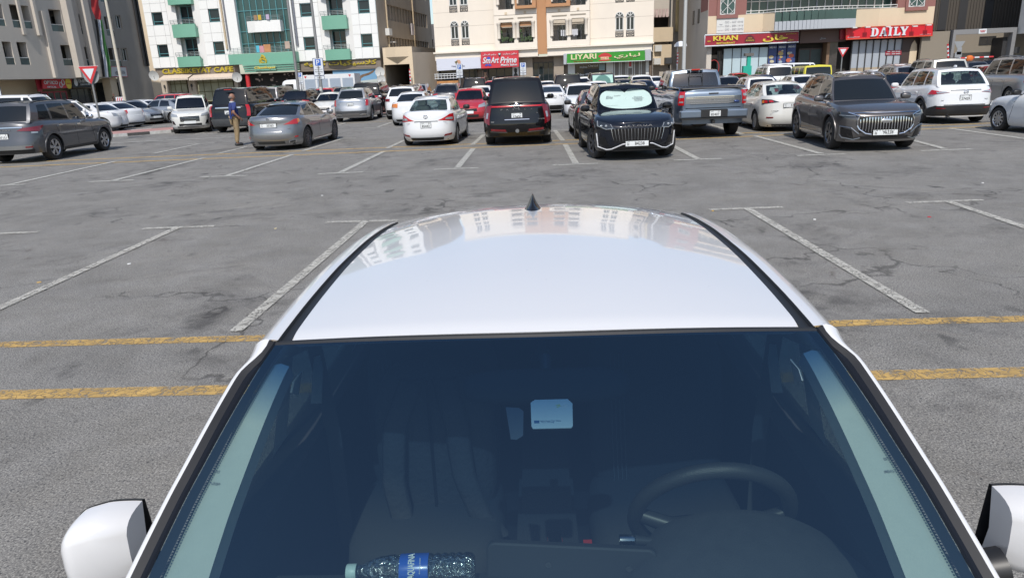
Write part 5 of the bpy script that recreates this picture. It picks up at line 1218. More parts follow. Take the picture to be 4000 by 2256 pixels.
lp = post('street_lamp', 'tall pale lamp post between the cream building and the maroon one', 'lamp post', 2671, 258, 60, .16, 14, M_('pole_white', (.42, .43, .42), .6))
lp2 = post('garden_lamp', 'short lamp post with white half dome shade left of the tall pale lamp post', 'lamp post', 2645, 258, 64, .05, 3.9, WHITEM)
q = MB(); q.lathe([(.55, 0), (.5, .2), (.32, .38), (.02, .45), (.02, .42), (.3, .34), (.46, .18), (.5, 0)], 20, 'z', (.25, 0, 3.75)); q.build('lamp_shade', WHITEM, lp2, smooth=40)
def yield_sign(px, py, Y, s, zc, label, back=False):
    b = atY(px, py, Y); t = thing('yield_sign', label, 'road sign', (b.x, Y, 0))
    q = MB(); q.tube([(0, 0, 0), (0, 0, zc+.1)], .04, 10); q.build('post', GALV, t, smooth=40)
    tri = lambda k: [(-s*k, s*.577*k), (s*k, s*.577*k), (0, -s*1.155*k)]
    q = MB(); q.poly_prism(tri(1), 0, .02); q.build('sign_panel', BACK if back else SIGNR, t, M=Matrix.Translation((0, -.06, zc)) @ FR)
    if not back:
        q = MB(); q.poly_prism(tri(1.05), 0, .008); q.build('sign_rim', SIGNW, t, M=Matrix.Translation((0, -.045, zc)) @ FR)
        q = MB(); q.poly_prism(tri(.60), 0, .004); q.build('sign_face', SIGNW, t, M=Matrix.Translation((0, -.083, zc)) @ FR)
    return t
d = atY(353, 283, 29.5); ys1 = yield_sign(376, 400, 29.5, .40, d.z, 'red and white yield triangle on a grey post behind the dark grey off-roader')
q = MB(); q.lathe([(.001, 0), (.33, 0), (.33, .02), (.001, .02)], 28, 'y', (0, .02, d.z-.12)); q.build('round_sign_back', BACK, ys1, smooth=30)
yield_sign(3287, 250, 52, .36, atY(3287, 200, 52).z, 'small red and white yield triangle left of the whitewashed shop windows')
b = yield_sign(3736, 240, 50, .36, atY(3743, 175, 50).z, 'back of a yield sign and a stack of small signs before the grey gateway', True)
slab('sign_back', .3, .45, .03, atY(3743, 200, 50).z, -.1, .02, BACK, b, .03); slab('sign_back', .45, .4, .0, atY(3743, 215, 50).z, -.1, .02, BACK, b, .12)
for (px, pyt, pyb, Y, lab) in ((1799, 251, 340, 56, 'blue and white paid parking sign in front of the white shop banner'), (2045, 244, 320, 60, 'blue and white paid parking sign right of the red salon sign'), (2, 322, 400, 44, 'blue and white paid parking sign cut by the left edge'), (1177, 283, 340, 62, 'blue parking sign small beside the white lorry')):
    b = atY(px, pyb, Y); z = atY(px, pyt, Y).z; t = thing('parking_sign', lab, 'parking sign', (b.x, Y, 0), 0, None)
    s_ = .82 if Y > 50 else .8
    q = MB(); q.tube([(0, 0, 0), (0, 0, z-.05)], .04, 8); q.build('post', GALV, t, smooth=40); p_sign(t, z-.5*s_, s_)
# white lorry with roller shutters beside the cafe
LY_ = 66
a = atY(1182, 290, LY_); b = atY(1383, 286, LY_)
lr = thing('delivery_lorry', 'white drinks lorry with grey roller shutters along its side, cab at left', 'lorry', (a.x, LY_, 0))
Lw = b.x-a.x; zt = a.z-.1
q = MB(); q.box(0, Lw, 0, 2.2, .8, zt); q.build('cargo_box', WHITEM, lr)
for i in range(4):
    x0 = .12+i*(Lw-.1)/4; q = MB()
    n_ = 14
    for k in range(n_):
        z0 = 1.0+(zt-1.35)*k/n_; q.box(x0, x0+(Lw-.1)/4-.18, -.03, -.005, z0, z0+(zt-1.35)/n_-.02)
    q.build('roller_shutter', M_('shutter_blue_grey', (.36, .42, .50), .5, .2), lr)
q = MB(); q.blob((-1.15, 1.1, 1.45), (1.05, 1.05, .95), .45, 16, 10); q.build('cab', WHITEM, lr, smooth=40)
q = MB(); q.box(-1.7, -1.0, -.01, .08, 1.5, 2.0); q.build('cab_window', DGLASS, lr)
tm, rm = wheel_meshes(.42, .25, '5')
for x_ in (-1.2, Lw-1.2, Lw-2.4): link('wheel', tm, RUBBER, lr, Matrix.Translation((x_, .2, .42)) @ Matrix.Rotation(math.pi, 4, 'Z'))
q = MB(); q.tri((Lw-.55, -.02, zt-.1), (Lw-.3, -.02, zt-.1), (Lw-.42, -.02, zt-.3)); q.tri((.1, -.02, zt-.1), (.35, -.02, zt-.1), (.22, -.02, zt-.3)); q.build('emblem', SIGNR, lr)
# small lorry with rails and a warm patterned load panel
a = atY(1700, 300, 60); b = atY(1795, 300, 60); ob = thing('small_lorry', 'small open lorry with white rails and an orange brown load beside the white shop banner', 'lorry', (a.x, 60, 0)); Lw = b.x-a.x
q = MB(); q.box(0, Lw, 0, 3.5, .7, 1.0); q.box(-.05, .1, 0, 3.5, 1.0, 1.9); q.box(Lw-.1, Lw+.05, 0, 3.5, 1.0, 1.9); q.build('cargo_bed', M_('lorry_brown', (.14, .10, .07), .7), ob)
q = MB(); q.box(.12, Lw-.12, .0, .06, 1.0, 1.75); q.build('load_panel', M_('load_orange', (.42, .19, .06), .7, noise=.7, nscale=5), ob)
q = MB()
for zz in (1.95, 2.15, 2.3): q.tube([(-.05, 0, zz), (Lw+.05, 0, zz)], .025, 6)
for i in range(9): q.tube([(i*Lw/8, 0, 1.9), (i*Lw/8, 0, 2.3)], .02, 6)
q.build('rail', WHITEM, ob)
for x_ in (.25, Lw-.25): link('wheel', tm, RUBBER, ob, Matrix.Translation((x_, .5, .42)) @ Matrix.Rotation(math.pi/2, 4, 'Z'))
# motorcycle
a = atY(1684, 350, 50); mc = thing('motorcycle', 'motorcycle with chrome parts standing right of the black crossovers', 'motorcycle', (a.x, 50, 0), R(75))
for x_ in (.62, -.62):
    q = MB(); q.lathe([(.24, -.05), (.31, -.06), (.31, .06), (.24, .05), (.24, -.05)], 20, 'y', (x_, 0, .31)); q.build('wheel', RUBBER, mc, smooth=40)
q = MB(); q.blob((.15, 0, .82), (.28, .14, .14), .8); q.build('tank', P_BLACK, mc, smooth=50)
q = MB(); q.blob((-.35, 0, .82), (.35, .13, .06), .7); q.build('seat', BLK, mc, smooth=50)
q = MB(); q.blob((0, 0, .45), (.25, .16, .2), .6); q.tube([(.1, .12, .4), (-.7, .14, .4)], .05, 8); q.build('engine', CHROME, mc, smooth=50)
q = MB(); q.tube([(.62, 0, .31), (.4, 0, 1.0)], .03, 6); q.tube([(.38, -.35, 1.05), (.42, 0, 1.0), (.38, .35, 1.05)], .015, 6); q.blob((.5, 0, .95), (.08, .09, .09), .9); q.blob((-.65, 0, 1.0), (.2, .2, .18), .5); q.build('handlebar', CHROME, mc, smooth=50)
# teal donation box
a = atY(2920, 270, 64); db = thing('donation_box', 'small teal green kiosk box with a dark cap before the pale blue shop windows', 'kiosk', (a.x-.0, 64, 0)); TEAL = M_('teal_paint', (.02, .36, .26), .5)
q = MB(); q.box(-.35, .35, 0, .5, 0, 1.95); q.build('box_body', TEAL, db); q = MB(); q.box(-.02, .28, .1, .4, 1.95, 2.75); q.build('box_neck', TEAL, db); q = MB(); q.box(-.25, .48, 0, .55, 2.75, 2.98); q.build('cap', M_('cap_grey', (.12, .11, .1), .7), db)
# barrier arms, chevron sign
def striped(name, label, p, qv, r_, cat='barrier'):
    t = thing(name, label, cat, (p.x, p.y, 0)); L_ = (qv-p); n_ = 8
    for i in range(n_):
        m = MB(); m.tube([Vector((0, 0, p.z))+L_*i/n_, Vector((0, 0, p.z))+L_*(i+1)/n_], r_, 8); m.build('arm_segment', SIGNR if i % 2 else SIGNW, t)
    return t
striped('barrier_arm', 'red and white raised barrier arm standing by the dark passage', atY(1604, 325, 76), atY(1600, 270, 76), .07)
striped('barrier_arm', 'red and white raised barrier arm left of the grey gateway at right', atY(3704, 235, 62), atY(3702, 172, 62), .07)
ba = striped('barrier_arm', 'white barrier arm lying level with an orange bag on it before the grey gateway', atY(3732, 229, 60), atY(3880, 222, 60), .06)
q = MB(); q.blob((1.1, 0, atY(3778, 226, 60).z-.1), (.28, .2, .28), .8); q.build('orange_bag', M_('bag_orange', (.55, .13, .02), .7), ba, smooth=50)
striped('barrier_arm', 'white and red barrier pole under the short dome lamp', atY(2645, 255, 63.5), atY(2648, 205, 63.5), .06)
ch = atY(466, 384, 66); cs = thing('chevron_board', 'low red and white chevron board at the foot of the flagpole', 'road sign', (ch.x, 66, 0))
q = MB(); q.box(-.35, .35, 0, .03, .9, 1.5); q.tube([(0, .06, 0), (0, .06, 1.5)], .03, 6); q.build('board', SIGNW, cs)
for i in range(3):
    q = MB(); x0 = -.28+i*.2; q.poly_prism([(x0+.12, 1.45), (x0+.2, 1.45), (x0+.08, 1.2), (x0+.2, .95), (x0+.12, .95), (x0, 1.2)], 0, .01, Matrix.Translation((0, -.001, 0)) @ FR); q.build('chevron', SIGNR, cs)
# ---------------------------------------------------------------- buildings
def stucco(name, col, dirt=.25, ds=.35, noise=.05): return M_(name, col, .9, noise=noise, nscale=1.2, dirt=dirt, dscale=ds, dcol=tuple(c*.55 for c in col), bump=.25, bscale=25, stretch=(1, 1, .45))
CREAM = stucco('stucco_cream', (.72, .65, .56), .10); CREAM2 = stucco('stucco_cream_trim', (.74, .67, .58), .12); TAN = stucco('stucco_tan', (.44, .235, .12), .12)
WTILE = M_('cladding_white', (.74, .74, .72), .45, noise=.04, dirt=.10, dscale=.5, dcol=(.4, .38, .34)); WALLW = stucco('render_white', (.70, .69, .67), .3)
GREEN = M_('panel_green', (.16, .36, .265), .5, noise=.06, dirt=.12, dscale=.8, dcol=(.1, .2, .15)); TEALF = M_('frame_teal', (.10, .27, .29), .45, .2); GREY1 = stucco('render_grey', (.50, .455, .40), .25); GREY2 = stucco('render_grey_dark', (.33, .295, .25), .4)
CONC = stucco('concrete_brown', (.33, .285, .235), .6, .6); SAND = stucco('render_sand', (.60, .49, .35), .2); MAROON = stucco('render_maroon', (.25, .115, .10), .2); LGREY = M_('panel_light_grey', (.38, .40, .43), .5, noise=.05)
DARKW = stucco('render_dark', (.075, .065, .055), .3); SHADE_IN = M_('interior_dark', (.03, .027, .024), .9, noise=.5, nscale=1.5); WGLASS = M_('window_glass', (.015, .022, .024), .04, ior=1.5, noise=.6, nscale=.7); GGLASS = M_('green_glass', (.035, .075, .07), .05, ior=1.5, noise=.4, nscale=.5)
FRAMEW = M_('frame_white', (.60, .60, .58), .5); IRON = M_('iron_dark', (.03, .03, .032), .6); GOLD = M_('gold_letters', (.55, .42, .05), .35, .3); PAVE = M_('pavement', (.26, .24, .22), .9, noise=.15, dirt=.3)
class Fac:
    def __init__(s, p0, p1, name, label, cat='building'):
        s.o = Vector((p0[0], p0[1], 0)); d = Vector((p1[0]-p0[0], p1[1]-p0[1], 0)); s.d = d.normalized(); s.n = Vector((s.d.y, -s.d.x, 0))
        s.root = thing(name, label, cat, tuple(s.o), math.atan2(s.d.y, s.d.x))
    def px(s, x, y, w=0.):                # photo pixel -> (u, z) on the plane standing w in front of the facade
        r_ = ray(x, y); o = Vector((0, 0, CAMH)); q = s.o+s.n*w; t = (q-o).dot(s.n)/r_.dot(s.n); P = o+r_*t
        return (P-s.o).dot(s.d), P.z
    def box(s, name, u0, u1, z0, z1, w0, w1, mat, par=None):
        q = MB(); q.box(min(u0, u1), max(u0, u1), -max(w0, w1), -min(w0, w1), min(z0, z1), max(z0, z1)); return q.build(name, mat, par or s.root)
    def boxes(s, name, L_, mat, par=None, stuff=False):
        q = MB()
        for (u0, u1, z0, z1, w0, w1) in L_: q.box(min(u0, u1), max(u0, u1), -max(w0, w1), -min(w0, w1), min(z0, z1), max(z0, z1))
        o = q.build(name, mat, par or s.root)
        if stuff: o['kind'] = 'stuff'
        return o
    def wall(s, name, u0, u1, z0, z1, ops, mat, w=0., depth=.25, par=None):
        us = sorted({u0, u1}|{v for o in ops for v in o[:2] if u0 < v < u1}); zs_ = sorted({z0, z1}|{v for o in ops for v in o[2:4] if z0 < v < z1}); q = MB()
        for a, b in zip(us, us[1:]):
            for c, d in zip(zs_, zs_[1:]):
                m, n_ = (a+b)/2, (c+d)/2
                if any(o[0] < m < o[1] and o[2] < n_ < o[3] for o in ops): continue
                q.quad((a, -w, c), (b, -w, c), (b, -w, d), (a, -w, d))
        for o in ops:
            a, b, c, d = o[:4]; e = -w+depth
            q.quad((a, -w, c), (a, e, c), (b, e, c), (b, -w, c)); q.quad((a, -w, d), (b, -w, d), (b, e, d), (a, e, d)); q.quad((a, -w, c), (a, -w, d), (a, e, d), (a, e, c)); q.quad((b, -w, c), (b, e, c), (b, e, d), (b, -w, d))
        for c, a in ((z1, 1),): q.quad((u0, -w, c), (u1, -w, c), (u1, -w+.3, c), (u0, -w+.3, c))
        return q.build(name, mat, par or s.root)
    def window(s, u0, u1, z0, z1, w=-.22, cols=2, transom=None, fm=TEALF, gm=WGLASS, fw=.05, name='window'):
        L_ = [(u0, u1, z0, z0+fw, w, w+.05), (u0, u1, z1-fw, z1, w, w+.05), (u0, u0+fw, z0+fw, z1-fw, w, w+.05), (u1-fw, u1, z0+fw, z1-fw, w, w+.05)]
        for k in range(1, cols): c = u0+(u1-u0)*k/cols; L_.append((c-fw*.5, c+fw*.5, z0+fw, z1-fw, w, w+.045))
        for t in (transom or []): zt = z0+(z1-z0)*t; L_.append((u0+fw, u1-fw, zt-fw*.5, zt+fw*.5, w, w+.052))
        f = s.boxes(name, L_, fm); s.box('pane', u0+.01, u1-.01, z0+.01, z1-.01, w-.03, w+.01, gm, f); return f
    def text(s, body, u, z, w, fit, mat, name='lettering', ext=.03, bold=.01, shear=0., par=None, rot=0.):
        M = Matrix.Translation((u, -w, z)) @ FR @ Matrix.Rotation(rot, 4, 'Z')
        return text(name, body, 1.0, mat, par or s.root, M, ext, bold, fit, shear)
    def sil(s, name, pts, w0, w1, mat, par=None):     # polygon in (u, z), extruded outward
        q = MB(); q.poly_prism(pts, w0, w1, FR); return q.build(name, mat, par or s.root)
def Z4(x, y): return 1650+x*.2752, y*.2752
def Z5(x, y): return 2100+x*.2752, y*.2752
def Z1(x, y): return x*.2752, y*.2752
def Z2(x, y): return 550+x*.2752, y*.2752
def Z3(x, y): return 1100+x*.2752, y*.2752
def Z6(x, y): return 2600+x*.2752, y*.2752
def Z7(x, y): return 3100+x*.2752, y*.2752
def Z8(x, y): return 3500+x*.2292, y*.2292
# ============ cream building in the middle
F = Fac((-10.39, 78.68), (12.05, 75.33), 'apartment_building', 'cream apartment building with paired arched windows and a tan centre strip above the salon')
W_ = 22.69; fh = F.px(*Z4(450, 185))[1]-F.px(*Z4(470, 655))[1]; ZT = 4.6+fh*4+.9
def R4(x0, y0, x1, y1, w=0, Z=Z4):
    a = F.px(*Z(x0, y0), w); b = F.px(*Z(x1, y1), w); return [min(a[0], b[0]), max(a[0], b[0]), min(a[1], b[1]), max(a[1], b[1])]
arch = []
for (Zf, xa, xb, yt, yb, gy0, gy1) in ((Z4, 408, 520, 300, 560, 572, 655), (Z4, 557, 668, 292, 552, 568, 645), (Z5, 1103, 1220, 172, 438, 455, 533), (Z5, 1256, 1374, 165, 432, 448, 525)):
    a = F.px(*Zf(xa, yb)); b = F.px(*Zf(xb, yb)); t = F.px(*Zf((xa+xb)/2, yt)); g0 = F.px(*Zf(xa, gy0)); g1 = F.px(*Zf(xa, gy1))
    arch.append((a[0], b[0], a[1], t[1], g0[1], g1[1]))
lb = F.px(*Z4(1045, 700)); rb_ = F.px(*Z4(1645, 690)); lb2 = F.px(*Z5(145, 690)); rb2 = F.px(*Z5(750, 640)); 
UB = [(lb[0], rb_[0]), (lb2[0], rb2[0])]
o1 = R4(1098, 330, 1318, 615); o2 = R4(1365, 312, 1586, 600); o3 = R4(210, 288, 428, 578, 0, Z5); o4 = R4(472, 268, 694, 562, 0, Z5)
ops = [o1, o2, o3, o4]; ca = (UB[0][1], UB[1][0])
allops = []
for k in range(4):
    dz = fh*k
    for (a, b, z0, z1, g0, g1) in arch: allops.append((a, b, g1+dz, z1-(b-a)/2+dz))
    for o in ops: allops.append((o[0], o[1], o[2]+dz, o[3]+dz))
F.wall('wall', 0, W_, 4.6, ZT, allops, CREAM, 0, .25)
F.box('side_wall', -.02, .0, 0, ZT, -18, 0, CREAM); F.box('side_wall', W_, W_+.02, 0, ZT, -18, 0, CREAM); F.box('roof', -.1, W_+.1, ZT, ZT+.3, -18, .15, CREAM2)
F.box('room_back', .1, W_-.1, 4.6, ZT, -1.75, -1.6, CREAM2)
for k in range(4):
    dz = fh*k
    for z_ in (F.px(*Z4(300, 390))[1], F.px(*Z4(300, 655))[1]):
        F.boxes('groove', [(0.02, min(o[0] for o in ops)-.3, z_-.012+dz, z_+.012+dz, 0, .004), (max(o[1] for o in ops)+.35, W_-.02, z_-.012+dz, z_+.012+dz, 0, .004)], M_('groove', (.36, .31, .26), .9))
    for (a, b, z0, z1, g0, g1) in arch:
        r_ = (b-a)/2; c = (a+b)/2; zsp = z1-r_+dz
        # spandrels of the arch: the wall above the springing line with a round head sunk into it
        q = MB(); N_ = 14
        for i in range(N_):
            t0, t1 = math.pi*i/N_, math.pi*(i+1)/N_
            q.quad((c, .10, zsp), (c, .10, zsp), (c+r_*math.cos(t0), .10, zsp+r_*math.sin(t0)), (c+r_*math.cos(t1), .10, zsp+r_*math.sin(t1)))
        F.sil('arch_pane', [(c+r_*.98*math.cos(math.pi*i/14), zsp+r_*.98*math.sin(math.pi*i/14)) for i in range(15)], .002, .012, WGLASS)
        q = MB(); ring = []
        for i in range(17):
            t = math.pi*i/16; ring.append([(c+rr*math.cos(t), -ww, zsp+rr*math.sin(t)) for rr, ww in ((r_*.86, .012), (r_*.86, .045), (r_*1.05, .045), (r_*1.05, 0))])
        q.grid(ring)
        for t in (45, 90, 135):
            t = R(t); dx, dz_ = math.cos(t), math.sin(t); p, e = (c, zsp), (c+r_*.9*dx, zsp+r_*.9*dz_); nx, nz = -dz_*.035, dx*.035
            q.quad((p[0]-nx, -.04, p[1]-nz), (e[0]-nx, -.04, e[1]-nz), (e[0]+nx, -.04, e[1]+nz), (p[0]+nx, -.04, p[1]+nz))
        q.build('arch_frame', FRAMEW, F.root)
        F.window(a, b, z0+dz, zsp, -.10, 2, None, FRAMEW, WGLASS, .09)
        F.box('spandrel', a, b, g1+dz, z0+dz, -.2, -.12, CREAM)
        L_ = []
        hh = g0-g1; gz = g1+dz
        L_ += [(a, b, gz, gz+.04, -.02, .01), (a, b, gz+hh-.04, gz+hh, -.02, .01), (a, a+.04, gz, gz+hh, -.02, .01), (b-.04, b, gz, gz+hh, -.02, .01)]
        gr_ = F.boxes('window_grille', L_, IRON); q = MB(); cc = (a+b)/2; cz = gz+hh/2
        for (x_, z_, rr) in ((cc, cz, hh*.34), (a+.16, gz+.16, .11), (b-.16, gz+.16, .11), (a+.16, gz+hh-.16, .11), (b-.16, gz+hh-.16, .11), (cc, cz, hh*.16)):
            pts = [Vector((x_+rr*math.cos(t), .0, z_+rr*math.sin(t))) for t in [2*math.pi*i/12 for i in range(13)]]; q.tube(pts, .02, 4, False)
        q.build('scroll_work', IRON, gr_)
    for j, (a, b) in enumerate(UB):
        zb_, zt_ = (4.6+.0, ops[2*j][3]+.9); w_ = .55
        # projecting loggia front with columns and parapet
        pr = [o for o in ops[2*j:2*j+2]]
        P_ = [(p[0], p[1], p[2]+dz, p[3]+dz) for p in pr]
        top = min(4.6+fh*(k+1)-.02, ZT) if k else 4.6+fh-.02
        F.wall('loggia_front', a, b, 4.6+dz+.001, 4.6+fh+dz-.03, P_, CREAM2, w_, .22)
        F.boxes('loggia_side', [(a, a+.02, 4.6+dz, 4.6+fh+dz-.03, 0, w_), (b-.02, b, 4.6+dz, 4.6+fh+dz-.03, 0, w_), (a, b, 4.6+dz, 4.62+dz, 0, w_)], CREAM2)
        for p in P_:
            for x_ in (p[0]-.02, p[1]+.02):
                q = MB(); q.lathe([(.17, p[2]+.42*(p[3]-p[2])*.55), (.17, p[3]-.22), (.22, p[3]-.16), (.22, p[3]-.02)], 12, 'z', (x_, -w_-.02, 0)); q.build('column', CREAM2, F.root, smooth=40)
            F.box('lintel_recess_shade', p[0], p[1], p[3]+.28, p[3]+.40, w_, w_+.03, M_('recess_shadow', (.30, .26, .21), .9));  # raised strip: the recess shade is put into its dark colour
            cx = (p[0]+p[1])/2; F.box('square_tile', cx-.12, cx+.12, p[3]+.72, p[3]+.96, w_, w_+.05, SAND) if k < 2 else None
            rl = F.boxes('railing', [(p[0], p[1], p[2]+.95, p[2]+.99, w_-.12, w_-.08)]+[(p[0]+(p[1]-p[0])*i/14-.01, p[0]+(p[1]-p[0])*i/14+.01, p[2]+.0, p[2]+.95, w_-.11, w_-.09) for i in range(15)], IRON)
            F.window(p[0]+.35, p[1]-.15, p[2], p[3]-.45, -1.55, 2, None, FRAMEW, WGLASS, .1, 'balcony_door')
            if j == 0 and k == 0: F.box('awning_beam', p[0], p[1], p[3]-.42, p[3]-.05, w_-.35, w_-.25, TAN)
            if k == 0 and j == 0:
                q = MB()
                for i in range(26):
                    x_ = random.uniform(p[0]+.1, p[1]-.1); q.blob((x_, -w_+.2, p[2]+.2+random.uniform(0, .35)), (.10, .08, .12), .9, 6, 4)
                for i in range(5): q.blob((p[0]+.25+random.uniform(-.1, .1), -w_+.25, p[2]+.6+i*.15), (.14, .1, .12), .9, 6, 4)
                o_ = q.build('potted_plants', M_('foliage', (.05, .09, .03), .8, noise=.5), F.root); o_['kind'] = 'stuff'
            if k == 0 and j == 1:
                q = MB(); 
                for i in range(4): x_ = p[0]+.9+i*.22 if p is P_[0] else p[0]+.15+i*.15; q.box(x_, x_+.14, -w_+.02, -w_+.05, p[2]+.35+random.uniform(0, .2), p[2]+1.02)
                q.build('laundry', M_('laundry_%d' % j, (.5, .5, .52), .8, noise=.5, nscale=3), F.root)
# tan centre strip
F.box('centre_strip', ca[0], ca[1], F.px(*Z4(1700, 770))[1], ZT, 0, .35, TAN)
zt2 = F.px(*Z4(1500, 130))[1]
for (a, b) in ((F.px(*Z4(1320, 130), .6)[0], ca[0]), (ca[1], F.px(*Z5(465, 100), .6)[0])):
    F.box('tan_bay', a, b, zt2, zt2+.28, .0, 1.0, TAN)
    opq = [o for o in ops if a-.3 < (o[0]+o[1])/2 < b+.3]
    F.wall('tan_bay_front', a, b, zt2+.28, ZT-.2, [(o[0], o[1], o[2]+fh*k, o[3]+fh*k) for o in opq for k in (1, 2, 3)], TAN, .8, .2)
    F.boxes('tan_bay_side', [(a, a+.02, zt2+.28, ZT-.2, 0, .8), (b-.02, b, zt2+.28, ZT-.2, 0, .8)], TAN)
# cornice and ground floor
cz0 = F.px(*Z4(1000, 790))[1]
F.boxes('cornice', [(-.1, ca[0], 4.45, 4.6, -.2, .62), (ca[1], W_+.1, 4.45, 4.6, -.2, .62)], CREAM2)
F.boxes('shop_band', [(0, ca[0], 3.75, 4.45, -.25, .35), (ca[1], W_-.1, 3.75, 4.45, -.25, .35)], CREAM2)
F.box('shop_wall', 0, W_, 0, 3.75, -.9, -.8, M_('shop_wall_brown', (.16, .12, .09), .7, noise=.2)); F.box('soffit', 0, W_, 3.7, 3.75, -.8, .3, CREAM2)
def SP(Zf, x0, x1, yt, yb, w=-.78): a = F.px(*Zf(x0, yt), w); b = F.px(*Zf(x1, yt), w); c = F.px(*Zf(x0, yb), w); return a[0], b[0], c[1], a[1]
a, b, _, _ = SP(Z4, 215, 780, 990, 1100); F.window(a, b, 0, 3.4, -.72, 5, [.72], IRON, WGLASS, .07, 'shop_window')
a, b, _, _ = SP(Z4, 940, 1280, 990, 1100); F.window(a, b, 0, 3.4, -.72, 3, [.8], IRON, WGLASS, .06, 'shop_window')
a, b, _, _ = SP(Z4, 1570, 1860, 850, 1100); F.window(a, b, 0, 3.15, -.72, 4, None, IRON, WGLASS, .06, 'glass_entrance')
for (x0, x1) in ((1380, 1565), (1865, 2010)): a, b, _, _ = SP(Z4, x0, x1, 800, 1100); F.box('stone_pier', a, b, 0, 3.7, -.79, -.55, M_('stone_pier', (.30, .25, .20), .8, noise=.12))
a, b, _, _ = SP(Z5, 430, 530, 900, 1080); F.box('shop_panel', a, b, 1.0, 3.6, -.78, -.68, FRAMEW); F.box('shop_panel', a, b, 0, .99, -.78, -.68, M_('panel_teal', (.02, .20, .17), .5))
a, b, _, _ = SP(Z5, 975, 1075, 900, 1080); F.box('shop_panel', a, b, 1.3, 3.6, -.78, -.68, FRAMEW); F.box('shop_panel', a, b, 0, 1.29, -.78, -.68, M_('panel_teal', (.02, .20, .17), .5))
a, b, _, _ = SP(Z5, 530, 970, 900, 1080); F.window(a, b, 0, 3.4, -.72, 2, None, IRON, WGLASS, .05, 'shop_window')
um = (a+b)/2; F.text('Since 1978', a+1.0, 1.75, -.66, (1.0, .22), SIGNW); F.text('Halal Broast', a+.9, 2.5, -.66, (.8, .2), SIGNW); F.text('Charcoal', um+.3, 2.6, -.66, (1.0, .2), SIGNW); F.box('poster', um+.9, um+1.5, 2.1, 2.7, -.68, -.64, M_('poster_grey', (.2, .28, .3), .5)); F.box('poster', um-.7, um+1.0, 1.2, 2.3, -.68, -.65, M_('poster_black', (.01, .01, .01), .4))
for i in range(5):
    x0 = 1085+i*95; a, b, _, _ = SP(Z5, x0, x0+82, 890, 1050); F.window(a, b, 0, 3.5, -.72, 1, None, FRAMEW, M_('shutter_mesh', (.18, .16, .14), .6, noise=.2, nscale=20), .09, 'shutter_door')
a, b, _, _ = SP(Z5, 1290, 1340, 890, 960); F.box('poster', a, b, 2.2, 3.3, -.67, -.64, FRAMEW); F.box('poster_print', a+.06, b-.06, 2.35, 3.1, -.64, -.635, SIGNR)
a, b, _, _ = SP(Z5, 1540, 1580, 890, 1050); F.box('white_pier', a, b, 0, 3.6, -.78, -.5, FRAMEW)
# posters beside the salon door: plain printed heads
for (x0, x1, y0, y1, bgc, fg) in ((855, 935, 985, 1110, (.08, .05, .04), (.35, .2, .13)), (1280, 1370, 955, 1055, (.6, .6, .6), (.02, .02, .02))):
    a, b, _, t = SP(Z4, x0, x1, y0, y1); zb_ = t-(b-a)*1.35; pm_ = F.box('poster', a, b, zb_, t, -.66, -.62, M_('poster_%d' % x0, bgc, .5))
    c_ = (a+b)/2; q = MB(); h_ = t-zb_
    q.poly_prism([(c_+.24*math.cos(v)*(b-a), zb_+h_*.58+.27*h_*math.sin(v)) for v in [2*math.pi*i/14 for i in range(14)]], .62*-1, -.615, FR); q.poly_prism([(a+.08, zb_+.02), (b-.08, zb_+.02), (c_+.14*(b-a), zb_+h_*.36), (c_-.14*(b-a), zb_+h_*.36)], -.62, -.616, FR); q.build('printed_head', M_('poster_fg_%d' % x0, fg, .6), pm_)
    q = MB(); q.poly_prism([(c_+.26*math.cos(v)*(b-a), zb_+h_*.74+.14*h_*math.sin(v)) for v in [2*math.pi*i/14 for i in range(14)]], -.615, -.61, FR); q.build('printed_hair', IRON, pm_)
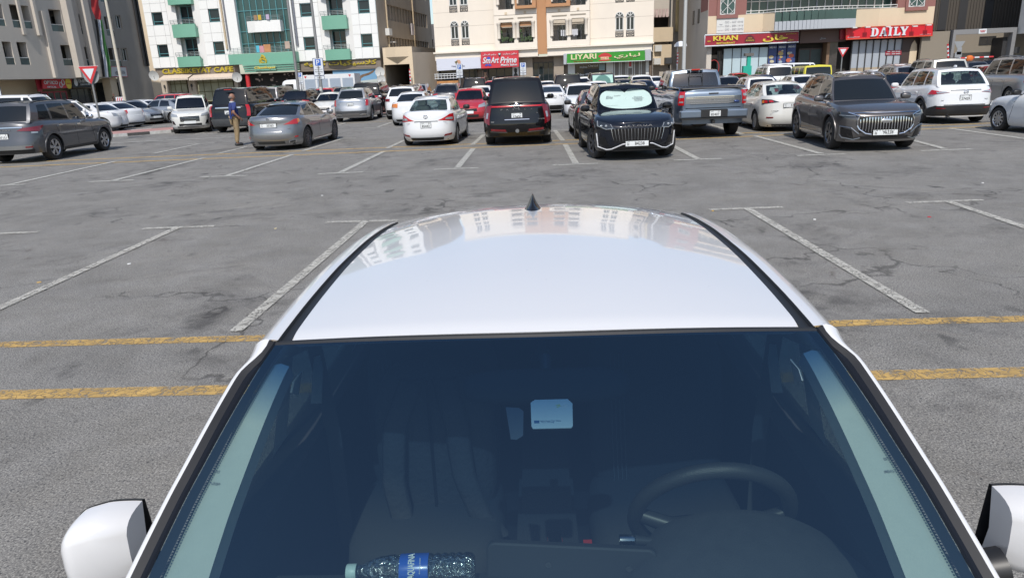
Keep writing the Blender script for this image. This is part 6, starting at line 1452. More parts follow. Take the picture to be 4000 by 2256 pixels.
# --- signs of the cream building, each a thing of its own standing on the facade
class Sign:
    def __init__(s, fac, name, label, corners, w, mat, th=.12, edge=None, cat='shop sign'):
        # corners: photo pixels tl, tr, br, bl
        P = [fac.px(*c, w+th) for c in corners]; s.P = P; s.w = w; s.th = th
        s.c = sum(p[0] for p in P)/4, sum(p[1] for p in P)/4
        lo = fac.o+fac.d*s.c[0]+Vector((0, 0, s.c[1]))
        s.root = thing(name, label, cat, tuple(lo), fac.root.rotation_euler.z)
        q = MB(); q.poly_prism([(p[0]-s.c[0], p[1]-s.c[1]) for p in (P[3], P[2], P[1], P[0])], w, w+th, FR); q.build('sign_board', mat, s.root)
        if edge:
            q = MB(); pp = [(p[0]-s.c[0], -(w+th), p[1]-s.c[1]) for p in P]; q.tube(pp+[pp[0]], edge[1], 6, False); q.build('sign_frame', edge[0], s.root)
        s.fac = fac
    def uv(s, x, y): p = s.fac.px(x, y, s.w+s.th); return p[0]-s.c[0], p[1]-s.c[1]
    def text(s, body, p0, p1, mat, ext=.02, bold=.01, shear=0., shadow=None, dz=.01):
        a, b = s.uv(*p0), s.uv(*p1); sl2 = math.atan2(s.P[1][1]-s.P[0][1], s.P[1][0]-s.P[0][0])
        M = Matrix.Translation(((a[0]+b[0])/2, -(s.w+s.th+dz+ext), (a[1]+b[1])/2)) @ FR @ Matrix.Rotation(sl2, 4, 'Z')
        return text('lettering', body, 1.0, mat, s.root, M, ext, bold, (abs(b[0]-a[0]), abs(b[1]-a[1])), shear)
    def poly(s, name, pts, mat, th=.02, dz=.005):
        q = MB(); P = [s.uv(*p) for p in pts]
        ar = sum(P[i][0]*P[(i+1) % len(P)][1]-P[(i+1) % len(P)][0]*P[i][1] for i in range(len(P)))
        if ar < 0: P.reverse()
        q.poly_prism(P, s.w+s.th+dz, s.w+s.th+dz+th, FR); return q.build(name, mat, s.root)
    def disc(s, name, c, r_, mat, th=.02, dz=.005, ry=None):
        u = s.uv(*c); r2 = abs(s.uv(c[0]+r_, c[1])[0]-u[0]); r3 = r2 if ry is None else abs(s.uv(c[0]+ry, c[1])[0]-u[0]); q = MB(); q.poly_prism([(u[0]+r2*math.cos(t), u[1]+r3*math.sin(t)) for t in [2*math.pi*i/24 for i in range(24)]], s.w+s.th+dz, s.w+s.th+dz+th, FR); return q.build(name, mat, s.root)
REDS = M_('sign_board_red', (.52, .035, .05), .5); GRS = M_('sign_board_green', (.03, .24, .02), .5, noise=.1, nscale=.6); PALE = M_('banner_white', (.56, .58, .66), .7, noise=.04); LTR = M_('letter_cream', (.66, .60, .36), .5); BRED = M_('sign_bright_red', (.55, .01, .02), .45); DRED = M_('sign_dark_red', (.28, .015, .03), .45); YLW = M_('letter_yellow', (.62, .50, .06), .5)
s1 = Sign(F, 'shop_banner', 'white fabric banner hanging askew over the shop window left of the salon', [Z4(195, 840), Z4(822, 812), Z4(832, 970), Z4(208, 1008)], .42, PALE, .03, None, 'banner')
s1.text('Naturelle', Z4(418, 955), Z4(600, 925), M_('letter_navy', (.03, .03, .10), .6), .004, .012); s1.poly('emblem', [Z4(490, 852), Z4(530, 852), Z4(545, 880), Z4(542, 905), Z4(505, 905)], M_('emblem_peach', (.5, .28, .18), .6), .005); s1.poly('emblem', [Z4(456, 880), Z4(495, 860), Z4(500, 885), Z4(480, 915)], M_('emblem_olive', (.12, .10, .04), .6), .007, .006)
s1.text('AL NATURELLE COSMETICS L.L.C', Z4(655, 975), Z4(805, 965), INKG, .003, 0)
s2 = Sign(F, 'salon_sign', 'red salon sign with white script letters and a blue hat and moustache', [Z4(828, 738), Z4(1362, 715), Z4(1370, 948), Z4(835, 975)], .45, REDS, .15)
s2.text('Sm', Z4(858, 905), Z4(965, 812), SIGNW, .03, .02, .3); s2.text('Art', Z4(972, 900), Z4(1085, 808), SIGNW, .03, .02, .3); s2.text('Prime', Z4(1105, 900), Z4(1338, 800), SIGNW, .03, .02, .3); s2.text("Men's Salon", Z4(1118, 940), Z4(1342, 898), SIGNW, .03, .02)
s2.text(arabic('صالون سمارت'), Z4(1145, 785), Z4(1340, 745), SIGNW, .02, .01); s2.text(arabic('برايم للرجال'), Z4(860, 800), Z4(1045, 760), SIGNW, .02, .01)
HATB = M_('emblem_blue', (.04, .07, .42), .5); s2.poly('emblem', [Z4(912, 850), Z4(920, 815), Z4(945, 808), Z4(965, 818), Z4(972, 850)], HATB, .04); s2.poly('emblem', [Z4(885, 930), Z4(915, 908), Z4(935, 918), Z4(960, 905), Z4(985, 932), Z4(955, 940), Z4(932, 928), Z4(905, 942)], HATB, .04)
s2.poly('emblem', [Z4(1072, 755), Z4(1120, 752), Z4(1110, 790), Z4(1100, 815), Z4(1082, 790)], INK, .03); s2.poly('emblem', [Z4(1078, 758), Z4(1112, 756), Z4(1104, 780), Z4(1088, 782)], SIGNW, .03, .036)
s3 = Sign(F, 'shop_sign', 'long green shop sign with cream letters and a red emblem in the middle', [Z5(412, 765), Z5(1522, 712), Z5(1526, 862), Z5(415, 905)], .38, GRS, .14, (SIGNW, .03))
s3.text('LIYARI', Z5(475, 850), Z5(835, 760), LTR, .03, .022); s3.text('EXPRESS', Z5(515, 885), Z5(785, 858), M_('letter_dull_red', (.30, .06, .02), .6), .01, .01)
s3.text(arabic('ليـــاري') if False else arabic('لياري'), Z5(1085, 838), Z5(1455, 750), LTR, .03, .015); s3.text('SINCE 1978', Z5(902, 845), Z5(1005, 815), BRED, .01, .01, 0., None, .03)
s3.poly('emblem', [Z5(862, 795), Z5(905, 765), Z5(955, 750), Z5(1010, 760), Z5(1055, 790), Z5(1045, 812), Z5(870, 818)], M_('emblem_red', (.45, .03, .03), .6), .015); s3.poly('emblem', [Z5(895, 812), Z5(1010, 808), Z5(1012, 845), Z5(898, 850)], LTR, .012, .012); s3.poly('emblem', [Z5(862, 858), Z5(900, 850), Z5(1040, 845), Z5(1045, 856), Z5(950, 868), Z5(870, 868)], M_('emblem_red', (.45, .03, .03), .6), .012)
s3.text(arabic('اكسبريس'), Z5(1150, 850), Z5(1350, 825), M_('letter_dull_red', (.30, .06, .02), .6), .01, .005)
for pts in ([Z5(1525, 705), Z5(1610, 700), Z5(1612, 858), Z5(1528, 860)], [Z5(368, 765), Z5(408, 762), Z5(410, 915), Z5(370, 915)]): Sign(F, 'blank_sign_board', 'blank pale grey board at the %s end of the green shop sign' % ('right' if pts[0][0] > 2400 else 'left'), pts, .34, LGREY, .12, None, 'sign board')
# ============ white and green building with the cafe
F = Fac((-42.24, 80.8), (-16.13, 77.46), 'apartment_building', 'white panelled apartment building with green balconies and a teal glass centre above the cafe')
G = F; Wg = 26.32; fh2 = F.px(*Z2(280, 175))[1]-F.px(*Z2(330, 635))[1]; ZT = 4.3+fh2*5
def rr_(Zf, x0, y0, x1, y1, w=0):
    a = F.px(*Zf(x0, y0), w); b = F.px(*Zf(x1, y1), w); return min(a[0], b[0]), max(a[0], b[0]), min(a[1], b[1]), max(a[1], b[1])
wins = [rr_(Z2, 228, 638, 408, 812), rr_(Z2, 1022, 592, 1200, 770), rr_(Z3, 308, 535, 448, 708), rr_(Z3, 1122, 490, 1300, 672)]
wins[2] = (wins[2][0], wins[2][0]+(wins[1][1]-wins[1][0]), wins[2][2], wins[2][3])
bay = [(F.px(*Z2(500, 950))[0], F.px(*Z2(960, 930))[0]), (F.px(*Z3(600, 850))[0], F.px(*Z3(1050, 830))[0])]
cg = (F.px(*Z2(1330, 900))[0], F.px(*Z3(245, 860))[0])
zones = [(0, bay[0][0]), (bay[0][1], cg[0]-.0), (cg[1], bay[1][0]), (bay[1][1], Wg)]
zw0, zw1 = wins[0][2], wins[0][3]
for k in range(5):
    dz = fh2*k
    for (a, b), (wa, wb, _, _) in zip(zones, wins):
        cols = sorted({a, wa, wb, b}); rows = [4.3+dz if k == 0 else zw0-(fh2-(zw1-zw0))*.55+dz, zw0+dz, zw1+dz, zw1+(fh2-(zw1-zw0))*.45+dz]
        for i in range(len(cols)-1):
            for j in range(3):
                if abs(cols[i]-wa) < 1e-6 and j == 1: continue
                F.box('cladding_panel', cols[i]+.012, cols[i+1]-.012, rows[j]+.012, rows[j+1]-.012, .0, .04, WTILE)
        F.window(wa+.02, wb-.02, zw0+dz+.02, zw1+dz-.02, -.18, 1, [.28], TEALF, WGLASS, .06)
        q = MB(); q.quad((wa+.3, .14, zw0+dz+.3), (wa+.75, .14, zw0+dz+.3), (wa+.70, .14, zw1+dz), (wa+.25, .14, zw1+dz))
jm = M_('joint_dark', (.22, .22, .21), .9)
opn = [(wa, wb, zw0+fh2*k, zw1+fh2*k) for k in range(5) for (wa, wb, _, _) in wins]
for (a, b) in zones: F.wall('wall', a, b, 4.3, ZT, [o for o in opn if a <= o[0] < b], jm, -.002, .2)
# concave bays with balconies
for (a, b) in bay:
    zb_ = [F.px(*Z2(700, 805))[1], F.px(*Z2(700, 945))[1]]; zl = zb_[0]
    c = (a+b)/2; hw = (F.px(*Z2(862, 700))[0]-F.px(*Z2(655, 700))[0])/2; dd = .8
    q = MB(); q.grid([[(a, 0, 4.3), (a, 0, ZT)], [(a+.25*(b-a), .12, 4.3), (a+.25*(b-a), .12, ZT)], [(c-hw-.25, dd, 4.3), (c-hw-.25, dd, ZT)], [(c-hw, dd+.02, 4.3), (c-hw, dd+.02, ZT)]]); q.grid([[(b, 0, 4.3), (b, 0, ZT)], [(b-.25*(b-a), .12, 4.3), (b-.25*(b-a), .12, ZT)], [(c+hw+.25, dd, 4.3), (c+hw+.25, dd, ZT)], [(c+hw, dd+.02, 4.3), (c+hw, dd+.02, ZT)]]); q.box(c-hw-.3, c+hw+.3, dd+.25, dd+.3, 4.3, ZT)
    q.build('bay_wall', WALLW, F.root)
    bw = (F.px(*Z2(935, 940), .5)[0]-F.px(*Z2(610, 945), .5)[0])/2
    for k in range(5):
        z0 = 4.3-.05+fh2*k if k else 4.25; zt_ = zl+fh2*k; z0 = zt_-(zl-4.25) if k == 0 else zt_-1.35
        q = MB(); G_ = []
        for i in range(11):
            u = -1+i/5; w_ = .62-.18*u*u; G_.append([(c+u*bw, dd, z0), (c+u*bw, -w_, z0), (c+u*bw, -w_, zt_), (c+u*bw, -w_+.12, zt_), (c+u*bw, -w_+.12, z0+.1), (c+u*bw, dd, z0+.1)])
        q.grid(G_); q.quad(*[G_[0][i] for i in (0, 1, 2, 3)]); q.quad(*[G_[-1][i] for i in (0, 1, 2, 3)]); F_b = q.build('balcony', GREEN, F.root, smooth=30)
        q = MB()
        for zz in (.12, .27, .42): q.tube([(c+(-1+i/5)*(bw+.08), -(.70-.18*(-1+i/5)**2), zt_+zz) for i in range(11)], .022, 5)
        for i in range(7): u = -1+i/3; q.tube([(c+u*(bw+.04), -(.62-.18*u*u), zt_), (c+u*(bw+.08), -(.70-.18*u*u), zt_+.42)], .02, 5)
        q.build('balcony_railing', M_('rail_grey', (.22, .26, .26), .5, .3), F_b)
        F.window(c-hw, c+hw, z0+.12, zt_+fh2-1.42 if k < 4 else zt_+1.6, -dd-.05, 2, [.62], TEALF, WGLASS, .07, 'balcony_door')
# pipes and grey recess strips beside the glass
for (x0, x1, Zf) in ((1205, 1325, Z2),):
    a = F.px(*Zf(1262, 700))[0]
for u_, mt in ((cg[0]-.55, M_('pipe_beige', (.5, .40, .27), .6)), (cg[0]-.2, M_('pipe_grey', (.16, .17, .20), .5)), (cg[1]+.15, M_('pipe_grey', (.16, .17, .20), .5))):
    q = MB(); q.tube([(u_, -.12, 5.9), (u_, -.12, ZT)], .11, 8); q.build('drain_pipe', mt, F.root, smooth=40)
# curtain wall centre
a, b = cg; zc = F.px(*Z2(1500, 760))[1]
gw = (F.px(*Z2(1440, 700))[0], b+.05-.45)
F.boxes('centre_pier', [(a, gw[0], zc, ZT, -.1, .3), (gw[1], b, zc, ZT, -.1, .3)], WTILE)
cw = F.box('curtain_glass', gw[0], gw[1], zc, ZT, -.3, -.2, GGLASS)
ncol = 8
L_ = []
for i in range(ncol+1): u = gw[0]+(gw[1]-gw[0])*i/ncol; L_.append((u-.04, u+.04, zc, ZT, -.2, -.12))
z_ = zc; k = 0
while z_ < ZT:
    for t in (.95, 2.2): L_.append((gw[0], gw[1], z_+t-.035, z_+t+.035, -.2, -.11))
    z_ += fh2
for l in L_: F.box('mullion', *l, TEALF, cw)
for k in range(5):
    if k in (1, 3):
        zb1 = F.px(*Z2(1700, 455), 1.0)[1]; zb0 = F.px(*Z2(1700, 292), 1.0)[1]; dz = fh2*(k-1)
        u0 = F.px(*Z2(1480, 380), 1.0)[0]; u1 = F.px(*Z2(1955, 380), 1.0)[0]; um = (u0+u1)/2
        q = MB(); pts = [(u0, .2), (u0, -.55), (u0+(u1-u0)*.28, -.9), (u1-(u1-u0)*.35, -.9), (u1, -.55), (u1, .2)]
        q.poly_prism(pts, zb1+dz, zb0+dz); bb = q.build('balcony', WTILE, F.root); q = MB()
        for zz in (.15, .3, .45): q.tube([(x_, y_, zb0+dz+zz) for x_, y_ in pts], .025, 5)
        for x_, y_ in pts: q.tube([(x_, y_, zb0+dz), (x_, y_, zb0+dz+.45)], .02, 5)
        q.build('balcony_railing', M_('rail_grey', (.22, .26, .26), .5, .3), bb)
        if k == 1:
            for i, (f, cc) in enumerate(((.42, (.5, .35, .04)), (.66, (.42, .35, .48)), (.3, (.3, .18, .1)))): F.box('laundry', u0+(u1-u0)*f, u0+(u1-u0)*f+.35, zb0+.05, zb0+.55, .92, .98, M_('cloth_%d' % i, cc, .9), bb)
# green canopy band with stepped fascia
z1_, z0_ = F.px(*Z2(1500, 765), .9)[1], F.px(*Z2(1500, 912), .9)[1]
F.box('green_fascia', cg[0]-.1, cg[1]+.1, z0_, z1_, -.2, .9, GREEN)
u0 = F.px(*Z2(1445, 960), 1.1)[0]; u1 = F.px(*Z3(190, 950), 1.1)[0]
for i in range(4): F.box('fascia_step', u0, u1, z0_-.22*(i+1)+.03, z0_-.22*i, .0, 1.08-.10*i, GREEN)
q = MB()
for zz in (.15, .3, .45, .6): q.tube([(cg[0]+.1, -.85, z1_+zz), (cg[1]-.1, -.85, z1_+zz)], .022, 5)
for i in range(16): u = cg[0]+.1+(cg[1]-cg[0]-.2)*i/15; q.tube([(u, -.85, z1_), (u, -.85, z1_+.6)], .02, 5)
q.build('balcony_railing', M_('rail_grey', (.22, .26, .26), .5, .3), F.root)
for (x0, x1, y0, y1, cc) in ((1635, 1690, 650, 745, (.08, .42, .55)), (1680, 1760, 655, 745, (.5, .25, .28)), (1735, 1850, 635, 740, (.45, .22, .10)), (2040, 2120, 590, 690, (.42, .33, .27))):
    u0_, u1_, a_, b_ = rr_(Z2, x0, y0, x1, y1, .9); F.box('laundry', u0_, u1_, max(a_, z1_+.02), b_, .86, .92, M_('cloth_%d' % x0, cc, .9, noise=.3, nscale=2))
fl = Sign(F, 'cafe_emblem', 'gold flame shaped script emblem on the green fascia above the cafe entrance', [Z2(1690, 785), Z2(1785, 785), Z2(1785, 905), Z2(1690, 905)], .9, GREEN, .01, None, 'emblem')
def ring(s, c, r_, a0, a1, rad, mat):
    u = s.uv(*c); r2 = abs(s.uv(c[0]+r_, c[1])[0]-u[0]); q = MB(); q.tube([(u[0]+r2*math.cos(R(t)), -(s.w+s.th+.04), u[1]+r2*math.sin(R(t))) for t in range(a0, a1+1, 15)], rad, 6); return q.build('emblem_stroke', mat, s.root)
for (cx, cy, r_, a0, a1, rd) in ((1737, 868, 12.5, 150, 400, .09), (1737, 862, 7, 0, 300, .07), (1728, 815, 7, -90, 120, .07), (1745, 825, 6, -150, 90, .06), (1737, 840, 9, 20, 200, .07)): ring(fl, Z2(cx, cy), r_, a0, a1, rd, GOLD)
fl2 = Sign(F, 'cafe_name_sign', 'small gold script cafe name on the stepped green fascia', [Z2(1615, 935), Z2(1915, 925), Z2(1918, 1000), Z2(1618, 1005)], 1.0, GREEN, .02, None, 'shop sign')
fl2.text('Classikeyat', Z2(1618, 992), Z2(1915, 935), M_('letter_gold_bright', (.66, .52, .10), .5), .03, .02, .3); fl2.text('RESTAURANT & CAFE', Z2(1640, 1002), Z2(1900, 990), INK, .01, .005)
# ground floor: sign bands, awnings, piers
BANDM = stucco('band_brown', (.20, .165, .135), .1)
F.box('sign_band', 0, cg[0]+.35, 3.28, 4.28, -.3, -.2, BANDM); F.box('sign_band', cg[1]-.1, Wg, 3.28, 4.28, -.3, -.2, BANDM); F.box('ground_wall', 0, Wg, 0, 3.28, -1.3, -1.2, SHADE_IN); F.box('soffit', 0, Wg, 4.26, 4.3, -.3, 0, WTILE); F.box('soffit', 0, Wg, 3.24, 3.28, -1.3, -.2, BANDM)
n1 = Sign(F, 'cafe_sign', 'large gold capital letters of the cafe name on the dark band above the awnings', [Z2(300, 965), Z2(1320, 925), Z2(1325, 1045), Z2(305, 1075)], -.2, BANDM, .02, None, 'shop sign')
n1.text('CLASSIKEYAT CAFE', Z2(318, 1058), Z2(1310, 940), GOLD, .05, .03)
n2 = Sign(F, 'cafe_sign', 'large gold Arabic letters of the cafe name on the dark band at right', [Z3(310, 870), Z3(1360, 835), Z3(1362, 955), Z3(312, 985)], -.2, BANDM, .02, None, 'shop sign')
n2.text(arabic('كلاسيكيات كافيه'), Z3(328, 962), Z3(1348, 838), GOLD, .05, .02)
STR = M_('awning_cloth', (.55, .46, .38), .85, noise=.2, nscale=6)
for nm, (x0, x1, y) in (('left', (248, 668, 1112)), ('right', (675, 1318, 1095))):
    u0, _ = F.px(*Z2(x0, y), .9); u1, z_ = F.px(*Z2(x1, y), .9)
    lo = F.o+F.d*u0; aw = thing('awning', 'pale striped awning with scalloped edge below the cafe sign, the %s of the two' % ('shorter one' if nm == 'left' else 'longer one'), 'awning', (lo.x, lo.y, 0), F.root.rotation_euler.z)
    q = MB(); n_ = int((u1-u0)/.16); q.grid([[((u1-u0)*i/n_, .2, z_+.45), ((u1-u0)*i/n_, -.9, z_+.05)] for i in range(n_+1)]); q.grid([[((u1-u0)*i/n_, .2, z_+.40), ((u1-u0)*i/n_, -.88, z_+.01)] for i in range(n_+1)]); q.build('awning_cloth', STR, aw)
    q = MB()
    for i in range(n_):
        x = (u1-u0)*i/n_; ww = (u1-u0)/n_; q.poly_prism([(x+.004, 0), (x+ww-.004, 0), (x+ww-.004, -.16), (x+ww/2, -.24), (x+.004, -.16)], .9, .91, Matrix.Translation((0, 0, z_+.05)) @ FR)
    q.build('valance', M_('valance_cloth', (.60, .52, .44), .85, noise=.3, nscale=9), aw)
PIER = stucco('pier_beige', (.42, .36, .29), .2)
for (x0, x1) in ((280, 385), (660, 775), (1320, 1380)):
    u0, u1, _, _ = rr_(Z2, x0, 1150, x1, 1200, -.5); F.box('pier', u0, u1, 0, 3.24, -1.1, -.5, PIER)
    if x0 < 1300: q = MB(); q.blob(((u0+u1)/2, .42, 2.3), (.1, .07, .2), .8); q.tube([((u0+u1)/2, .42, 1.75), ((u0+u1)/2, .42, 2.2)], .03, 6); q.build('wall_lantern', IRON, F.root, smooth=40)
for (x0, x1, c_) in ((385, 655, 3), (775, 1315, 5)):
    u0, u1, _, _ = rr_(Z2, x0, 1150, x1, 1200, -.9); F.window(u0, u1, .5, 3.2, -.95, c_, [.4, .75], M_('frame_olive', (.10, .09, .03), .6), M_('curtain_pale', (.30, .30, .21), .6, noise=.5, nscale=1.0), .06, 'cafe_window')
u0, _ = F.px(*Z2(1500, 1200), -.3); q = MB(); q.tube([(u0+.25, .3, 0), (u0+.25, .3, 1.7)], .24, 12); q.build('round_column', FRAMEW, F.root, smooth=40); q = MB(); q.tube([(u0+.25, .3, 1.7), (u0+.25, .3, 3.24)], .24, 12); q.build('round_column', SIGNR, F.root, smooth=40)
q = MB()
for i in range(26): x_ = random.uniform(u0+1.2, u0+8); z_ = random.uniform(2.3, 3.1); q.box(x_, x_+random.uniform(.1, .3), .2, .25, z_, z_+random.uniform(.05, .25))
o_ = q.build('hanging_ornaments', M_('ornament', (.35, .25, .2), .5, noise=.6, nscale=2), F.root); o_['kind'] = 'stuff'
q = MB()
for i in range(12): x_ = random.uniform(u0+2, u0+8); z_ = random.uniform(1.0, 2.2); q.box(x_, x_+random.uniform(.2, .6), .6, .65, z_, z_+random.uniform(.1, .5))
o_ = q.build('interior_fittings', M_('fitting', (.16, .14, .12), .5, noise=.6, nscale=2), F.root); o_['kind'] = 'stuff'
# painted mural with a wing
mu = Sign(F, 'mural', 'wall mural of a blue sky with a spread brown wing beside the passage', [Z3(722, 990), Z3(1340, 962), Z3(1362, 1195), Z3(740, 1225)], -.45, M_('mural_sky', (.16, .32, .48), .7, noise=.25, nscale=.25), .06, None, 'mural')
mu.poly('mural_sand', [Z3(1100, 1208), Z3(1362, 1190), Z3(1362, 1206), Z3(1100, 1225)], M_('mural_sand', (.45, .33, .18), .8), .01); WING = M_('mural_wing', (.16, .10, .06), .8, noise=.6, nscale=3)
mu.poly('mural_wing', [Z3(1092, 1095), Z3(1140, 1060), Z3(1230, 1035), Z3(1300, 1000), Z3(1325, 996), Z3(1300, 1030), Z3(1240, 1065), Z3(1170, 1085), Z3(1130, 1110), Z3(1115, 1190), Z3(1095, 1200)], WING, .012)
mu.poly('mural_haze', [Z3(1115, 1150), Z3(1362, 1120), Z3(1362, 1188), Z3(1110, 1206)], M_('mural_haze', (.42, .46, .44), .8), .004, .001)
u0, u1, _, _ = rr_(Z3, 1345, 1000, 1465, 1100, -.5); F.box('pier', u0, u1, 0, 3.28, -1.2, -.45, PIER)
def dish(px, py, Y, r_, lab, tilt=20):
    p = atY(px, py, Y); t = thing('satellite_dish', lab, 'satellite dish', (p.x, Y, p.z-r_), R(8)); q = MB()
    M = Matrix.Rotation(R(tilt), 3, 'X'); G_ = []
    for i in range(7):
        k = i/6; G_.append([M @ Vector((r_*k*math.cos(a), -.18*r_*(k*k), r_*1.08*k*math.sin(a)))+Vector((0, 0, r_)) for a in [2*math.pi*j/20 for j in range(21)]])
    q.grid(G_); q.build('dish', FRAMEW, t, smooth=50); q = MB(); q.tube([(0, .02, r_), (0, .35, r_*.8), (0, .35, 0)], .04, 6); q.tube([(0, -.05, .15), (.1, -.8*r_, r_*.9)], .02, 5); q.build('bracket', IRON, t)
dish(602, 295, 76, .50, 'white satellite dish at the left end of the cafe front'); dish(926, 301, 76, .50, 'white satellite dish on the pier left of the cafe entrance'); dish(1484, 281, 75, .48, 'white satellite dish right of the mural beside the passage', 10); dish(1490, 310, 74.6, .42, 'grey satellite dish shadowed below the white one by the passage', 10)
# side wall facing the passage
S_ = Fac((-16.13+.02, 77.46), (-16.13+.127*21.5, 77.46+.99*21.5), 'concrete_wing', 'brown grey concrete side wing with ribbon windows receding right of the white building'); F2 = S_
bands = []
for k in range(5):
    z0 = F2.px(*Z3(1560, 250))[1]+fh2*(k-1); bands.append((3.5, 19.5, z0-.35, z0+1.25))
F2.wall('wall', 0, 21.5, 0, 4.3+fh2*5, bands, CONC, 0, .5)
for bnd in bands:
    F2.box('window_band', bnd[0], bnd[1], bnd[2], bnd[3], -.6, -.5, WGLASS)
    for i in range(15): u = bnd[0]+.4+i*(bnd[1]-bnd[0]-.8)/14; F2.box('window_fin', u-.28, u+.28, bnd[2], bnd[3], -.5, -.12, CONC)
q = MB(); q.tube([(3.0, -.1, 4.5), (3.0, -.1, 20)], .08, 8); q.tube([(13, -.1, 4.5), (13, -.1, 20)], .08, 8); q.build('drain_pipe', M_('pipe_beige', (.5, .40, .27), .6), F2.root)
F2.boxes('laundry', [(11.2, 12.2, bands[1][2]-1.2, bands[1][2]+.1, .25, .35)], M_('cloth_white', (.5, .46, .48), .9, noise=.3, nscale=3)); F2.boxes('ac_unit', [(2.2, 3.2, 6.6, 7.3, .05, .5), (3.4, 4.0, 5.9, 6.0, .05, .6)], FRAMEW)
# beige gatehouse over the passage
F = Fac((-16.0, 77.2), (-16.0+9*.992, 77.2-9*.127), 'passage_portal', 'beige portal over a dark passage between the white and the cream building')
a, b = F.px(*Z3(1450, 920))[0], F.px(*Z3(1868, 905))[0]; zt_ = F.px(*Z3(1600, 668))[1]; zo = F.px(*Z3(1600, 918))[1]; oa, ob_ = F.px(*Z3(1462, 1000))[0], F.px(*Z3(1822, 1000))[0]
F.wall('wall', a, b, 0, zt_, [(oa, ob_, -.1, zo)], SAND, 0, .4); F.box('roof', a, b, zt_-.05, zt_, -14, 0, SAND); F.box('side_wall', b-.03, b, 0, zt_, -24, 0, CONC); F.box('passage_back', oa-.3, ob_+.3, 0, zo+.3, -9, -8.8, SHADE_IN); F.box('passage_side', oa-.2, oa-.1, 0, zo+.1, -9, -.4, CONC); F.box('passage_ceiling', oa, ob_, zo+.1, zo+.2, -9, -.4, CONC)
c_ = F.px(*Z3(1640, 780))[0]; zz0, zz1 = F.px(*Z3(1640, 810))[1], F.px(*Z3(1640, 905))[1]
q = MB(); q.quad((c_-1.25, 0, zt_-.03), (c_, -.6, zt_-.03), (c_, -.6, zz0), (c_-1.25, 0, zz0)); q.quad((c_, -.6, zt_-.03), (c_+1.25, 0, zt_-.03), (c_+1.25, 0, zz0), (c_, -.6, zz0)); q.tri((c_-1.25, 0, zz0), (c_, -.6, zz0), (c_, 0, zz1)); q.tri((c_, -.6, zz0), (c_+1.25, 0, zz0), (c_, 0, zz1)); q.tri((c_-1.25, 0, zt_-.03), (c_+1.25, 0, zt_-.03), (c_, -.6, zt_-.03)); q.build('wedge_moulding', SAND, F.root)
# low brown wall between the portal and the cream building
p0 = (F.o+F.d*b); F = Fac((p0.x, p0.y), (-10.45, 80.5), 'boundary_wall', 'stained brown wall between the passage portal and the cream building', 'wall'); F.box('wall', 0, 4.5, 0, zt_-.6, -.2, 0, CONC)
F = Fac((-15.6, 104), (-10, 104), 'distant_building', 'pale cream block glimpsed between the concrete wing and the cream building'); F.box('wall', 0, 6, 0, 9.2, -6, 0, CREAM); F.boxes('window', [(.6, 1.6, 6.2, 7.2, 0, .04), (.6, 1.6, 3.6, 4.4, 0, .04), (2.2, 3.2, 6.2, 7.2, 0, .04)], WGLASS)
# ============ grey building on the left
F = Fac((-53.42-.154*14, 71.94-.988*14), (-50.61, 89.9), 'apartment_building', 'grey rendered apartment building with deep balconies and a long flag at left'); o_u = 14.16
def L1(x0, y0, x1, y1, w=0): return rr_(Z1, x0, y0, x1, y1, w)
U1 = F.px(*Z1(1660, 1000))[0]; U2 = U1+6.2
fh3 = F.px(*Z1(600, 400))[1]-F.px(*Z1(600, 925))[1]
ops = [L1(20, 590, 225, 920), L1(228, 597, 440, 922), L1(665, 625, 785, 932), L1(850, 638, 1065, 932), L1(1190, 665, 1340, 935), L1(1530, 680, 1740, 938)]
if len(ops): ops = [tuple(o) for o in ops]
z0b, z1b = ops[0][2], ops[0][3]
op2 = [L1(-120, 45, 90, 375), L1(120, 60, 470, 410), L1(680, 130, 920, 455), L1(925, 165, 1030, 462), L1(1110, 205, 1260, 490), L1(1470, 235, 1640, 515)]
allo = [(o[0], o[1], o[2], o[3]) for o in ops]+[(o[0], o[1], o[2]+fh3*k, o[3]+fh3*k) for o in op2 for k in (0, 1, 2, 3)]
allo += [(1.5+i*3.2, 3.9+i*3.2, z0b+fh3*k, z1b+fh3*k) for i in range(3) for k in range(5)]
clean = []
for o in allo:
    if all(o[1] <= p[0]+.02 or o[0] >= p[1]-.02 or o[3] <= p[2]+.02 or o[2] >= p[3]-.02 for p in clean): clean.append(o)
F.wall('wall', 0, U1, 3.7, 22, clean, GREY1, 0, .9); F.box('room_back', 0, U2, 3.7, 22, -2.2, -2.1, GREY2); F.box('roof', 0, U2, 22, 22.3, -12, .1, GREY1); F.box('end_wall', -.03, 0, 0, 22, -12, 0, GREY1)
for o in clean:
    hz = o[2]+min(1.0, (o[3]-o[2])*.30); f = F.box('balcony_glass', o[0], o[1], o[2], hz, -.12, -.08, M_('balcony_glass', (.05, .085, .09), .08, ior=1.5, noise=.5, nscale=.8)); F.box('balcony_rail', o[0], o[1], hz, hz+.07, -.15, -.05, FRAMEW, f)
    F.box('balcony_door', o[0]+.2, o[0]+.2+(o[1]-o[0])*.5, o[2], o[3]-.4, -2.1, -2.0, WGLASS)
for (x0, x1, w_) in ((955, 1060, .75), (1190, 1290, .8)):     # projecting upright fins
    u0 = F.px(*Z1(x0+120, 700), w_)[0]; F.box('upright_fin', u0, u0+.8, 3.7, 22, 0, w_, GREY1)
for (x, w_) in ((520, .35), (300, .2)): u0 = F.px(*Z1(x, 300), w_)[0]; F.box('upright_fin', u0, u0+.35, 8.0, 22, 0, w_, GREY1)
u0 = F.px(*Z1(745, 900), .3)[0]; F.box('upright_fin', u0, u0+.4, 3.7, 10.5, 0, .35, GREY1)
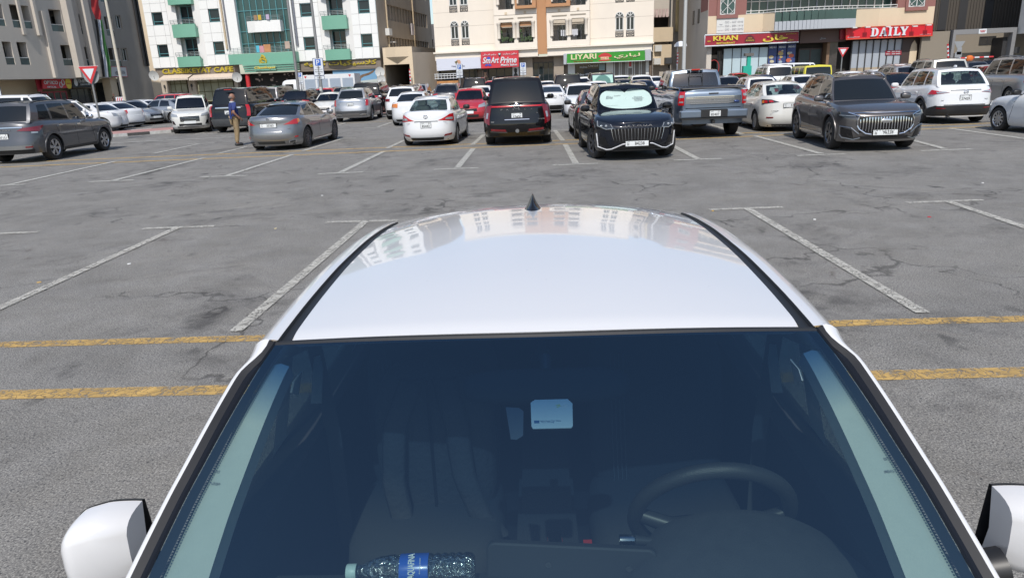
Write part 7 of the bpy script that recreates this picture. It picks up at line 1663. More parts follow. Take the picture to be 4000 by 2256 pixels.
F.wall('stair_wall', U1, U2, 0, 22, [(U1+1.6, U1+2.6, 5.6+fh3*k, 7.1+fh3*k) for k in range(5)], GREY2, -.15, .3)
for k in range(5): F.window(U1+1.6, U1+2.6, 5.6+fh3*k, 7.1+fh3*k, -.4, 2, None, FRAMEW, WGLASS, .07)
q = MB(); q.tube([(U2-.9, .0, 5), (U2-.9, .0, 21)], .16, 8); q.tube([(U2-.3, .0, 5), (U2-.3, .0, 21)], .16, 8); q.build('drain_pipe', BLK, F.root)
F.box('soffit', 0, U1, 3.6, 3.7, -3.2, 0, GREY1); F.box('ground_wall', 0, U2, 0, 3.6, -3.3, -3.2, SAND); 
for (x0, x1) in ((1530, 1650),): u0, u1, _, _ = L1(x0, 1150, x1, 1300, -.6); F.box('pier', u0, u1, 0, 3.6, -1.4, -.3, SAND)
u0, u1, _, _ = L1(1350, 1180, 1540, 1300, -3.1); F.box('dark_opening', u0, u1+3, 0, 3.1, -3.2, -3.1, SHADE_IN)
u0, u1, _, _ = L1(100, 1265, 480, 1380, -3.1); F.window(u0, u1, 0, 1.9, -3.15, 6, None, FRAMEW, WGLASS, .06, 'shop_window')
for (x0, x1) in ((2020, 2180),): u0 = U1+1.6; F.window(U2-2.6, U2-1.2, .3, 2.9, -.6, 4, None, FRAMEW, WGLASS, .06, 'barred_door')
o1 = Sign(F, 'optician_sign', 'red optician sign with white letters, glasses and a yellow disc', [Z1(600, 1118), Z1(1015, 1125), Z1(1018, 1248), Z1(612, 1262)], -1.2, REDS, .15)
o1.text('OPTICO', Z1(625, 1200), Z1(810, 1145), SIGNW, .02, .02); o1.text('OPTICAL', Z1(672, 1250), Z1(795, 1222), SIGNW, .02, .02); o1.disc('yellow_disc', Z1(970, 1185), 11, YLW, .03, .005, 16); o1.text('SALE', Z1(945, 1195), Z1(995, 1178), REDS, .01, .01, 0, None, .04)
def hoop(s, c, rx_, ry_, rad, mat):
    u = s.uv(*c); a = abs(s.uv(c[0]+rx_, c[1])[0]-u[0]); q = MB(); q.tube([(u[0]+a*math.cos(t), -(s.w+s.th+.03), u[1]+a*ry_/rx_*math.sin(t)) for t in [2*math.pi*i/16 for i in range(17)]], rad, 5); q.build('printed_glasses', mat, s.root)
hoop(o1, Z1(860, 1205), 5, 8, .05, SIGNW); hoop(o1, Z1(890, 1170), 5, 8, .05, SIGNW)
rr2 = Sign(F, 'side_board', 'dark red return board left of the optician sign', [Z1(500, 1118), Z1(596, 1118), Z1(600, 1300), Z1(545, 1300)], -1.5, DRED, .1, None, 'sign board')
o2 = Sign(F, 'carpet_shop_sign', 'black shop sign with white letters and an oval emblem right of the optician', [Z1(1025, 1118), Z1(1355, 1110), Z1(1358, 1240), Z1(1030, 1245)], -1.2, IRON, .15)
o2.text('THISTLE', Z1(1105, 1175), Z1(1290, 1128), SIGNW, .02, .02); o2.text('COLD STORE', Z1(1140, 1212), Z1(1275, 1185), SIGNW, .02, .015); o2.disc('oval_emblem', Z1(1075, 1170), 7, SIGNW, .02, .005, 11)
u0, u1, _, _ = L1(560, 1265, 960, 1400, -2); F.window(u0, u1, 0, 2.3, -2.0, 4, None, DRED, WGLASS, .15, 'shop_window'); u0, u1, _, _ = L1(985, 1245, 1310, 1400, -2); F.window(u0, u1, 0, 2.5, -2.0, 3, None, IRON, WGLASS, .06, 'shop_window')
bo = Sign(F, 'notice_board', 'white notice board with small print at the right end of the grey building', [Z1(1575, 945), Z1(1790, 955), Z1(1810, 1090), Z1(1580, 1090)], .05, FRAMEW, .08, (REDS, .03), 'sign board'); bo.text('BIOL\nDENTAL\nCLINIC', Z1(1640, 1065), Z1(1690, 1010), INKG, .01, 0); bo.text('CALL\nNOW', Z1(1730, 1050), Z1(1770, 1005), INKG, .01, 0)
# long flag hanging down the front
fr = F.o+F.d*F.px(*Z1(1500, 800), .9)[0]
fg = thing('flag', 'long vertical flag in red, black, white and green hanging on the grey building', 'flag', (fr.x, fr.y, 0), F.root.rotation_euler.z); base = F.px(*Z1(1500, 800), .9)[0]
def flagband(ptsL, ptsR, mat, nm):
    q = MB(); G_ = []; n_ = 24
    for i in range(n_+1):
        t = i/n_; k = min(len(ptsL)-2, int(t*(len(ptsL)-1))); f = t*(len(ptsL)-1)-k
        l = (ptsL[k][0]+(ptsL[k+1][0]-ptsL[k][0])*f, ptsL[k][1]+(ptsL[k+1][1]-ptsL[k][1])*f); r_ = (ptsR[k][0]+(ptsR[k+1][0]-ptsR[k][0])*f, ptsR[k][1]+(ptsR[k+1][1]-ptsR[k][1])*f)
        row = []
        for j in range(7):
            x = l[0]+(r_[0]-l[0])*j/6; y = l[1]+(r_[1]-l[1])*j/6; u, z = F.px(*Z1(x, y), .9); row.append((u-base, -.9-.07*math.sin(j*1.3+i*.35), z))
        G_.append(row)
    q.grid(G_); q.build(nm, mat, fg, smooth=60)
flagband([(1262, -60), (1345, 270)], [(1390, -60), (1437, 285)], M_('flag_red', (.50, .04, .04), .85), 'red_band'); flagband([(1335, 275), (1410, 700), (1450, 1090)], [(1378, 280), (1440, 700), (1492, 1095)], M_('flag_black', (.015, .015, .015), .9), 'black_band')
flagband([(1378, 280), (1440, 700), (1492, 1095)], [(1415, 283), (1478, 700), (1542, 1095)], M_('flag_white', (.5, .52, .56), .9), 'white_band'); flagband([(1415, 283), (1478, 700), (1542, 1095)], [(1437, 285), (1530, 700), (1582, 1095)], M_('flag_green', (.06, .20, .05), .9), 'green_band')
# ============ sand and maroon building with the restaurants
F = Fac((16.21, 69.96), (36.65, 69.91), 'apartment_building', 'sand and maroon building with a glass front balcony above two restaurants'); Wm = 20.44
z48 = F.px(*Z6(605, 485))[1]; z64 = F.px(*Z6(605, 235))[1]; fhm = 3.6
ua = F.px(*Z6(1145, 200))[0]; ub = F.px(*Z7(1470, 90))[0]; zr = F.px(*Z6(1145, 180))[1]
F.box('wall', 0, ua, z48, z64, -.3, 0, SAND); F.box('wall', ub, Wm, z48, z64, -.3, 0, SAND); F.boxes('maroon_wall', [(0, ua, z64+.003, z64+12, -.3, 0), (ub, Wm, z64+.003, z64+12, -.3, 0)], MAROON)
for k in range(4):
    for (Zf, x0, x1, y1) in ((Z6, 768, 980, 215), (Z7, 1625, 1850, 105)):
        u0, zb_ = F.px(*Zf(x0, y1)); u1, _ = F.px(*Zf(x1, y1)); zb_ += k*fhm; h_ = (u1-u0)*1.02
        F.boxes('window_surround', [(u0-.28, u1+.28, zb_-.32, zb_-.02, 0, .18), (u0-.28, u0-.02, zb_-.02, zb_+h_, 0, .12), (u1+.02, u1+.28, zb_-.02, zb_+h_, 0, .12)], MAROON)
        f = F.window(u0, u1, zb_, zb_+h_, .03, 2, None, FRAMEW, GGLASS, .07); c_ = (u0+u1)/2; q = MB(); rr = h_*.47
        q.tube([(c_+rr*math.cos(t), -.09, zb_+h_/2+rr*math.sin(t)) for t in [2*math.pi*i/24 for i in range(25)]], .025, 4); q.tube([(u0, -.09, zb_), (u1, -.09, zb_+h_)], .025, 4); q.tube([(u0, -.09, zb_+h_), (u1, -.09, zb_)], .025, 4); q.build('window_tracery', FRAMEW, f)
# set-back glass front and curved balcony
gf = F.box('glass_front', ua, ub, zr-1.3, z64+12, -1.4, -1.3, GGLASS)
for i in range(19): u = ua+(ub-ua)*i/18; F.box('mullion', u-.045, u+.045, zr-1.3, z64+12, -1.3, -1.2, FRAMEW if i % 3 else LGREY, gf)
for k in range(7): F.box('mullion', ua, ub, zr+.95+k*1.35, zr+1.03+k*1.35, -1.3, -1.19, FRAMEW, gf)
uc0 = F.px(*Z6(1545, 300), .9)[0]; uc1 = F.px(*Z7(875, 300), .9)[0]; uh0 = F.px(*Z6(1380, 300))[0]; uh1 = F.px(*Z7(1205, 300))[0]
q = MB(); q.poly_prism([(ua, 1.3), (ua, 0), (uh0, 0), (uc0, -.9), (uc0, 1.3)], z48, zr-.12); q.build('balcony_parapet', SAND, F.root); q = MB(); q.poly_prism([(uc1, 1.3), (uc1, -.9), (uh1, 0), (ub, 0), (ub, 1.3)], z48, zr-.12); q.build('balcony_parapet', SAND, F.root)
zg0, zg1 = F.px(*Z6(1800, 430), 1.0)[1], F.px(*Z6(1800, 302), 1.0)[1]
n_ = 22
for i in range(n_): u = uc0+(uc1-uc0)*i/n_; cb = 1.0+.7*math.sin(math.pi*(i+.5)/n_); F.box('fascia_panel', u+.008, u+(uc1-uc0)/n_-.008, zg0, zg1, -.9, cb, LGREY)
for i in range(12): u = uc0+(uc1-uc0)*i/12; cb = .95+.7*math.sin(math.pi*(i+.5)/12); F.box('balcony_glass', u+.02, u+(uc1-uc0)/12-.02, zg1, zr-.15, cb-.03, cb, GGLASS)
q = MB(); pts = [(ua, 0)]+[(uh0, 0)]+[(uc0+(uc1-uc0)*i/16, -(.95+.7*math.sin(math.pi*i/16))) for i in range(17)]+[(uh1, 0), (ub, 0)]
for zz in (0, .22): q.tube([(x_, y_, zr-.12+zz) for x_, y_ in pts], .035, 6)
for x_, y_ in pts: q.tube([(x_, y_, zr-.2), (x_, y_, zr+.1)], .025, 5)
q.build('balcony_railing', FRAMEW, F.root)
for k in range(1, 4):   # storeys above the frame
    q = MB(); q.poly_prism([(ua, 1.3), (ua, 0), (uh0, -.2)]+[(uc0+(uc1-uc0)*i/10, -(.9+.7*math.sin(math.pi*i/10))) for i in range(11)]+[(uh1, -.2), (ub, 0), (ub, 1.3)], zg0+k*fhm, zg0+.9+k*fhm); q.build('balcony_parapet', SAND, F.root)
F.box('roof', -.1, Wm+.1, z64+12, z64+12.4, -14, .1, SAND); F.box('side_wall', -.02, 0, 0, z64+12, -14, 0, GREY1); F.box('side_wall', Wm, Wm+.02, 0, z64+12, -14, 0, MAROON)
for k in range(3):
    for y_ in (3.5, 5.8, 9.5): q = MB(); q.box(-.05, -.02, y_, y_+.8, 6.1+k*3.3, 7.4+k*3.3); q.build('window', WGLASS, F.root)
F.box('maroon_wall', -.04, -.02, 7, 10, -3, -.05, MAROON)
# ground floor
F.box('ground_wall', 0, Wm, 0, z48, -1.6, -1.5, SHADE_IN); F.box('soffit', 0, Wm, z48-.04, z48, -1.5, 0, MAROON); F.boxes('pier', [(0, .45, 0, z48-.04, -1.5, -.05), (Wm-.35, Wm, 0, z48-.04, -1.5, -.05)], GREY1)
PB = M_('frosted_pale_blue', (.42, .52, .56), .35, noise=.05, nscale=.5)
u0 = F.px(*Z6(820, 800), -.4)[0]; u1 = F.px(*Z6(1450, 800), -.4)[0]
for i in range(5): a = u0+(u1-u0)*i/5; F.box('frosted_panel', a+.03, a+(u1-u0)/5-.03, .6, 3.55, -.5, -.42, PB)
F.boxes('shop_mullion', [(u0+(u1-u0)*i/5-.03, u0+(u1-u0)*i/5+.03, 0, 3.55, -.5, -.38) for i in range(6)], IRON); F.box('shop_plinth', u0, u1, 0, .58, -.6, -.3, M_('plinth_brown', (.25, .17, .12), .8))
u2 = F.px(*Z6(1855, 700), -.4)[0]
for i in range(3):
    a = u1+.05+(u2-u1)*i/3; b = u1-.05+(u2-u1)*(i+1)/3; pz = F.box('menu_poster', a, b, 1.0, 3.75, -.5, -.42, M_('poster_deep_blue', (.03, .05, .16), .5))
    for j in range(9):
        x_ = random.uniform(a+.15, b-.35); z_ = random.uniform(1.2, 3.3); q = MB(); rr = random.uniform(.1, .26); q.poly_prism([(x_+rr*math.cos(t), z_+rr*.7*math.sin(t)) for t in [math.pi*i2/6 for i2 in range(12)]], -.42, -.415+j*.0006, FR); q.build('printed_dish', M_('dish_%d' % (j % 4), ((.45, .1, .05), (.5, .45, .3), (.4, .3, .12), (.3, .35, .4))[j % 4], .6), pz)
    F.text('MENU', (a+b)/2, 3.5, -.41, (.6, .16), SIGNW, par=pz)
u3 = F.px(*Z6(560, 700), -.4)[0]; u4 = F.px(*Z6(810, 700), -.4)[0]
F.window(u3+1.2, u4, 0, 3.4, -.6, 3, None, IRON, WGLASS, .07, 'restaurant_door'); q = MB(); q.tube([(u3+.8+.5*math.cos(t), .1, 1.9+.7*math.sin(t)) for t in [math.pi*i/8-.8 for i in range(9)]], .03, 5); q.build('red_neon_arc', M_('neon_red', (.4, .03, .03), .5), F.root)
u5 = F.px(*Z7(115, 700), -.6)[0]; u6 = F.px(*Z7(500, 700), -.6)[0]; F.window(u5, u6-.3, 0, 3.3, -1.4, 2, None, M_('frame_brown', (.05, .03, .025), .5), M_('curtain_dark', (.03, .05, .05), .5, noise=.3, nscale=4), .12, 'dark_shopfront')
u7 = F.px(*Z7(630, 700), -.4)[0]; F.box('stone_pier', u6, u7, 0, z48-.05, -1.5, -.5, M_('marble_dark', (.05, .045, .045), .15, noise=.6, nscale=4)); F.box('wood_post', u6-.25, u6, 0, z48-.05, -1.5, -.4, M_('wood_brown', (.20, .12, .07), .7)); F.box('band_brown', u2+.2, F.px(*Z7(745, 500), -.2)[0], 3.75, z48-.05, -1.4, -.15, M_('band_maroon_brown', (.10, .06, .05), .6)); F.text(arabic('مدخل') , u5+1.7, 4.1, -.13, (.5, .2), LGREY)
ud0 = F.px(*Z7(825, 700), -.4)[0]; ud1 = F.px(*Z7(1530, 700), -.4)[0]; FR_ = M_('frosted_grey', (.33, .36, .40), .3, noise=.06, nscale=.4)
for i in range(7): a = ud0+(ud1-ud0)*i/7; F.box('frosted_panel', a+.04, a+(ud1-ud0)/7-.04, 1.35, 3.75, -.5, -.42, FR_); F.box('printed_skyline', a+.04, a+(ud1-ud0)/7-.04, .5, 1.35, -.5, -.42, M_('skyline_sand', (.33, .27, .19), .4, noise=.5, nscale=1.2))
F.boxes('shop_mullion', [(ud0+(ud1-ud0)*i/7-.05, ud0+(ud1-ud0)*i/7+.05, 0, 3.75, -.5, -.36) for i in range(8)], IRON)
ph = Sign(F, 'phone_number_board', 'small dark red board with two phone numbers on the frosted shop windows', [Z7(1305, 720), Z7(1532, 712), Z7(1530, 780), Z7(1303, 788)], -.4, DRED, .05, None, 'sign board'); ph.text('04 - 323 4166', Z7(1330, 745), Z7(1512, 722), SIGNW, .01, .01); ph.text('056 - 329 6640', Z7(1312, 778), Z7(1512, 752), SIGNW, .01, .01)
ue0 = F.px(*Z7(1660, 700), -.3)[0]; ue1 = F.px(*Z7(1760, 700), -.3)[0]; F.box('dark_door_surround', ud1+.1, F.px(*Z7(1830, 700), -.3)[0], 0, 3.8, -.6, -.45, M_('frame_brown', (.05, .03, .025), .5)); cc = (ue0+ue1)/2; hw = (ue1-ue0)/2
F.sil('arched_door', [(cc-hw, .3), (cc+hw, .3), (cc+hw, 2.7), (cc+hw*.7, 3.25), (cc, 3.6), (cc-hw*.7, 3.25), (cc-hw, 2.7)], -.44, -.38, SAND)
k1 = Sign(F, 'restaurant_sign', 'dark red restaurant sign with yellow letters and white frame, left of the two restaurants', [Z6(558, 502), Z6(1890, 445), Z6(1888, 598), Z6(553, 660)], .25, DRED, .25, (SIGNW, .06))
k1.text('KHAN', Z6(672, 585), Z6(1025, 500), YLW, .04, .03); k1.text('RESTAURANT', Z6(722, 632), Z6(985, 595), YLW, .02, .02); k1.text('GUL', Z6(592, 600), Z6(640, 578), YLW, .02, .02)
k1.text(arabic('خان'), Z6(1375, 600), Z6(1735, 485), YLW, .05, .025); k1.text(arabic('مطعم'), Z6(1710, 498), Z6(1855, 468), YLW, .02, .01); k1.text(arabic('جول'), Z6(1735, 582), Z6(1818, 548), YLW, .02, .01)
k1.poly('emblem', [Z6(1120, 605), Z6(1125, 560), Z6(1150, 520), Z6(1200, 495), Z6(1245, 520), Z6(1268, 560), Z6(1268, 600)], M_('emblem_dark', (.10, .01, .02), .5), .02); k1.text('GUL', Z6(1165, 552), Z6(1228, 532), GOLD, .01, .01, 0, None, .03); k1.text('KHAN', Z6(1140, 590), Z6(1252, 562), GOLD, .01, .01, 0, None, .03)
d1 = Sign(F, 'restaurant_sign', 'long bright red restaurant sign with big white serif letters', [Z7(752, 400), Z7(1978, 346), Z7(1970, 510), Z7(742, 563)], .35, BRED, .25, (M_('rim_orange', (.5, .08, .04), .5), .05))
# serif capitals drawn as polygons
def serif(s, x0, y0, x1, y1):            # D A I L Y laid out between two pixels
    LT = {'D': [[(0, 0), (0, .08), (.12, .12), (.12, .88), (0, .92), (0, 1), (.55, 1), (.8, .93), (.95, .75), (1, .5), (.95, .25), (.8, .07), (.55, 0)], [(.40, .10), (.55, .12), (.66, .3), (.68, .5), (.66, .7), (.55, .88), (.40, .90)]],
          'A': [[(0, 0), (0, .07), (.10, .1), (.42, 1), (.66, 1), (.94, .1), (1, .07), (1, 0), (.60, 0), (.60, .07), (.68, .1), (.62, .28), (.32, .28), (.26, .1), (.34, .07), (.34, 0)], [(.36, .38), (.58, .38), (.47, .75)]],
          'I': [[(0, 0), (0, .08), (.22, .12), (.22, .88), (0, .92), (0, 1), (1, 1), (1, .92), (.78, .88), (.78, .12), (1, .08), (1, 0)], None],
          'L': [[(0, 0), (0, .08), (.14, .12), (.14, .88), (0, .92), (0, 1), (.58, 1), (.58, .92), (.44, .88), (.44, .12), (.7, .12), (.9, .34), (1, .34), (.97, 0)], None],
          'Y': [[(.3, 0), (.3, .08), (.38, .12), (.38, .42), (.08, .9), (0, .93), (0, 1), (.46, 1), (.46, .93), (.40, .9), (.58, .58), (.76, .88), (.68, .93), (.68, 1), (1, 1), (1, .93), (.93, .9), (.66, .42), (.66, .12), (.74, .08), (.74, 0)], None]}
    X = [('D', 0, .205), ('A', .235, .435), ('I', .47, .57), ('L', .61, .80), ('Y', .78, 1.0)]
    a, b = s.uv(x0, y1), s.uv(x1, y0); sl2 = (s.P[1][1]-s.P[0][1])/(s.P[1][0]-s.P[0][0])
    for ch, f0, f1 in X:
        def mp(p): 
            u = a[0]+(b[0]-a[0])*(f0+(f1-f0)*p[0]); return (u, a[1]+(u-a[0])*sl2+(b[1]-a[1]-(b[0]-a[0])*sl2)*p[1])
        outl, hole = LT[ch]; q = MB(); q.poly_prism([mp(p) for p in reversed(outl)] if ch != 'X' else 0, s.w+s.th+.01, s.w+s.th+.12, FR); q.build('letter', SIGNW, s.root)
        if hole: q = MB(); q.poly_prism([mp(p) for p in hole], s.w+s.th+.121, s.w+s.th+.126, FR); q.build('letter_counter', BRED, s.root)
serif(d1, *Z7(1085, 378), *Z7(1625, 522))
d1.text('DAILY RESTAURANT & CAFE', Z7(765, 540), Z7(935, 522), SIGNW, .01, .01); d1.text(arabic('مطعم ديلي'), Z7(1790, 500), Z7(1948, 478), SIGNW, .01, .01)
for (x, y) in ((862, 395), (1050, 388), (1338, 380), (1720, 375), (1915, 357)):
    p = F.px(*Z7(x, y), 1.1); q = MB(); q.box(p[0]-.2, p[0]+.2, -1.25, -1.0, p[1]-.05, p[1]+.05); q.tube([(p[0], -.6, p[1]+.1), (p[0], -1.1, p[1])], .03, 6); q.build('sign_lamp', FRAMEW, F.root)
pb = Sign(F, 'phone_number_board', 'white board with three faded phone numbers on the sand wall above the dark red sign', [Z6(728, 270), Z6(1118, 252), Z6(1108, 460), Z6(720, 478)], .02, FRAMEW, .05, None, 'sign board')
for t_, y0 in (('050 - 467 4446', 335), ('050 - 884 1416', 388), ('050 - 883 3292', 438)): pb.text(t_, Z6(840, y0), Z6(1103, y0-42), M_('print_grey', (.36, .36, .37), .6), .005, .01)
pb.poly('emblem', [Z6(760, 345), Z6(815, 343), Z6(795, 362), Z6(780, 364)], M_('print_grey', (.36, .36, .37), .6), .005); pb.text('REAL ESTATE', Z6(735, 385), Z6(825, 375), M_('print_grey', (.36, .36, .37), .6), .004, 0); pb.text('FOR RENT', Z6(735, 440), Z6(825, 428), M_('print_grey', (.36, .36, .37), .6), .004, 0)
sb = Sign(F, 'side_board', 'small dull red return board left of the bright red restaurant sign', [Z7(665, 420), Z7(742, 402), Z7(740, 560), Z7(660, 565)], -.1, DRED, .2, None, 'sign board')
# ============ dim building behind, between the cream and the maroon one
F = Fac((12.3, 88), (22.5, 90), 'apartment_building', 'shabby beige block with air conditioners and laundry right of the cream building'); 
F.wall('wall', 0, 10.5, 0, 20, [F.px(*Z5(1650, 395))+() and (F.px(*Z5(1652, 300))[0], F.px(*Z5(1890, 300))[0], F.px(*Z5(1700, 392))[1], F.px(*Z5(1700, 235))[1])], GREY1, 0, .8)
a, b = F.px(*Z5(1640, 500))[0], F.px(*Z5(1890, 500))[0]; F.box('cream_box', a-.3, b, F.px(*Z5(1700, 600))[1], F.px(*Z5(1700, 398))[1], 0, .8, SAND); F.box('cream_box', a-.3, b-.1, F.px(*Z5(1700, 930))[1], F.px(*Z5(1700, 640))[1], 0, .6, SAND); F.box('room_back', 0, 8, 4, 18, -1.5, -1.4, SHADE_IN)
for (x, y) in ((1700, 860), (1860, 850), (1715, 675), (2025, 735)): p = F.px(*Z5(x, y), 1.0); F.box('ac_unit', p[0]-.4, p[0]+.4, p[1]-.45, p[1]+.25, .6, 1.05, FRAMEW if x != 1860 else GREYP)
p = F.px(*Z5(1730, 130), .5); F.boxes('laundry', [(p[0]-.9+i*.42, p[0]-.6+i*.42, p[1]-.9, p[1], .5, .56) for i in range(5)], M_('cloth_mixed', (.5, .38, .36), .9, noise=.5, nscale=2))
for k in range(4):
    for i in range(5): F.box('window', .8+i*2, 1.5+i*2, 10.4+k*3, 11.6+k*3, 0, .04, WGLASS)
YP = M_('pipe_yellow', (.55, .46, .26), .6); u_ = F.px(*Z5(1985, 400), .3)[0]; q = MB(); q.tube([(u_, -.3, 6.1), (u_, -.3, 20)], .26, 10); q.build('vent_pipe', YP, F.root, smooth=40); q = MB(); q.tube([(u_-.9, -.2, 2), (u_-.9, -.2, 20)], .1, 8); q.build('drain_pipe', GREYP, F.root)
# ============ dark building and grey gateway at the right
F = Fac((37.2, 75.5), (64, 75.5), 'office_building', 'dark brown ribbed building with black gaps behind the grey gateway at right'); F.box('wall', 0, 30, 0, 24, -10, 0, DARKW)
zlo = F.px(*Z8(900, 510))[1]
for i in range(80): u = .3+i*.3; 
q = MB()
for i in range(46): u = .2+i*.28; q.box(u, u+.10, -.07, 0, zlo, 24)
o_ = q.build('wall_rib', DARKW, F.root); o_['kind'] = 'stuff'
for x in (800, 1130, 1565): u = F.px(*Z8(x, 300), .1)[0]; F.box('dark_gap', u-.4, u+.4, zlo, 24, .02, .09, IRON)
F = Fac((36.9, 69.6), (60, 69.6), 'gateway', 'grey concrete gateway with a beige wall and small high window behind barriers'); P_ = lambda x, y, w=0: F.px(*Z8(x, y), w)
F.box('beige_wall', P_(440, 700)[0], P_(905, 700)[0], 0, P_(700, 540)[1], -.3, 0, M_('render_taupe', (.22, .19, .15), .9, noise=.05)); GG = M_('gate_grey', (.20, .20, .205), .8, noise=.06)
a, b = P_(945, 600)[0], P_(2030, 500)[0]; zt_ = P_(1500, 492)[1]; F.boxes('gate_frame', [(a, b, P_(1500, 575)[1], zt_, -.3, .3), (P_(1935, 700)[0], b, 0, P_(1500, 575)[1], -.3, .3), (a, a+.25, 0, P_(1500, 575)[1], -.3, .3)], GG)
F.box('rear_wall', a, b+8, 0, zt_-.1, -2.2, -2.0, M_('render_taupe', (.22, .19, .15), .9, noise=.05)); u0, z0 = P_(1405, 770, -2); u1, z1 = P_(1705, 615, -2); w_ = F.window(u0, u1, z0, z1, -1.98, 2, None, IRON, SHADE_IN, .06); F.box('dark_jamb', P_(1860, 700)[0], P_(1930, 700)[0], 0, zt_-.8, -1.9, -.3, IRON)
sg_ = Sign(F, 'warning_sign', 'small white sign with red print on top of the grey gateway', [Z8(1415, 500), Z8(1550, 492), Z8(1545, 572), Z8(1408, 578)], .3, SIGNW, .05); sg_.text('MOVENPICK\nPARKING', Z8(1430, 555), Z8(1530, 515), REDS, .005, .01)
q = MB(); p = P_(1725, 738, -1.8); q.tube([(p[0]-.3, 1.9, p[1]-.1), (p[0]+.4, 1.7, p[1]+.1)], .09, 8); q.build('strip_lamp', FRAMEW, F.root)
F.box('white_block', P_(2105, 300)[0], P_(2105, 300)[0]+8, P_(2150, 578)[1], 22, 0, 6, WTILE); F.box('service_panel', P_(1975, 850)[0], P_(2065, 850)[0], P_(2000, 910)[1], P_(2000, 805)[1], .3, .36, IRON)
# a pavement strip in front of the shops
q = MB(); q.box(-40, 75, 68.2, 69.5, 0, .12); tag(q.build('pavement', PAVE), 'pale pavement in front of the shops', kind='structure')

F = Fac((-64, 112), (-46, 112), 'distant_building', 'beige block with dark pipes glimpsed between the grey and the white building'); F.box('wall', 0, 14.0, 0, 26, -8, 0, SAND)
for k in range(7): F.box('window', 10.2, 11.8, 3+k*3.2, 4.5+k*3.2, 0, .05, WGLASS); F.box('window', 12.2, 13.4, 3+k*3.2, 4.5+k*3.2, 0, .05, WGLASS)
# ---------------------------------------------------------------- the white car in the foreground (nose toward the camera, seen over its windscreen)
HW = M_('hero_white', (.62, .62, .625), .32, 0, coat=1.0); HW.node_tree.nodes['Principled BSDF'].inputs['Coat Roughness'].default_value = .015
_n = HW.node_tree; _tc = _n.nodes.new('ShaderNodeTexCoord'); _v = _n.nodes.new('ShaderNodeTexVoronoi'); _v.inputs['Scale'].default_value = 16; _n.links.new(_tc.outputs['Object'], _v.inputs['Vector'])
_r = _n.nodes.new('ShaderNodeMapRange'); _r.inputs[1].default_value = .035; _r.inputs[2].default_value = .02; _n.links.new(_v.outputs['Distance'], _r.inputs[0])
_x = _n.nodes.new('ShaderNodeMix'); _x.data_type = 'RGBA'; _x.inputs[6].default_value = (.62, .62, .625, 1); _x.inputs[7].default_value = (.38, .37, .36, 1); _n.links.new(_r.outputs[0], _x.inputs[0]); _n.links.new(_x.outputs[2], _n.nodes['Principled BSDF'].inputs['Base Color'])
_t = _n.nodes.new('ShaderNodeTexNoise'); _t.inputs['Scale'].default_value = 3.5; _t.inputs['Detail'].default_value = 8; _n.links.new(_tc.outputs['Object'], _t.inputs['Vector']); _q = _n.nodes.new('ShaderNodeMapRange'); _q.inputs[3].default_value = .01; _q.inputs[4].default_value = .07; _n.links.new(_t.outputs['Fac'], _q.inputs[0]); _n.links.new(_q.outputs[0], _n.nodes['Principled BSDF'].inputs['Coat Roughness'])
HC = Car(spec('sedan', L=4.4, W=1.72, H=1.46, r=.32, sh=[(-2.2, .98), (-2.0, 1.0), (-1.5, 1.0), (-.6, .955), (.6, .925), (1.0, .93), (1.6, .86), (2.2, .68)]))
HY = 1.62
hr = thing('foreground_car', 'white saloon in the foreground seen over its windscreen and roof, water bottle on its dashboard', 'car', (0, HY, 0), R(-90))
HM = Matrix.Rotation(R(90), 4, 'Z') @ Matrix.Translation((0, -HY, 0))   # world coordinates -> local of hr
def hb(mb, name, mat, par=None, smooth=None):
    return mb.build(name, mat, par or hr, smooth, M=HM if par is None else None)
body = HC.body(top=False); bd = body.build('body', HW, hr, smooth=38)
# hood and deck, closed only outside the cabin
q = MB()
for (xa, xb) in ((2.19, 1.02), (-1.62, -2.19)):
    G = []
    for i in range(13):
        x = xa+(xb-xa)*i/12; d = HC.d_of_x(x); e = HC.P(d, HC.zs(x)); G.append([Vector((x, e.y*w_, e.z+.035*(1-w_*w_)**.7)) for w_ in (1, .97, .9, .75, .5, .25, 0, -.25, -.5, -.75, -.9, -.97, -1)])
    q.grid(G)
q.build('bonnet', HW, hr, smooth=38)
generic = HC; HC.root = hr; HC.pm = HW; generic_front(HC, .70, .12); generic_rear(HC)
tm, rm = wheel_meshes(.32, .2, '10')
for xa in (HC.fa, HC.ra):
    for sg in (1, -1):
        wo = link('wheel', tm, RUBBER, hr, Matrix.Translation((xa, sg*.74, .32)) @ Matrix.Rotation((0 if sg > 0 else math.pi), 4, 'Z')); link('rim', rm, RIM, wo)
q = MB(); q.box(-1.95, 1.95, -.6, .6, .18, .5); q.build('underbody', BLK, hr)
# roof surface in world axes
def roof_z(x, y):
    zc = sinterp([(1.40, 1.402), (1.6, 1.430), (1.9, 1.455), (2.3, 1.470), (2.6, 1.471), (2.9, 1.460), (3.1, 1.444), (3.25, 1.422), (3.45, 1.37)], y)
    return zc-(.045+.014*max(0, min(1, (y-2.2)/.8)))*(abs(x)/.63)**2.2
def yfront(x): return 1.560+.082*(x/.64)**2
def yrear(x): return 3.30-.16*(x/.64)**2
def rx(v, y): return v-.012*max(0, (y-2.4))**2*1.0
G = []
for i in range(41):
    u = -1+2*i/40; row = []
    for j in range(46):
        t = j/45; x0 = u*.628; y = yfront(x0)+(yrear(x0)-yfront(x0))*t; x = rx(abs(x0), y)*(1 if u >= 0 else -1)*1.0 if u else 0
        row.append((x, y, roof_z(x0, y)-.0+(-.006 if j == 0 else 0)))
    G.append(row)
q = MB(); q.grid(G)
q.grid([[G[i][0], (G[i][0][0], G[i][0][1]+.01, G[i][0][2]-.022)] for i in range(41)])
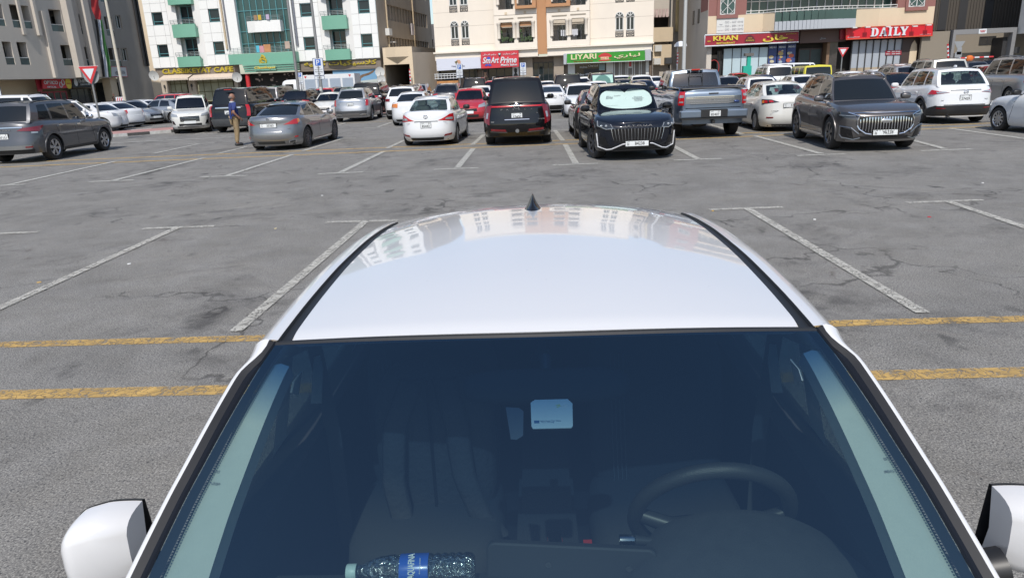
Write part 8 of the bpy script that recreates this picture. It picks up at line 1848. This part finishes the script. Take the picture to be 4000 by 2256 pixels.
ro = hb(q, 'roof_panel', HW, smooth=60); md = ro.modifiers.new('sub', 'SUBSURF'); md.levels = md.render_levels = 1
q = MB(); q.grid([[(x, y, z-.05) for x, y, z in r_[2:]] for r_ in G[1:-1]]); hb(q, 'headliner', M_('headliner', (.25, .25, .24), .9))
GUT = M_('rubber_seal', (.014, .015, .017), .5)
for sg in (1, -1):
    # black drip channel and the white rail outside it, following the roof edge and on down the windscreen pillar
    def edge(y, k):                      # k: 0 inner strip edge, 1 outer strip edge, 2.. rail
        xx = [.630, .660, .664, .682, .702, .720, .730][k]+(.0015*max(0, k-2)*min(1, max(0, (y-1.64)/.5))); dz = [-.010, -.012, -.003, -.001, -.006, -.018, -.060][k]
        return (sg*rx(xx, y), y, roof_z(.63, y)+dz)
    ysr = [yfront(.64)-.004+(3.22-yfront(.64))*i/30 for i in range(31)]
    q = MB(); q.grid([[(sg*rx(.6285, y), y, roof_z(.63, y)-.002), edge(y, 0), edge(y, 1), (sg*rx(.664, y), y, roof_z(.63, y)-.004)] for y in ysr]); hb(q, 'roof_channel', GUT, smooth=30)
    q = MB(); q.grid([[edge(y, k) for k in (2, 3, 4, 5, 6)] for y in ysr]); hb(q, 'roof_rail_panel', HW, smooth=60)
# windscreen surface: u across (-1..1), t down the slope
def hwg(t): return sinterp([(0, .668), (.1, .690), (.2, .707), (.3, .722), (.4, .736), (.5, .750), (1.0, .803)], t)
def ws(u, t, off=0.):
    x = u*hwg(t); yt_ = yfront(.64*u)-.004; zt_ = roof_z(.628*u, yt_)-.010
    yb_ = .60+.24*u*u; zb_ = .965-.015*u*u
    y = yt_+(yb_-yt_)*t; z = zt_+(zb_-zt_)*t+.030*math.sin(math.pi*min(1, t))*(1-.4*u*u)
    return Vector((x, y, z-off))
def glass_mat():
    m = bpy.data.materials.new('windscreen_glass'); m.use_nodes = True; n = m.node_tree; n.nodes.clear(); L = n.links.new
    o = n.nodes.new('ShaderNodeOutputMaterial'); mx = n.nodes.new('ShaderNodeMixShader'); tr = n.nodes.new('ShaderNodeBsdfTransparent'); gl = n.nodes.new('ShaderNodeBsdfGlossy')
    gl.inputs['Roughness'].default_value = 0.0; gl.inputs[0].default_value = (.62, .86, 1, 1)
    f_ = schlick(n, 1.0, .085)
    at_ = n.nodes.new('ShaderNodeAttribute'); at_.attribute_name = 'slope_t'
    cr = n.nodes.new('ShaderNodeValToRGB'); L(at_.outputs['Fac'], cr.inputs[0])
    e = cr.color_ramp.elements; e[0].position = .0; e[0].color = (.10, .20, .36, 1); e[1].position = .36; e[1].color = (.56, .67, .66, 1)
    k = cr.color_ramp.elements.new(.20); k.color = (.14, .27, .42, 1)
    L(cr.outputs[0], tr.inputs[0]); L(f_, mx.inputs[0]); L(tr.outputs[0], mx.inputs[1]); L(gl.outputs[0], mx.inputs[2]); L(mx.outputs[0], o.inputs[0])
    return m
q = MB(); NU, NT = 40, 30
q.grid([[ws(-1+2*i/NU, .004+.99*j/NT) for j in range(NT+1)] for i in range(NU+1)])
me = q.mesh('windshield', 60)
at_ = me.attributes.new('slope_t', 'FLOAT', 'POINT')
for i, v in enumerate(me.vertices):
    # shade band printed into the top of the glass
    at_.data[i].value = max(0, min(1, (1.45-v.co.z)/.46))
link('windshield', me, glass_mat(), hr, HM)
q = MB(); q.grid([[ws(-1+2*i/NU, -.006), ws(-1+2*i/NU, .004)] for i in range(NU+1)])
q.grid([[ws(-1+2*i/NU, .004, -.003), ws(-1+2*i/NU, .012, .001)] for i in range(NU+1)]); hb(q, 'windshield_seal', GUT)
for sg in (1, -1):
    # black moulding and white pillar outside the glass
    P = []; Wp = []
    ye = yfront(.64)-.004
    for j in range(41):
        t = -.002+1.0*j/40
        a = ws(sg*1.0, t); k = max(0., min(1, t/.14)); k = k*k*(3-2*k)
        B0 = [(.674, -.008), (.686, -.002), (.694, .0), (.708, -.004), (.722, -.014), (.732, -.055)]   # ends of the roof rail
        base = roof_z(.63, ye); e_ = .009*max(0, 1-t/.45)
        row = []
        for (x0, d0), (dx, dz_) in zip(B0, ((.012+e_, .004), (.027+e_, .012), (.034+e_, .012), (.040+e_, .006), (.045+e_, -.004), (.049+e_, -.07))):
            full = a+Vector((sg*dx, .004, dz_)); st0 = Vector((sg*x0, a.y+.0, base+d0-(ye-a.y)*.48))
            row.append(st0.lerp(full, k))
        P.append([a+Vector((0, 0, -.001)), a+Vector((sg*.004, 0, .004)), row[0]]); Wp.append(row)
    q = MB(); q.grid(P); hb(q, 'glass_seal', BLKG, smooth=30)
    q = MB(); q.grid([r_[:2] for r_ in Wp]); hb(q, 'pillar_moulding', BLK, smooth=40)
    q = MB(); q.grid([r_[1:] for r_ in Wp]); hb(q, 'front_pillar', HW, smooth=60)
    # dotted ceramic band inside the glass edge
    q = MB(); q.grid([[ws(sg*.965, .01+.98*j/30, .004), ws(sg*1.0, .01+.98*j/30, .004)] for j in range(31)]); hb(q, 'glass_border', GUT)
    q = MB()
    for j in range(150):
        c_ = ws(sg*.961, .04+.95*j/150, .0045); q.box(c_.x-.0022, c_.x+.0022, c_.y-.0022, c_.y+.0022, c_.z-.0005, c_.z)
    hb(q, 'border_dots', GUT)['kind'] = 'stuff'
    # inner pillar trim
    TR = M_('pillar_trim', (.54, .56, .52), .85, noise=.05, nscale=30, bump=.1, bscale=200)
    G = []
    for j in range(25):
        t = .06+.93*j/24; a = ws(sg*.972, t, .018); b = ws(sg*(.916-.125*t), t, .022); d_ = Vector((-sg*.0, .012, -.018))
        G.append([a+Vector((0, .02, -.05)), a, a.lerp(b, .5)+Vector((0, 0, .005)), b+Vector((0, 0, -.001)), b+d_*.25, b+d_, b+d_*2])
    q = MB(); q.grid(G); hb(q, 'inner_pillar_trim', TR, smooth=50)
    for (t, uu, body_) in ((.40, .955, 'SRS'), (.43, .935, 'AIRBAG')):
        a = ws(sg*uu, t, .013); dn = (ws(sg*uu, t+.02)-ws(sg*uu, t-.02)).normalized(); ux = Vector((1, 0, 0)); nz = Vector((1, 0, 0)).cross(-dn).normalized(); ux = (-dn).cross(nz)
        text('lettering', body_, .01, INKG, hr, HM @ frame(a, ux, -dn, nz), .0003, 0, (.030 if body_ == 'AIRBAG' else .014, .006))
# rear part of the cabin: side glass, pillars, rear window
def side(y, z_, sg):                     # side of the cabin in world axes
    zb_, zt_ = .955, roof_z(.63, min(y, 3.2))-.09; k = (z_-zb_)/(zt_-zb_); return Vector((sg*(.79+(.738-.79)*k-.03*max(0, y-2.6)), y, z_))
PG2 = see_through('dark_side_glass', (.20, .25, .25), 1.0)
for sg in (1, -1):
    zt = lambda y: roof_z(.63, min(y, 3.2))-.085
    fy = lambda k, z_: None
    def pane(yb0, yb1, yt0, yt1, nm, mt):
        q = MB(); G = []
        for i in range(9):
            u = i/8; G.append([side(yb0+(yb1-yb0)*u+((yt0+(yt1-yt0)*u)-(yb0+(yb1-yb0)*u))*j/6, .955+(zt(min(3.2, yt0+(yt1-yt0)*u))-.955)*j/6, sg) for j in range(7)])
        q.grid(G); return hb(q, nm, mt, smooth=40)
    pane(.95, 1.78, 1.72, 1.88, 'side_window', PG2); pane(1.78, 1.90, 1.88, 1.98, 'door_pillar', HW); pane(1.90, 2.72, 1.98, 2.62, 'side_window', PG2); pane(2.72, 3.75, 2.62, 3.2, 'rear_pillar', HW)
    q = MB(); q.grid([[(sg*.66, 1.96-.075*k*(1 if j else 1)-.0*j, 1.215-.125*k) if j == 0 else (sg*(.66+.004*j), 1.885-.08*k, 1.24-.112*k) for j in (0, 1)] for k in (0, .5, 1)]); q.grid([[(sg*.66, 1.96-.075*k, 1.215-.125*k), (sg*.70, 1.99-.075*k, 1.215-.125*k)] for k in (0, .5, 1)]); hb(q, 'inner_door_pillar', M_('trim_lit_pale', (.78, .80, .78), .7))  # strip shaped as a light sliver; its brightness is put into the pale colour
    q = MB(); q.poly_prism([(1.977, 1.155), (1.905, 1.153), (1.873, 1.132), (1.925, 1.10)], sg*.740, sg*.746, Matrix(((0, 0, 1, 0), (1, 0, 0, 0), (0, 1, 0, 0), (0, 0, 0, 1)))); hb(q, 'light_sliver_panel', M_('trim_lit_pale', (.78, .80, .78), .7))  # added panel standing in for a bright window sliver, light put into its colour
    q = MB(); q.box(min(sg*.69, sg*.805), max(sg*.69, sg*.805), .80, 3.5, .35, .972); hb(q, 'door_card', SEATD)
q = MB(); G = []
for i in range(13):
    u = -1+i/6; G.append([(u*(.62+.06*j/5), yrear(.64*u)+(3.82-.2*u*u-yrear(.64*u))*j/5, roof_z(.6*u, yrear(.64*u))-.005+(1.01-roof_z(.6*u, yrear(.64*u)))*j/5) for j in range(6)])
q.grid(G); hb(q, 'rear_window', PGLASS, smooth=50)
for sg in (1, -1):
    q = MB(); q.grid([[(sg*.60, y, roof_z(.6, y)-.045), (sg*.725, y, roof_z(.63, y)-.10)] for y in [1.66+.15*i for i in range(11)]]); hb(q, 'cant_rail_trim', M_('headliner', (.25, .25, .24), .9))
# antenna fin
q = MB(); G = []
for j in range(13):
    t = j/12; y = 2.86+.20*t; hgt = .064*math.sin(min(1, t/.75)*math.pi/2)**1.1 if t < .8 else .064*(1-(t-.8)*1.2); wd = .036*math.sin(math.pi*(.12+.82*t))**.6
    zb_ = roof_z(0, y)-.003; G.append([(-.022+wd*math.cos(a)*(1-.78*max(0, math.sin(a))**.7), y, zb_+hgt*max(0, math.sin(a))) for a in [math.pi*i/12 for i in range(13)]])
q.grid(G); q.quad(*[G[-1][i] for i in (0, 4, 8, 12)]); hb(q, 'shark_fin_antenna', BLKG, smooth=50)
# door mirrors
def mirror(sg):
    q = MB(); cx, cy, cz = sg*1.048+(.05 if sg > 0 else 0), 1.395, .945
    # cap: rows across x, section in y/z
    G = []
    for i in range(15):
        u = i/14                                                     # 0 outer, 1 inner
        x = cx+sg*(.090-.152*u); sc = (math.sin(math.pi*min(.5, u*1.3+.06))**.65) if u < .5 else 1-.10*((u-.5)/.5)**2
        hh = .100*sc; dd = .095*sc; row = []
        for k in range(13):
            a = math.pi*k/12                                         # from top rear edge forward, to bottom rear edge
            yy = cy+.05-.045*(1-u)-(dd*max(0, math.sin(a))**.8)+.02*u; zz = cz+hh*math.copysign(abs(math.cos(a))**.42, math.cos(a))+.014*(1-abs(u-.6))
            row.append((x, yy, zz))
        G.append(row)
    q.grid(G if sg > 0 else G); q.grid([[G[-1][k], (cx-sg*.066, cy+.05, cz)] for k in range(13)])
    m = hb(q, 'wing_mirror', HW, smooth=48)
    q = MB(); q.grid([[tuple(Vector(r_[0])+Vector((0, .0, .002))), tuple(Vector(r_[0])+Vector((sg*.002, .014, -.003)))] for r_ in G]); q.grid([[r_[12], (r_[12][0], r_[12][1]+.03, r_[12][2]+.004)] for r_ in G])
    q.grid([[tuple(Vector(r_[0])+Vector((sg*.002, .014, -.003))), (r_[12][0], r_[12][1]+.03, r_[12][2]+.004)] for r_ in G])
    link('mirror_housing', q.mesh('mirror_housing', 40), BLK, m, Matrix.Identity(4))
    q = MB(); q.tube([(cx-sg*.06, cy-.01, cz-.06), (cx-sg*.16, cy+.0, cz-.085), (cx-sg*.24, cy+.01, cz-.10)], [.045, .040, .05], 10); link('mirror_arm', q.mesh('mirror_arm', 50), BLK, m, Matrix.Identity(4))
    q = MB(); q.tube([(cx+sg*.10, cy-.052, cz-.055), (cx-sg*.02, cy-.078, cz-.072), (cx-sg*.11, cy-.06, cz-.075)], .012, 6); link('mirror_trim', q.mesh('mirror_trim', 50), BLK, m, Matrix.Identity(4))
mirror(1); mirror(-1)
# ---- cabin
DASH = M_('dash_plastic', (.040, .042, .046), .7, bump=.3, bscale=260, noise=.15); DASHS = M_('dash_smooth', (.035, .037, .04), .35)
q = MB(); G = []
for i in range(25):
    x = -.74+1.48*i/24; G.append([(x, .62+.30*(x/.74)**2, .93), (x, .95, .935-.01*abs(x)), (x, 1.22+.02*math.cos(x*6), .925), (x, 1.36, .905), (x, 1.42, .85), (x, 1.44, .70), (x, 1.40, .45)])
q.grid(G); hb(q, 'dashboard', DASH, smooth=50)
q = MB(); G = []                        # hood over the instruments
for i in range(17):
    u = i/16; x = .20+.44*u; k = math.sin(math.pi*u)**.45
    G.append([(.44+(x-.42)*1.7, .98+.06*abs(u-.5), .93), (.44+(x-.42)*1.5, 1.12, .93+.04*k), (.44+(x-.42)*1.28, 1.28, .92+.08*k), (.44+(x-.42)*1.02, 1.42, .91+.100*k), (.44+(x-.42)*.95, 1.455, .90+.098*k), (.44+(x-.42)*.93, 1.45, .87)])
q.grid(G); hb(q, 'instrument_hood', M_('hood_fabric', (.045, .048, .052), .8, noise=.25, nscale=25, bump=.25, bscale=300), smooth=60)
# tablet screen seen from behind
q = MB(); q.poly_prism(rounded(.385, .20, .02), -.012, .012); sc = q.build('centre_screen', DASHS, hr, M=HM @ frame((.05, 1.335, .885), (.995, -.10, 0), (.02, .22, .975), (.1, .97, -.22))); md = sc.modifiers.new('bevel', 'BEVEL'); md.width = .005; md.segments = 3
q = MB()
for xx in (-.13, .05): q.lathe([(.001, 0), (.008, 0), (.008, .002)], 14, 'z', (xx, .055, .0125))
link('screw_cover', q.mesh('screw_cover'), DASH, sc, Matrix.Rotation(math.pi, 4, 'Y'))
# steering wheel
wc = Vector((.402, 1.50, .955)); tilt = R(62)
ax = Vector((0, math.sin(R(28)), 0)).normalized(); nrm = Vector((0, math.cos(R(24)), math.sin(R(24)))); up = Vector((0, -math.sin(R(24)), math.cos(R(24)))); rt = Vector((1, 0, 0))
q = MB(); pts = [wc+rt*(.186*math.cos(a))+up*(.182*math.sin(a)) for a in [2*math.pi*i/48 for i in range(48)]]
G = []
for i, p in enumerate(pts):
    rad = (p-wc).normalized(); G.append([p+rad*(.019*math.cos(b))+nrm*(.019*math.sin(b)) for b in [2*math.pi*k/12 for k in range(13)]])
q.grid(G+[G[0]]); LEATH = M_('wheel_leather', (.035, .036, .038), .42, bump=.2, bscale=400)
sw = hb(q, 'steering_wheel', LEATH, smooth=70)
q = MB()
for sx in (1, -1): q.tube([wc+rt*sx*.17+up*.0, wc+rt*sx*.10-up*.015-nrm*.02, wc+rt*sx*.03-up*.02-nrm*.02], [.018, .022, .03], 8)
q.tube([wc-up*.17, wc-up*.04-nrm*.02], [.02, .03], 8); q.blob(wc-nrm*.03-up*.05, (.06, .03, .05), .7)
link('wheel_spokes', q.mesh('wheel_spokes', 50), DASHS, sw, Matrix.Identity(4))
q = MB(); q.tube([wc+Vector((-.04, -.07, -.02)), wc+Vector((-.17, -.10, .0)), wc+Vector((-.20, -.10, .003))], [.012, .010, .013], 8); hb(q, 'indicator_stalk', DASHS, smooth=50)
q = MB(); q.lathe([(.014, 0), (.014, .03), (.012, .034)], 10, 'x', (wc.x-.235, wc.y-.10, wc.z+.003)); hb(q, 'stalk_knob', CHROME, smooth=40)
# seats, belts, console
for sx in (.39, -.39):
    q = MB(); q.blob((sx, 2.02, .56), (.25, .28, .10), .5, 20, 8); q.blob((sx, 2.28, .86), (.235, .085, .33), .5, 22, 10, Matrix.Rotation(-.22, 3, 'X')); q.blob((sx, 2.38, 1.22), (.13, .055, .10), .6, 14, 8)
    st = hb(q, 'front_seat', M_('seat_cloth', (.045, .046, .05), .9, bump=.2, bscale=300), smooth=50)
    q = MB()
    for k in (-.014, .0, .014, .028): q.tube([(sx-.15+k, 2.185+.0, 1.1), (sx-.145+k, 2.17, .86), (sx-.14+k, 2.13, .62)], .0022, 5)
    link('seat_stitching', q.mesh('seat_stitching'), M_('thread_grey', (.10, .11, .12), .9), st, Matrix.Identity(4))
for sx in (.34, -.34):
    q = MB(); q.blob((sx, 3.05, .55), (.33, .25, .10), .5, 18, 8); q.blob((sx, 3.35, .85), (.33, .08, .28), .5, 18, 8, Matrix.Rotation(-.25, 3, 'X')); q.blob((sx, 3.45, 1.14), (.12, .05, .08), .6, 12, 8); hb(q, 'rear_seat', SEATD, smooth=50)
q = MB(); q.box(-.095, .095, 1.42, 2.5, .35, .62); q.box(-.08, .08, 2.0, 2.45, .62, .70); hb(q, 'centre_console', DASH)
q = MB(); q.lathe([(.001, .04), (.022, .04), (.026, .0), (.02, -.05)], 14, 'z', (.02, 1.72, .70)); q.tube([(.02, 1.74, .60), (.02, 1.72, .7)], .01, 8); hb(q, 'gear_lever', CHROME, smooth=40)
for sx in (-.115, .12):
    q = MB(); q.box(sx-.013, sx+.013, 1.80, 1.82, .615, .65); hb(q, 'seat_belt_buckle', M_('buckle_red', (.6, .03, .02), .4))
for sg in (1, -1):
    q = MB(); q.grid([[(sg*(.70-.02*k)+w_*sg, 1.93+.02*k, 1.28-.33*k) for w_ in (0, -.046)] for k in (0, .5, 1)]); q.grid([[(sg*(.70-.02)+w_*sg, 1.95+.0*k, .95-.4*k) for w_ in (0, -.046)] for k in (0, 1)]); hb(q, 'seat_belt', M_('belt_web', (.05, .052, .055), .8))
q = MB(); q.box(-.72, .72, .9, 3.9, .22, .30); q.box(-.62, .62, 3.4, 3.9, .9, .98); hb(q, 'cabin_floor', SEATD)
# rear view mirror housing behind the glass
p0 = ws(.01, .105, .05); q = MB(); q.blob(p0, (.190, .022, .040), .55, 26, 10, Matrix.Rotation(R(-28), 3, 'X')); 
rm_ = hb(q, 'rear_view_mirror', M_('mirror_back', (.003, .003, .003), .8), smooth=60)
q = MB(); q.tube([ws(.01, .05, .02), ws(.01, .10, .04)], [.014, .012], 10); link('mirror_stem', q.mesh('mirror_stem', 50), BLK, rm_, Matrix.Identity(4))
# toll tag stuck behind the glass
def on_glass(x, y, off=.006):           # the point of the windscreen met by a photo pixel
    d = ray(x, y); t0_, t1_ = .6, 3.0; best = None
    lo = .005; hi = .99
    for _ in range(40):
        tm_ = (lo+hi)/2; s_ = 1.0
        # find the ray point at this slope height
        zc = ws(0, tm_).z
        tt = (zc-CAMH)/d.z; P_ = Vector((0, 0, CAMH))+d*tt; u = max(-1, min(1, P_.x/hwg(tm_))); w_ = ws(u, tm_)
        tt = (w_.z-CAMH)/d.z; P_ = Vector((0, 0, CAMH))+d*tt
        if P_.y < w_.y: hi = tm_
        else: lo = tm_
    tm_ = (lo+hi)/2
    return P_+d.normalized()*off
def on_glass2(x, y, off=.006):
    d = ray(x, y); best = None
    for j in range(0, 400):
        t = .002+.99*j/400
        zc = ws(0, t).z
        for _ in range(3):
            tt = (zc-CAMH)/d.z; P_ = Vector((0, 0, CAMH))+d*tt; u = max(-1, min(1, P_.x/hwg(t))); w_ = ws(u, t); zc = w_.z
        e = abs(P_.y-w_.y)
        if best is None or e < best[0]: best = (e, P_)
    return best[1]+d.normalized()*off
CARD = M_('card_pale_blue', (.50, .62, .68), .45)
cs_ = [on_glass2(x*1.5528, y*1.5528, .008) for x, y in ((1335, 1012), (1345, 1005), (1428, 1003), (1440, 1014), (1441, 1070), (1437, 1075), (1341, 1077), (1337, 1072))]
cm = sum(cs_, Vector())/8
ux = (cs_[4]-cs_[7]).normalized(); uz = ux.cross(cs_[0]-cs_[7]).normalized(); uy = uz.cross(ux)
tagt = thing('toll_tag', 'pale blue toll tag card stuck behind the windscreen below the rear view mirror', 'toll tag', cm)
q = MB(); q.poly_prism([((v-cm).dot(ux), (v-cm).dot(uy)) for v in reversed(cs_)], -.002, 0); q.build('card', CARD, tagt, M=frame((0, 0, 0), ux, uy, uz))
TB = M_('tag_blue', (.03, .12, .28), .5); TW = M_('tag_white', (.75, .78, .78), .5); TG = M_('tag_lime', (.45, .55, .25), .5)
CT = lambda body, x, y, fit, mt: text('lettering', body, .01, mt, tagt, frame((0, 0, 0), ux, uy, uz) @ Matrix.Translation((x, y, .0006)), .0002, 0, fit)
CT(arabic('سالك'), .029, .024, (.013, .004), TW); CT('Salik', .029, .0185, (.013, .004), TW)
CT('Salik Road Toll Gate', -.003, -.0185, (.042, .0030), TB); CT('Your toll tag', -.009, -.0225, (.026, .0028), TB)
q = MB(); q.box(-.037, -.026, -.024, -.017, 0, .0006); q.build('emblem', TB, tagt, M=frame((0, 0, 0), ux, uy, uz))
q = MB(); q.poly_prism([(.008, .0235), (.018, .026), (.018, .0215)], 0, .0006); q.poly_prism([(.012, .0165), (.021, .0215), (.010, .0195)], 0, .0006); q.build('emblem', TG, tagt, M=frame((0, 0, 0), ux, uy, uz))
ss = [on_glass2(x*1.5528, y*1.5528, .008) for x, y in ((1272, 1023), (1306, 1025), (1317, 1034), (1316, 1095), (1300, 1105), (1285, 1104))]
q = MB(); n0 = len(ss); q.v = [tuple(v) for v in ss]; q.f = [tuple(reversed(range(n0)))]; hb(q, 'sticker', M_('sticker_film', (.06, .085, .12), .4))
# backpack on the passenger seat
BP = M_('backpack_cloth', (.075, .07, .07), .9, noise=.25, nscale=30, bump=.5, bscale=60)
bpk = thing('backpack', 'dark grey backpack with blue tags standing on the front passenger seat', 'backpack', (-.36, 2.05, .6))
q = MB(); q.blob((0, .06, .22), (.20, .11, .31), .6, 24, 14); bo = q.build('bag_body', BP, bpk, smooth=60)
for sg, pts in ((-1, [(-.05, -.03, .50), (-.11, -.075, .36), (-.125, -.10, .18), (-.10, -.12, .02), (-.07, -.12, -.08)]), (1, [(.05, -.03, .50), (.085, -.075, .36), (.10, -.10, .20), (.145, -.11, .06), (.20, -.09, -.03)])):
    G = []
    for i in range(17):
        u = i/16; k = min(3, int(u*4)); f = u*4-k; p = Vector(pts[k]).lerp(Vector(pts[k+1]), f); wd = .038-.006*u
        G.append([p+Vector((dx*wd, dz+.004*math.sin(i*1.9), 0)) for dx, dz in ((-1, .02), (-1, 0), (-.8, -.008), (0, -.012), (.8, -.008), (1, 0), (1, .02))])
    q = MB(); q.grid(G); q.build('shoulder_strap', BP, bpk, smooth=50)
    q = MB(); q.tube([G[i][1] for i in range(17)], .0035, 5); q.build('strap_piping', M_('piping_dark', (.02, .02, .022), .8), bpk)
q = MB(); q.box(-.005, .003, -.062, -.052, -.1, .5); q.build('zip', BLK, bpk)
TAGB = M_('tag_bright_blue', (.06, .42, .75), .5)
a = at(945*1.5528, 1382*1.5528, .95); q = MB(); q.box(-.008, .010, -.004, 0, -.020, .012)
l0 = Vector((-.36, 2.05, .6))
hp = [Vector((-.475, 1.92, .585))-l0, Vector((-.42, 1.90, .575))-l0]
q.build('blue_tag', TAGB, bpk, M=Matrix.Translation(hp[0]) @ Matrix.Rotation(R(20), 4, 'Y'))
q = MB(); q.tube([(-.012, 0, -.02), (-.006, 0, .006), (.008, 0, .012), (.014, 0, .002), (.006, 0, -.02)], .0045, 6); q.build('blue_loop', M_('loop_teal', (.05, .25, .32), .5), bpk, smooth=50, M=Matrix.Translation(hp[1]+Vector((.03, 0, .0))))
# water bottle lying on the dashboard
bt = thing('water_bottle', 'clear plastic water bottle with blue label lying on the dashboard', 'bottle', (-.297, 1.298, .966))
prof = [(.001, -.135), (.026, -.135), (.031, -.130), (.033, -.120)]
k = -.115
while k < .045: prof += [(.0335, k), (.0300, k+.006), (.0335, k+.012)]; k += .016
prof += [(.033, .052), (.030, .075), (.022, .098), (.0145, .112), (.0135, .122)]
prof = [(r_, -h) for r_, h in prof]
m = bpy.data.materials.new('bottle_plastic'); m.use_nodes = True; n = m.node_tree; n.nodes.clear(); o_ = n.nodes.new('ShaderNodeOutputMaterial'); mx = n.nodes.new('ShaderNodeMixShader'); tr = n.nodes.new('ShaderNodeBsdfTransparent'); tr.inputs[0].default_value = (.80, .86, .86, 1)
gl = n.nodes.new('ShaderNodeBsdfGlossy'); gl.inputs['Roughness'].default_value = .12; bn = n.nodes.new('ShaderNodeTexNoise'); bn.inputs['Scale'].default_value = 90; bc = n.nodes.new('ShaderNodeTexCoord'); n.links.new(bc.outputs['Object'], bn.inputs['Vector']); bb_ = n.nodes.new('ShaderNodeBump'); bb_.inputs['Strength'].default_value = .9; bb_.inputs['Distance'].default_value = .01; n.links.new(bn.outputs['Fac'], bb_.inputs['Height']); n.links.new(bb_.outputs[0], gl.inputs['Normal']); lw = n.nodes.new('ShaderNodeLayerWeight'); lw.inputs[0].default_value = .86
n.links.new(lw.outputs['Facing'], mx.inputs[0]); n.links.new(tr.outputs[0], mx.inputs[1]); n.links.new(gl.outputs[0], mx.inputs[2]); n.links.new(mx.outputs[0], o_.inputs[0])
q = MB(); q.lathe(prof, 36, 'x'); q.build('bottle_body', m, bt, smooth=25)
q = MB(); q.lathe([(.0345, -.028), (.0348, -.026), (.0348, .033), (.0345, .035)], 36, 'x'); lb = q.build('label_band', M_('label_blue', (.02, .11, .55), .25, coat=.6), bt, smooth=40)
nv = Vector((0, -.64, .77)); text('lettering', 'AQUAFINA', .02, TW, bt, frame(Vector((.0, 0, 0))+nv*.0352, (0, .77, .64), (-1, 0, 0), nv), .0003, .02, (.052, .017))
text('lettering', 'drinking water', .02, TW, bt, frame(Vector((.018, 0, 0))+nv*.0352, (0, .77, .64), (-1, 0, 0), nv), .0003, .0, (.034, .004))
q = MB(); q.lathe([(.001, -.148), (.0165, -.148), (.0175, -.146), (.0175, -.128), (.0165, -.126)], 22, 'x'); q.build('bottle_cap', M_('cap_pale', (.55, .68, .66), .4), bt, smooth=40)
bt.rotation_euler = (0, 0, R(2))
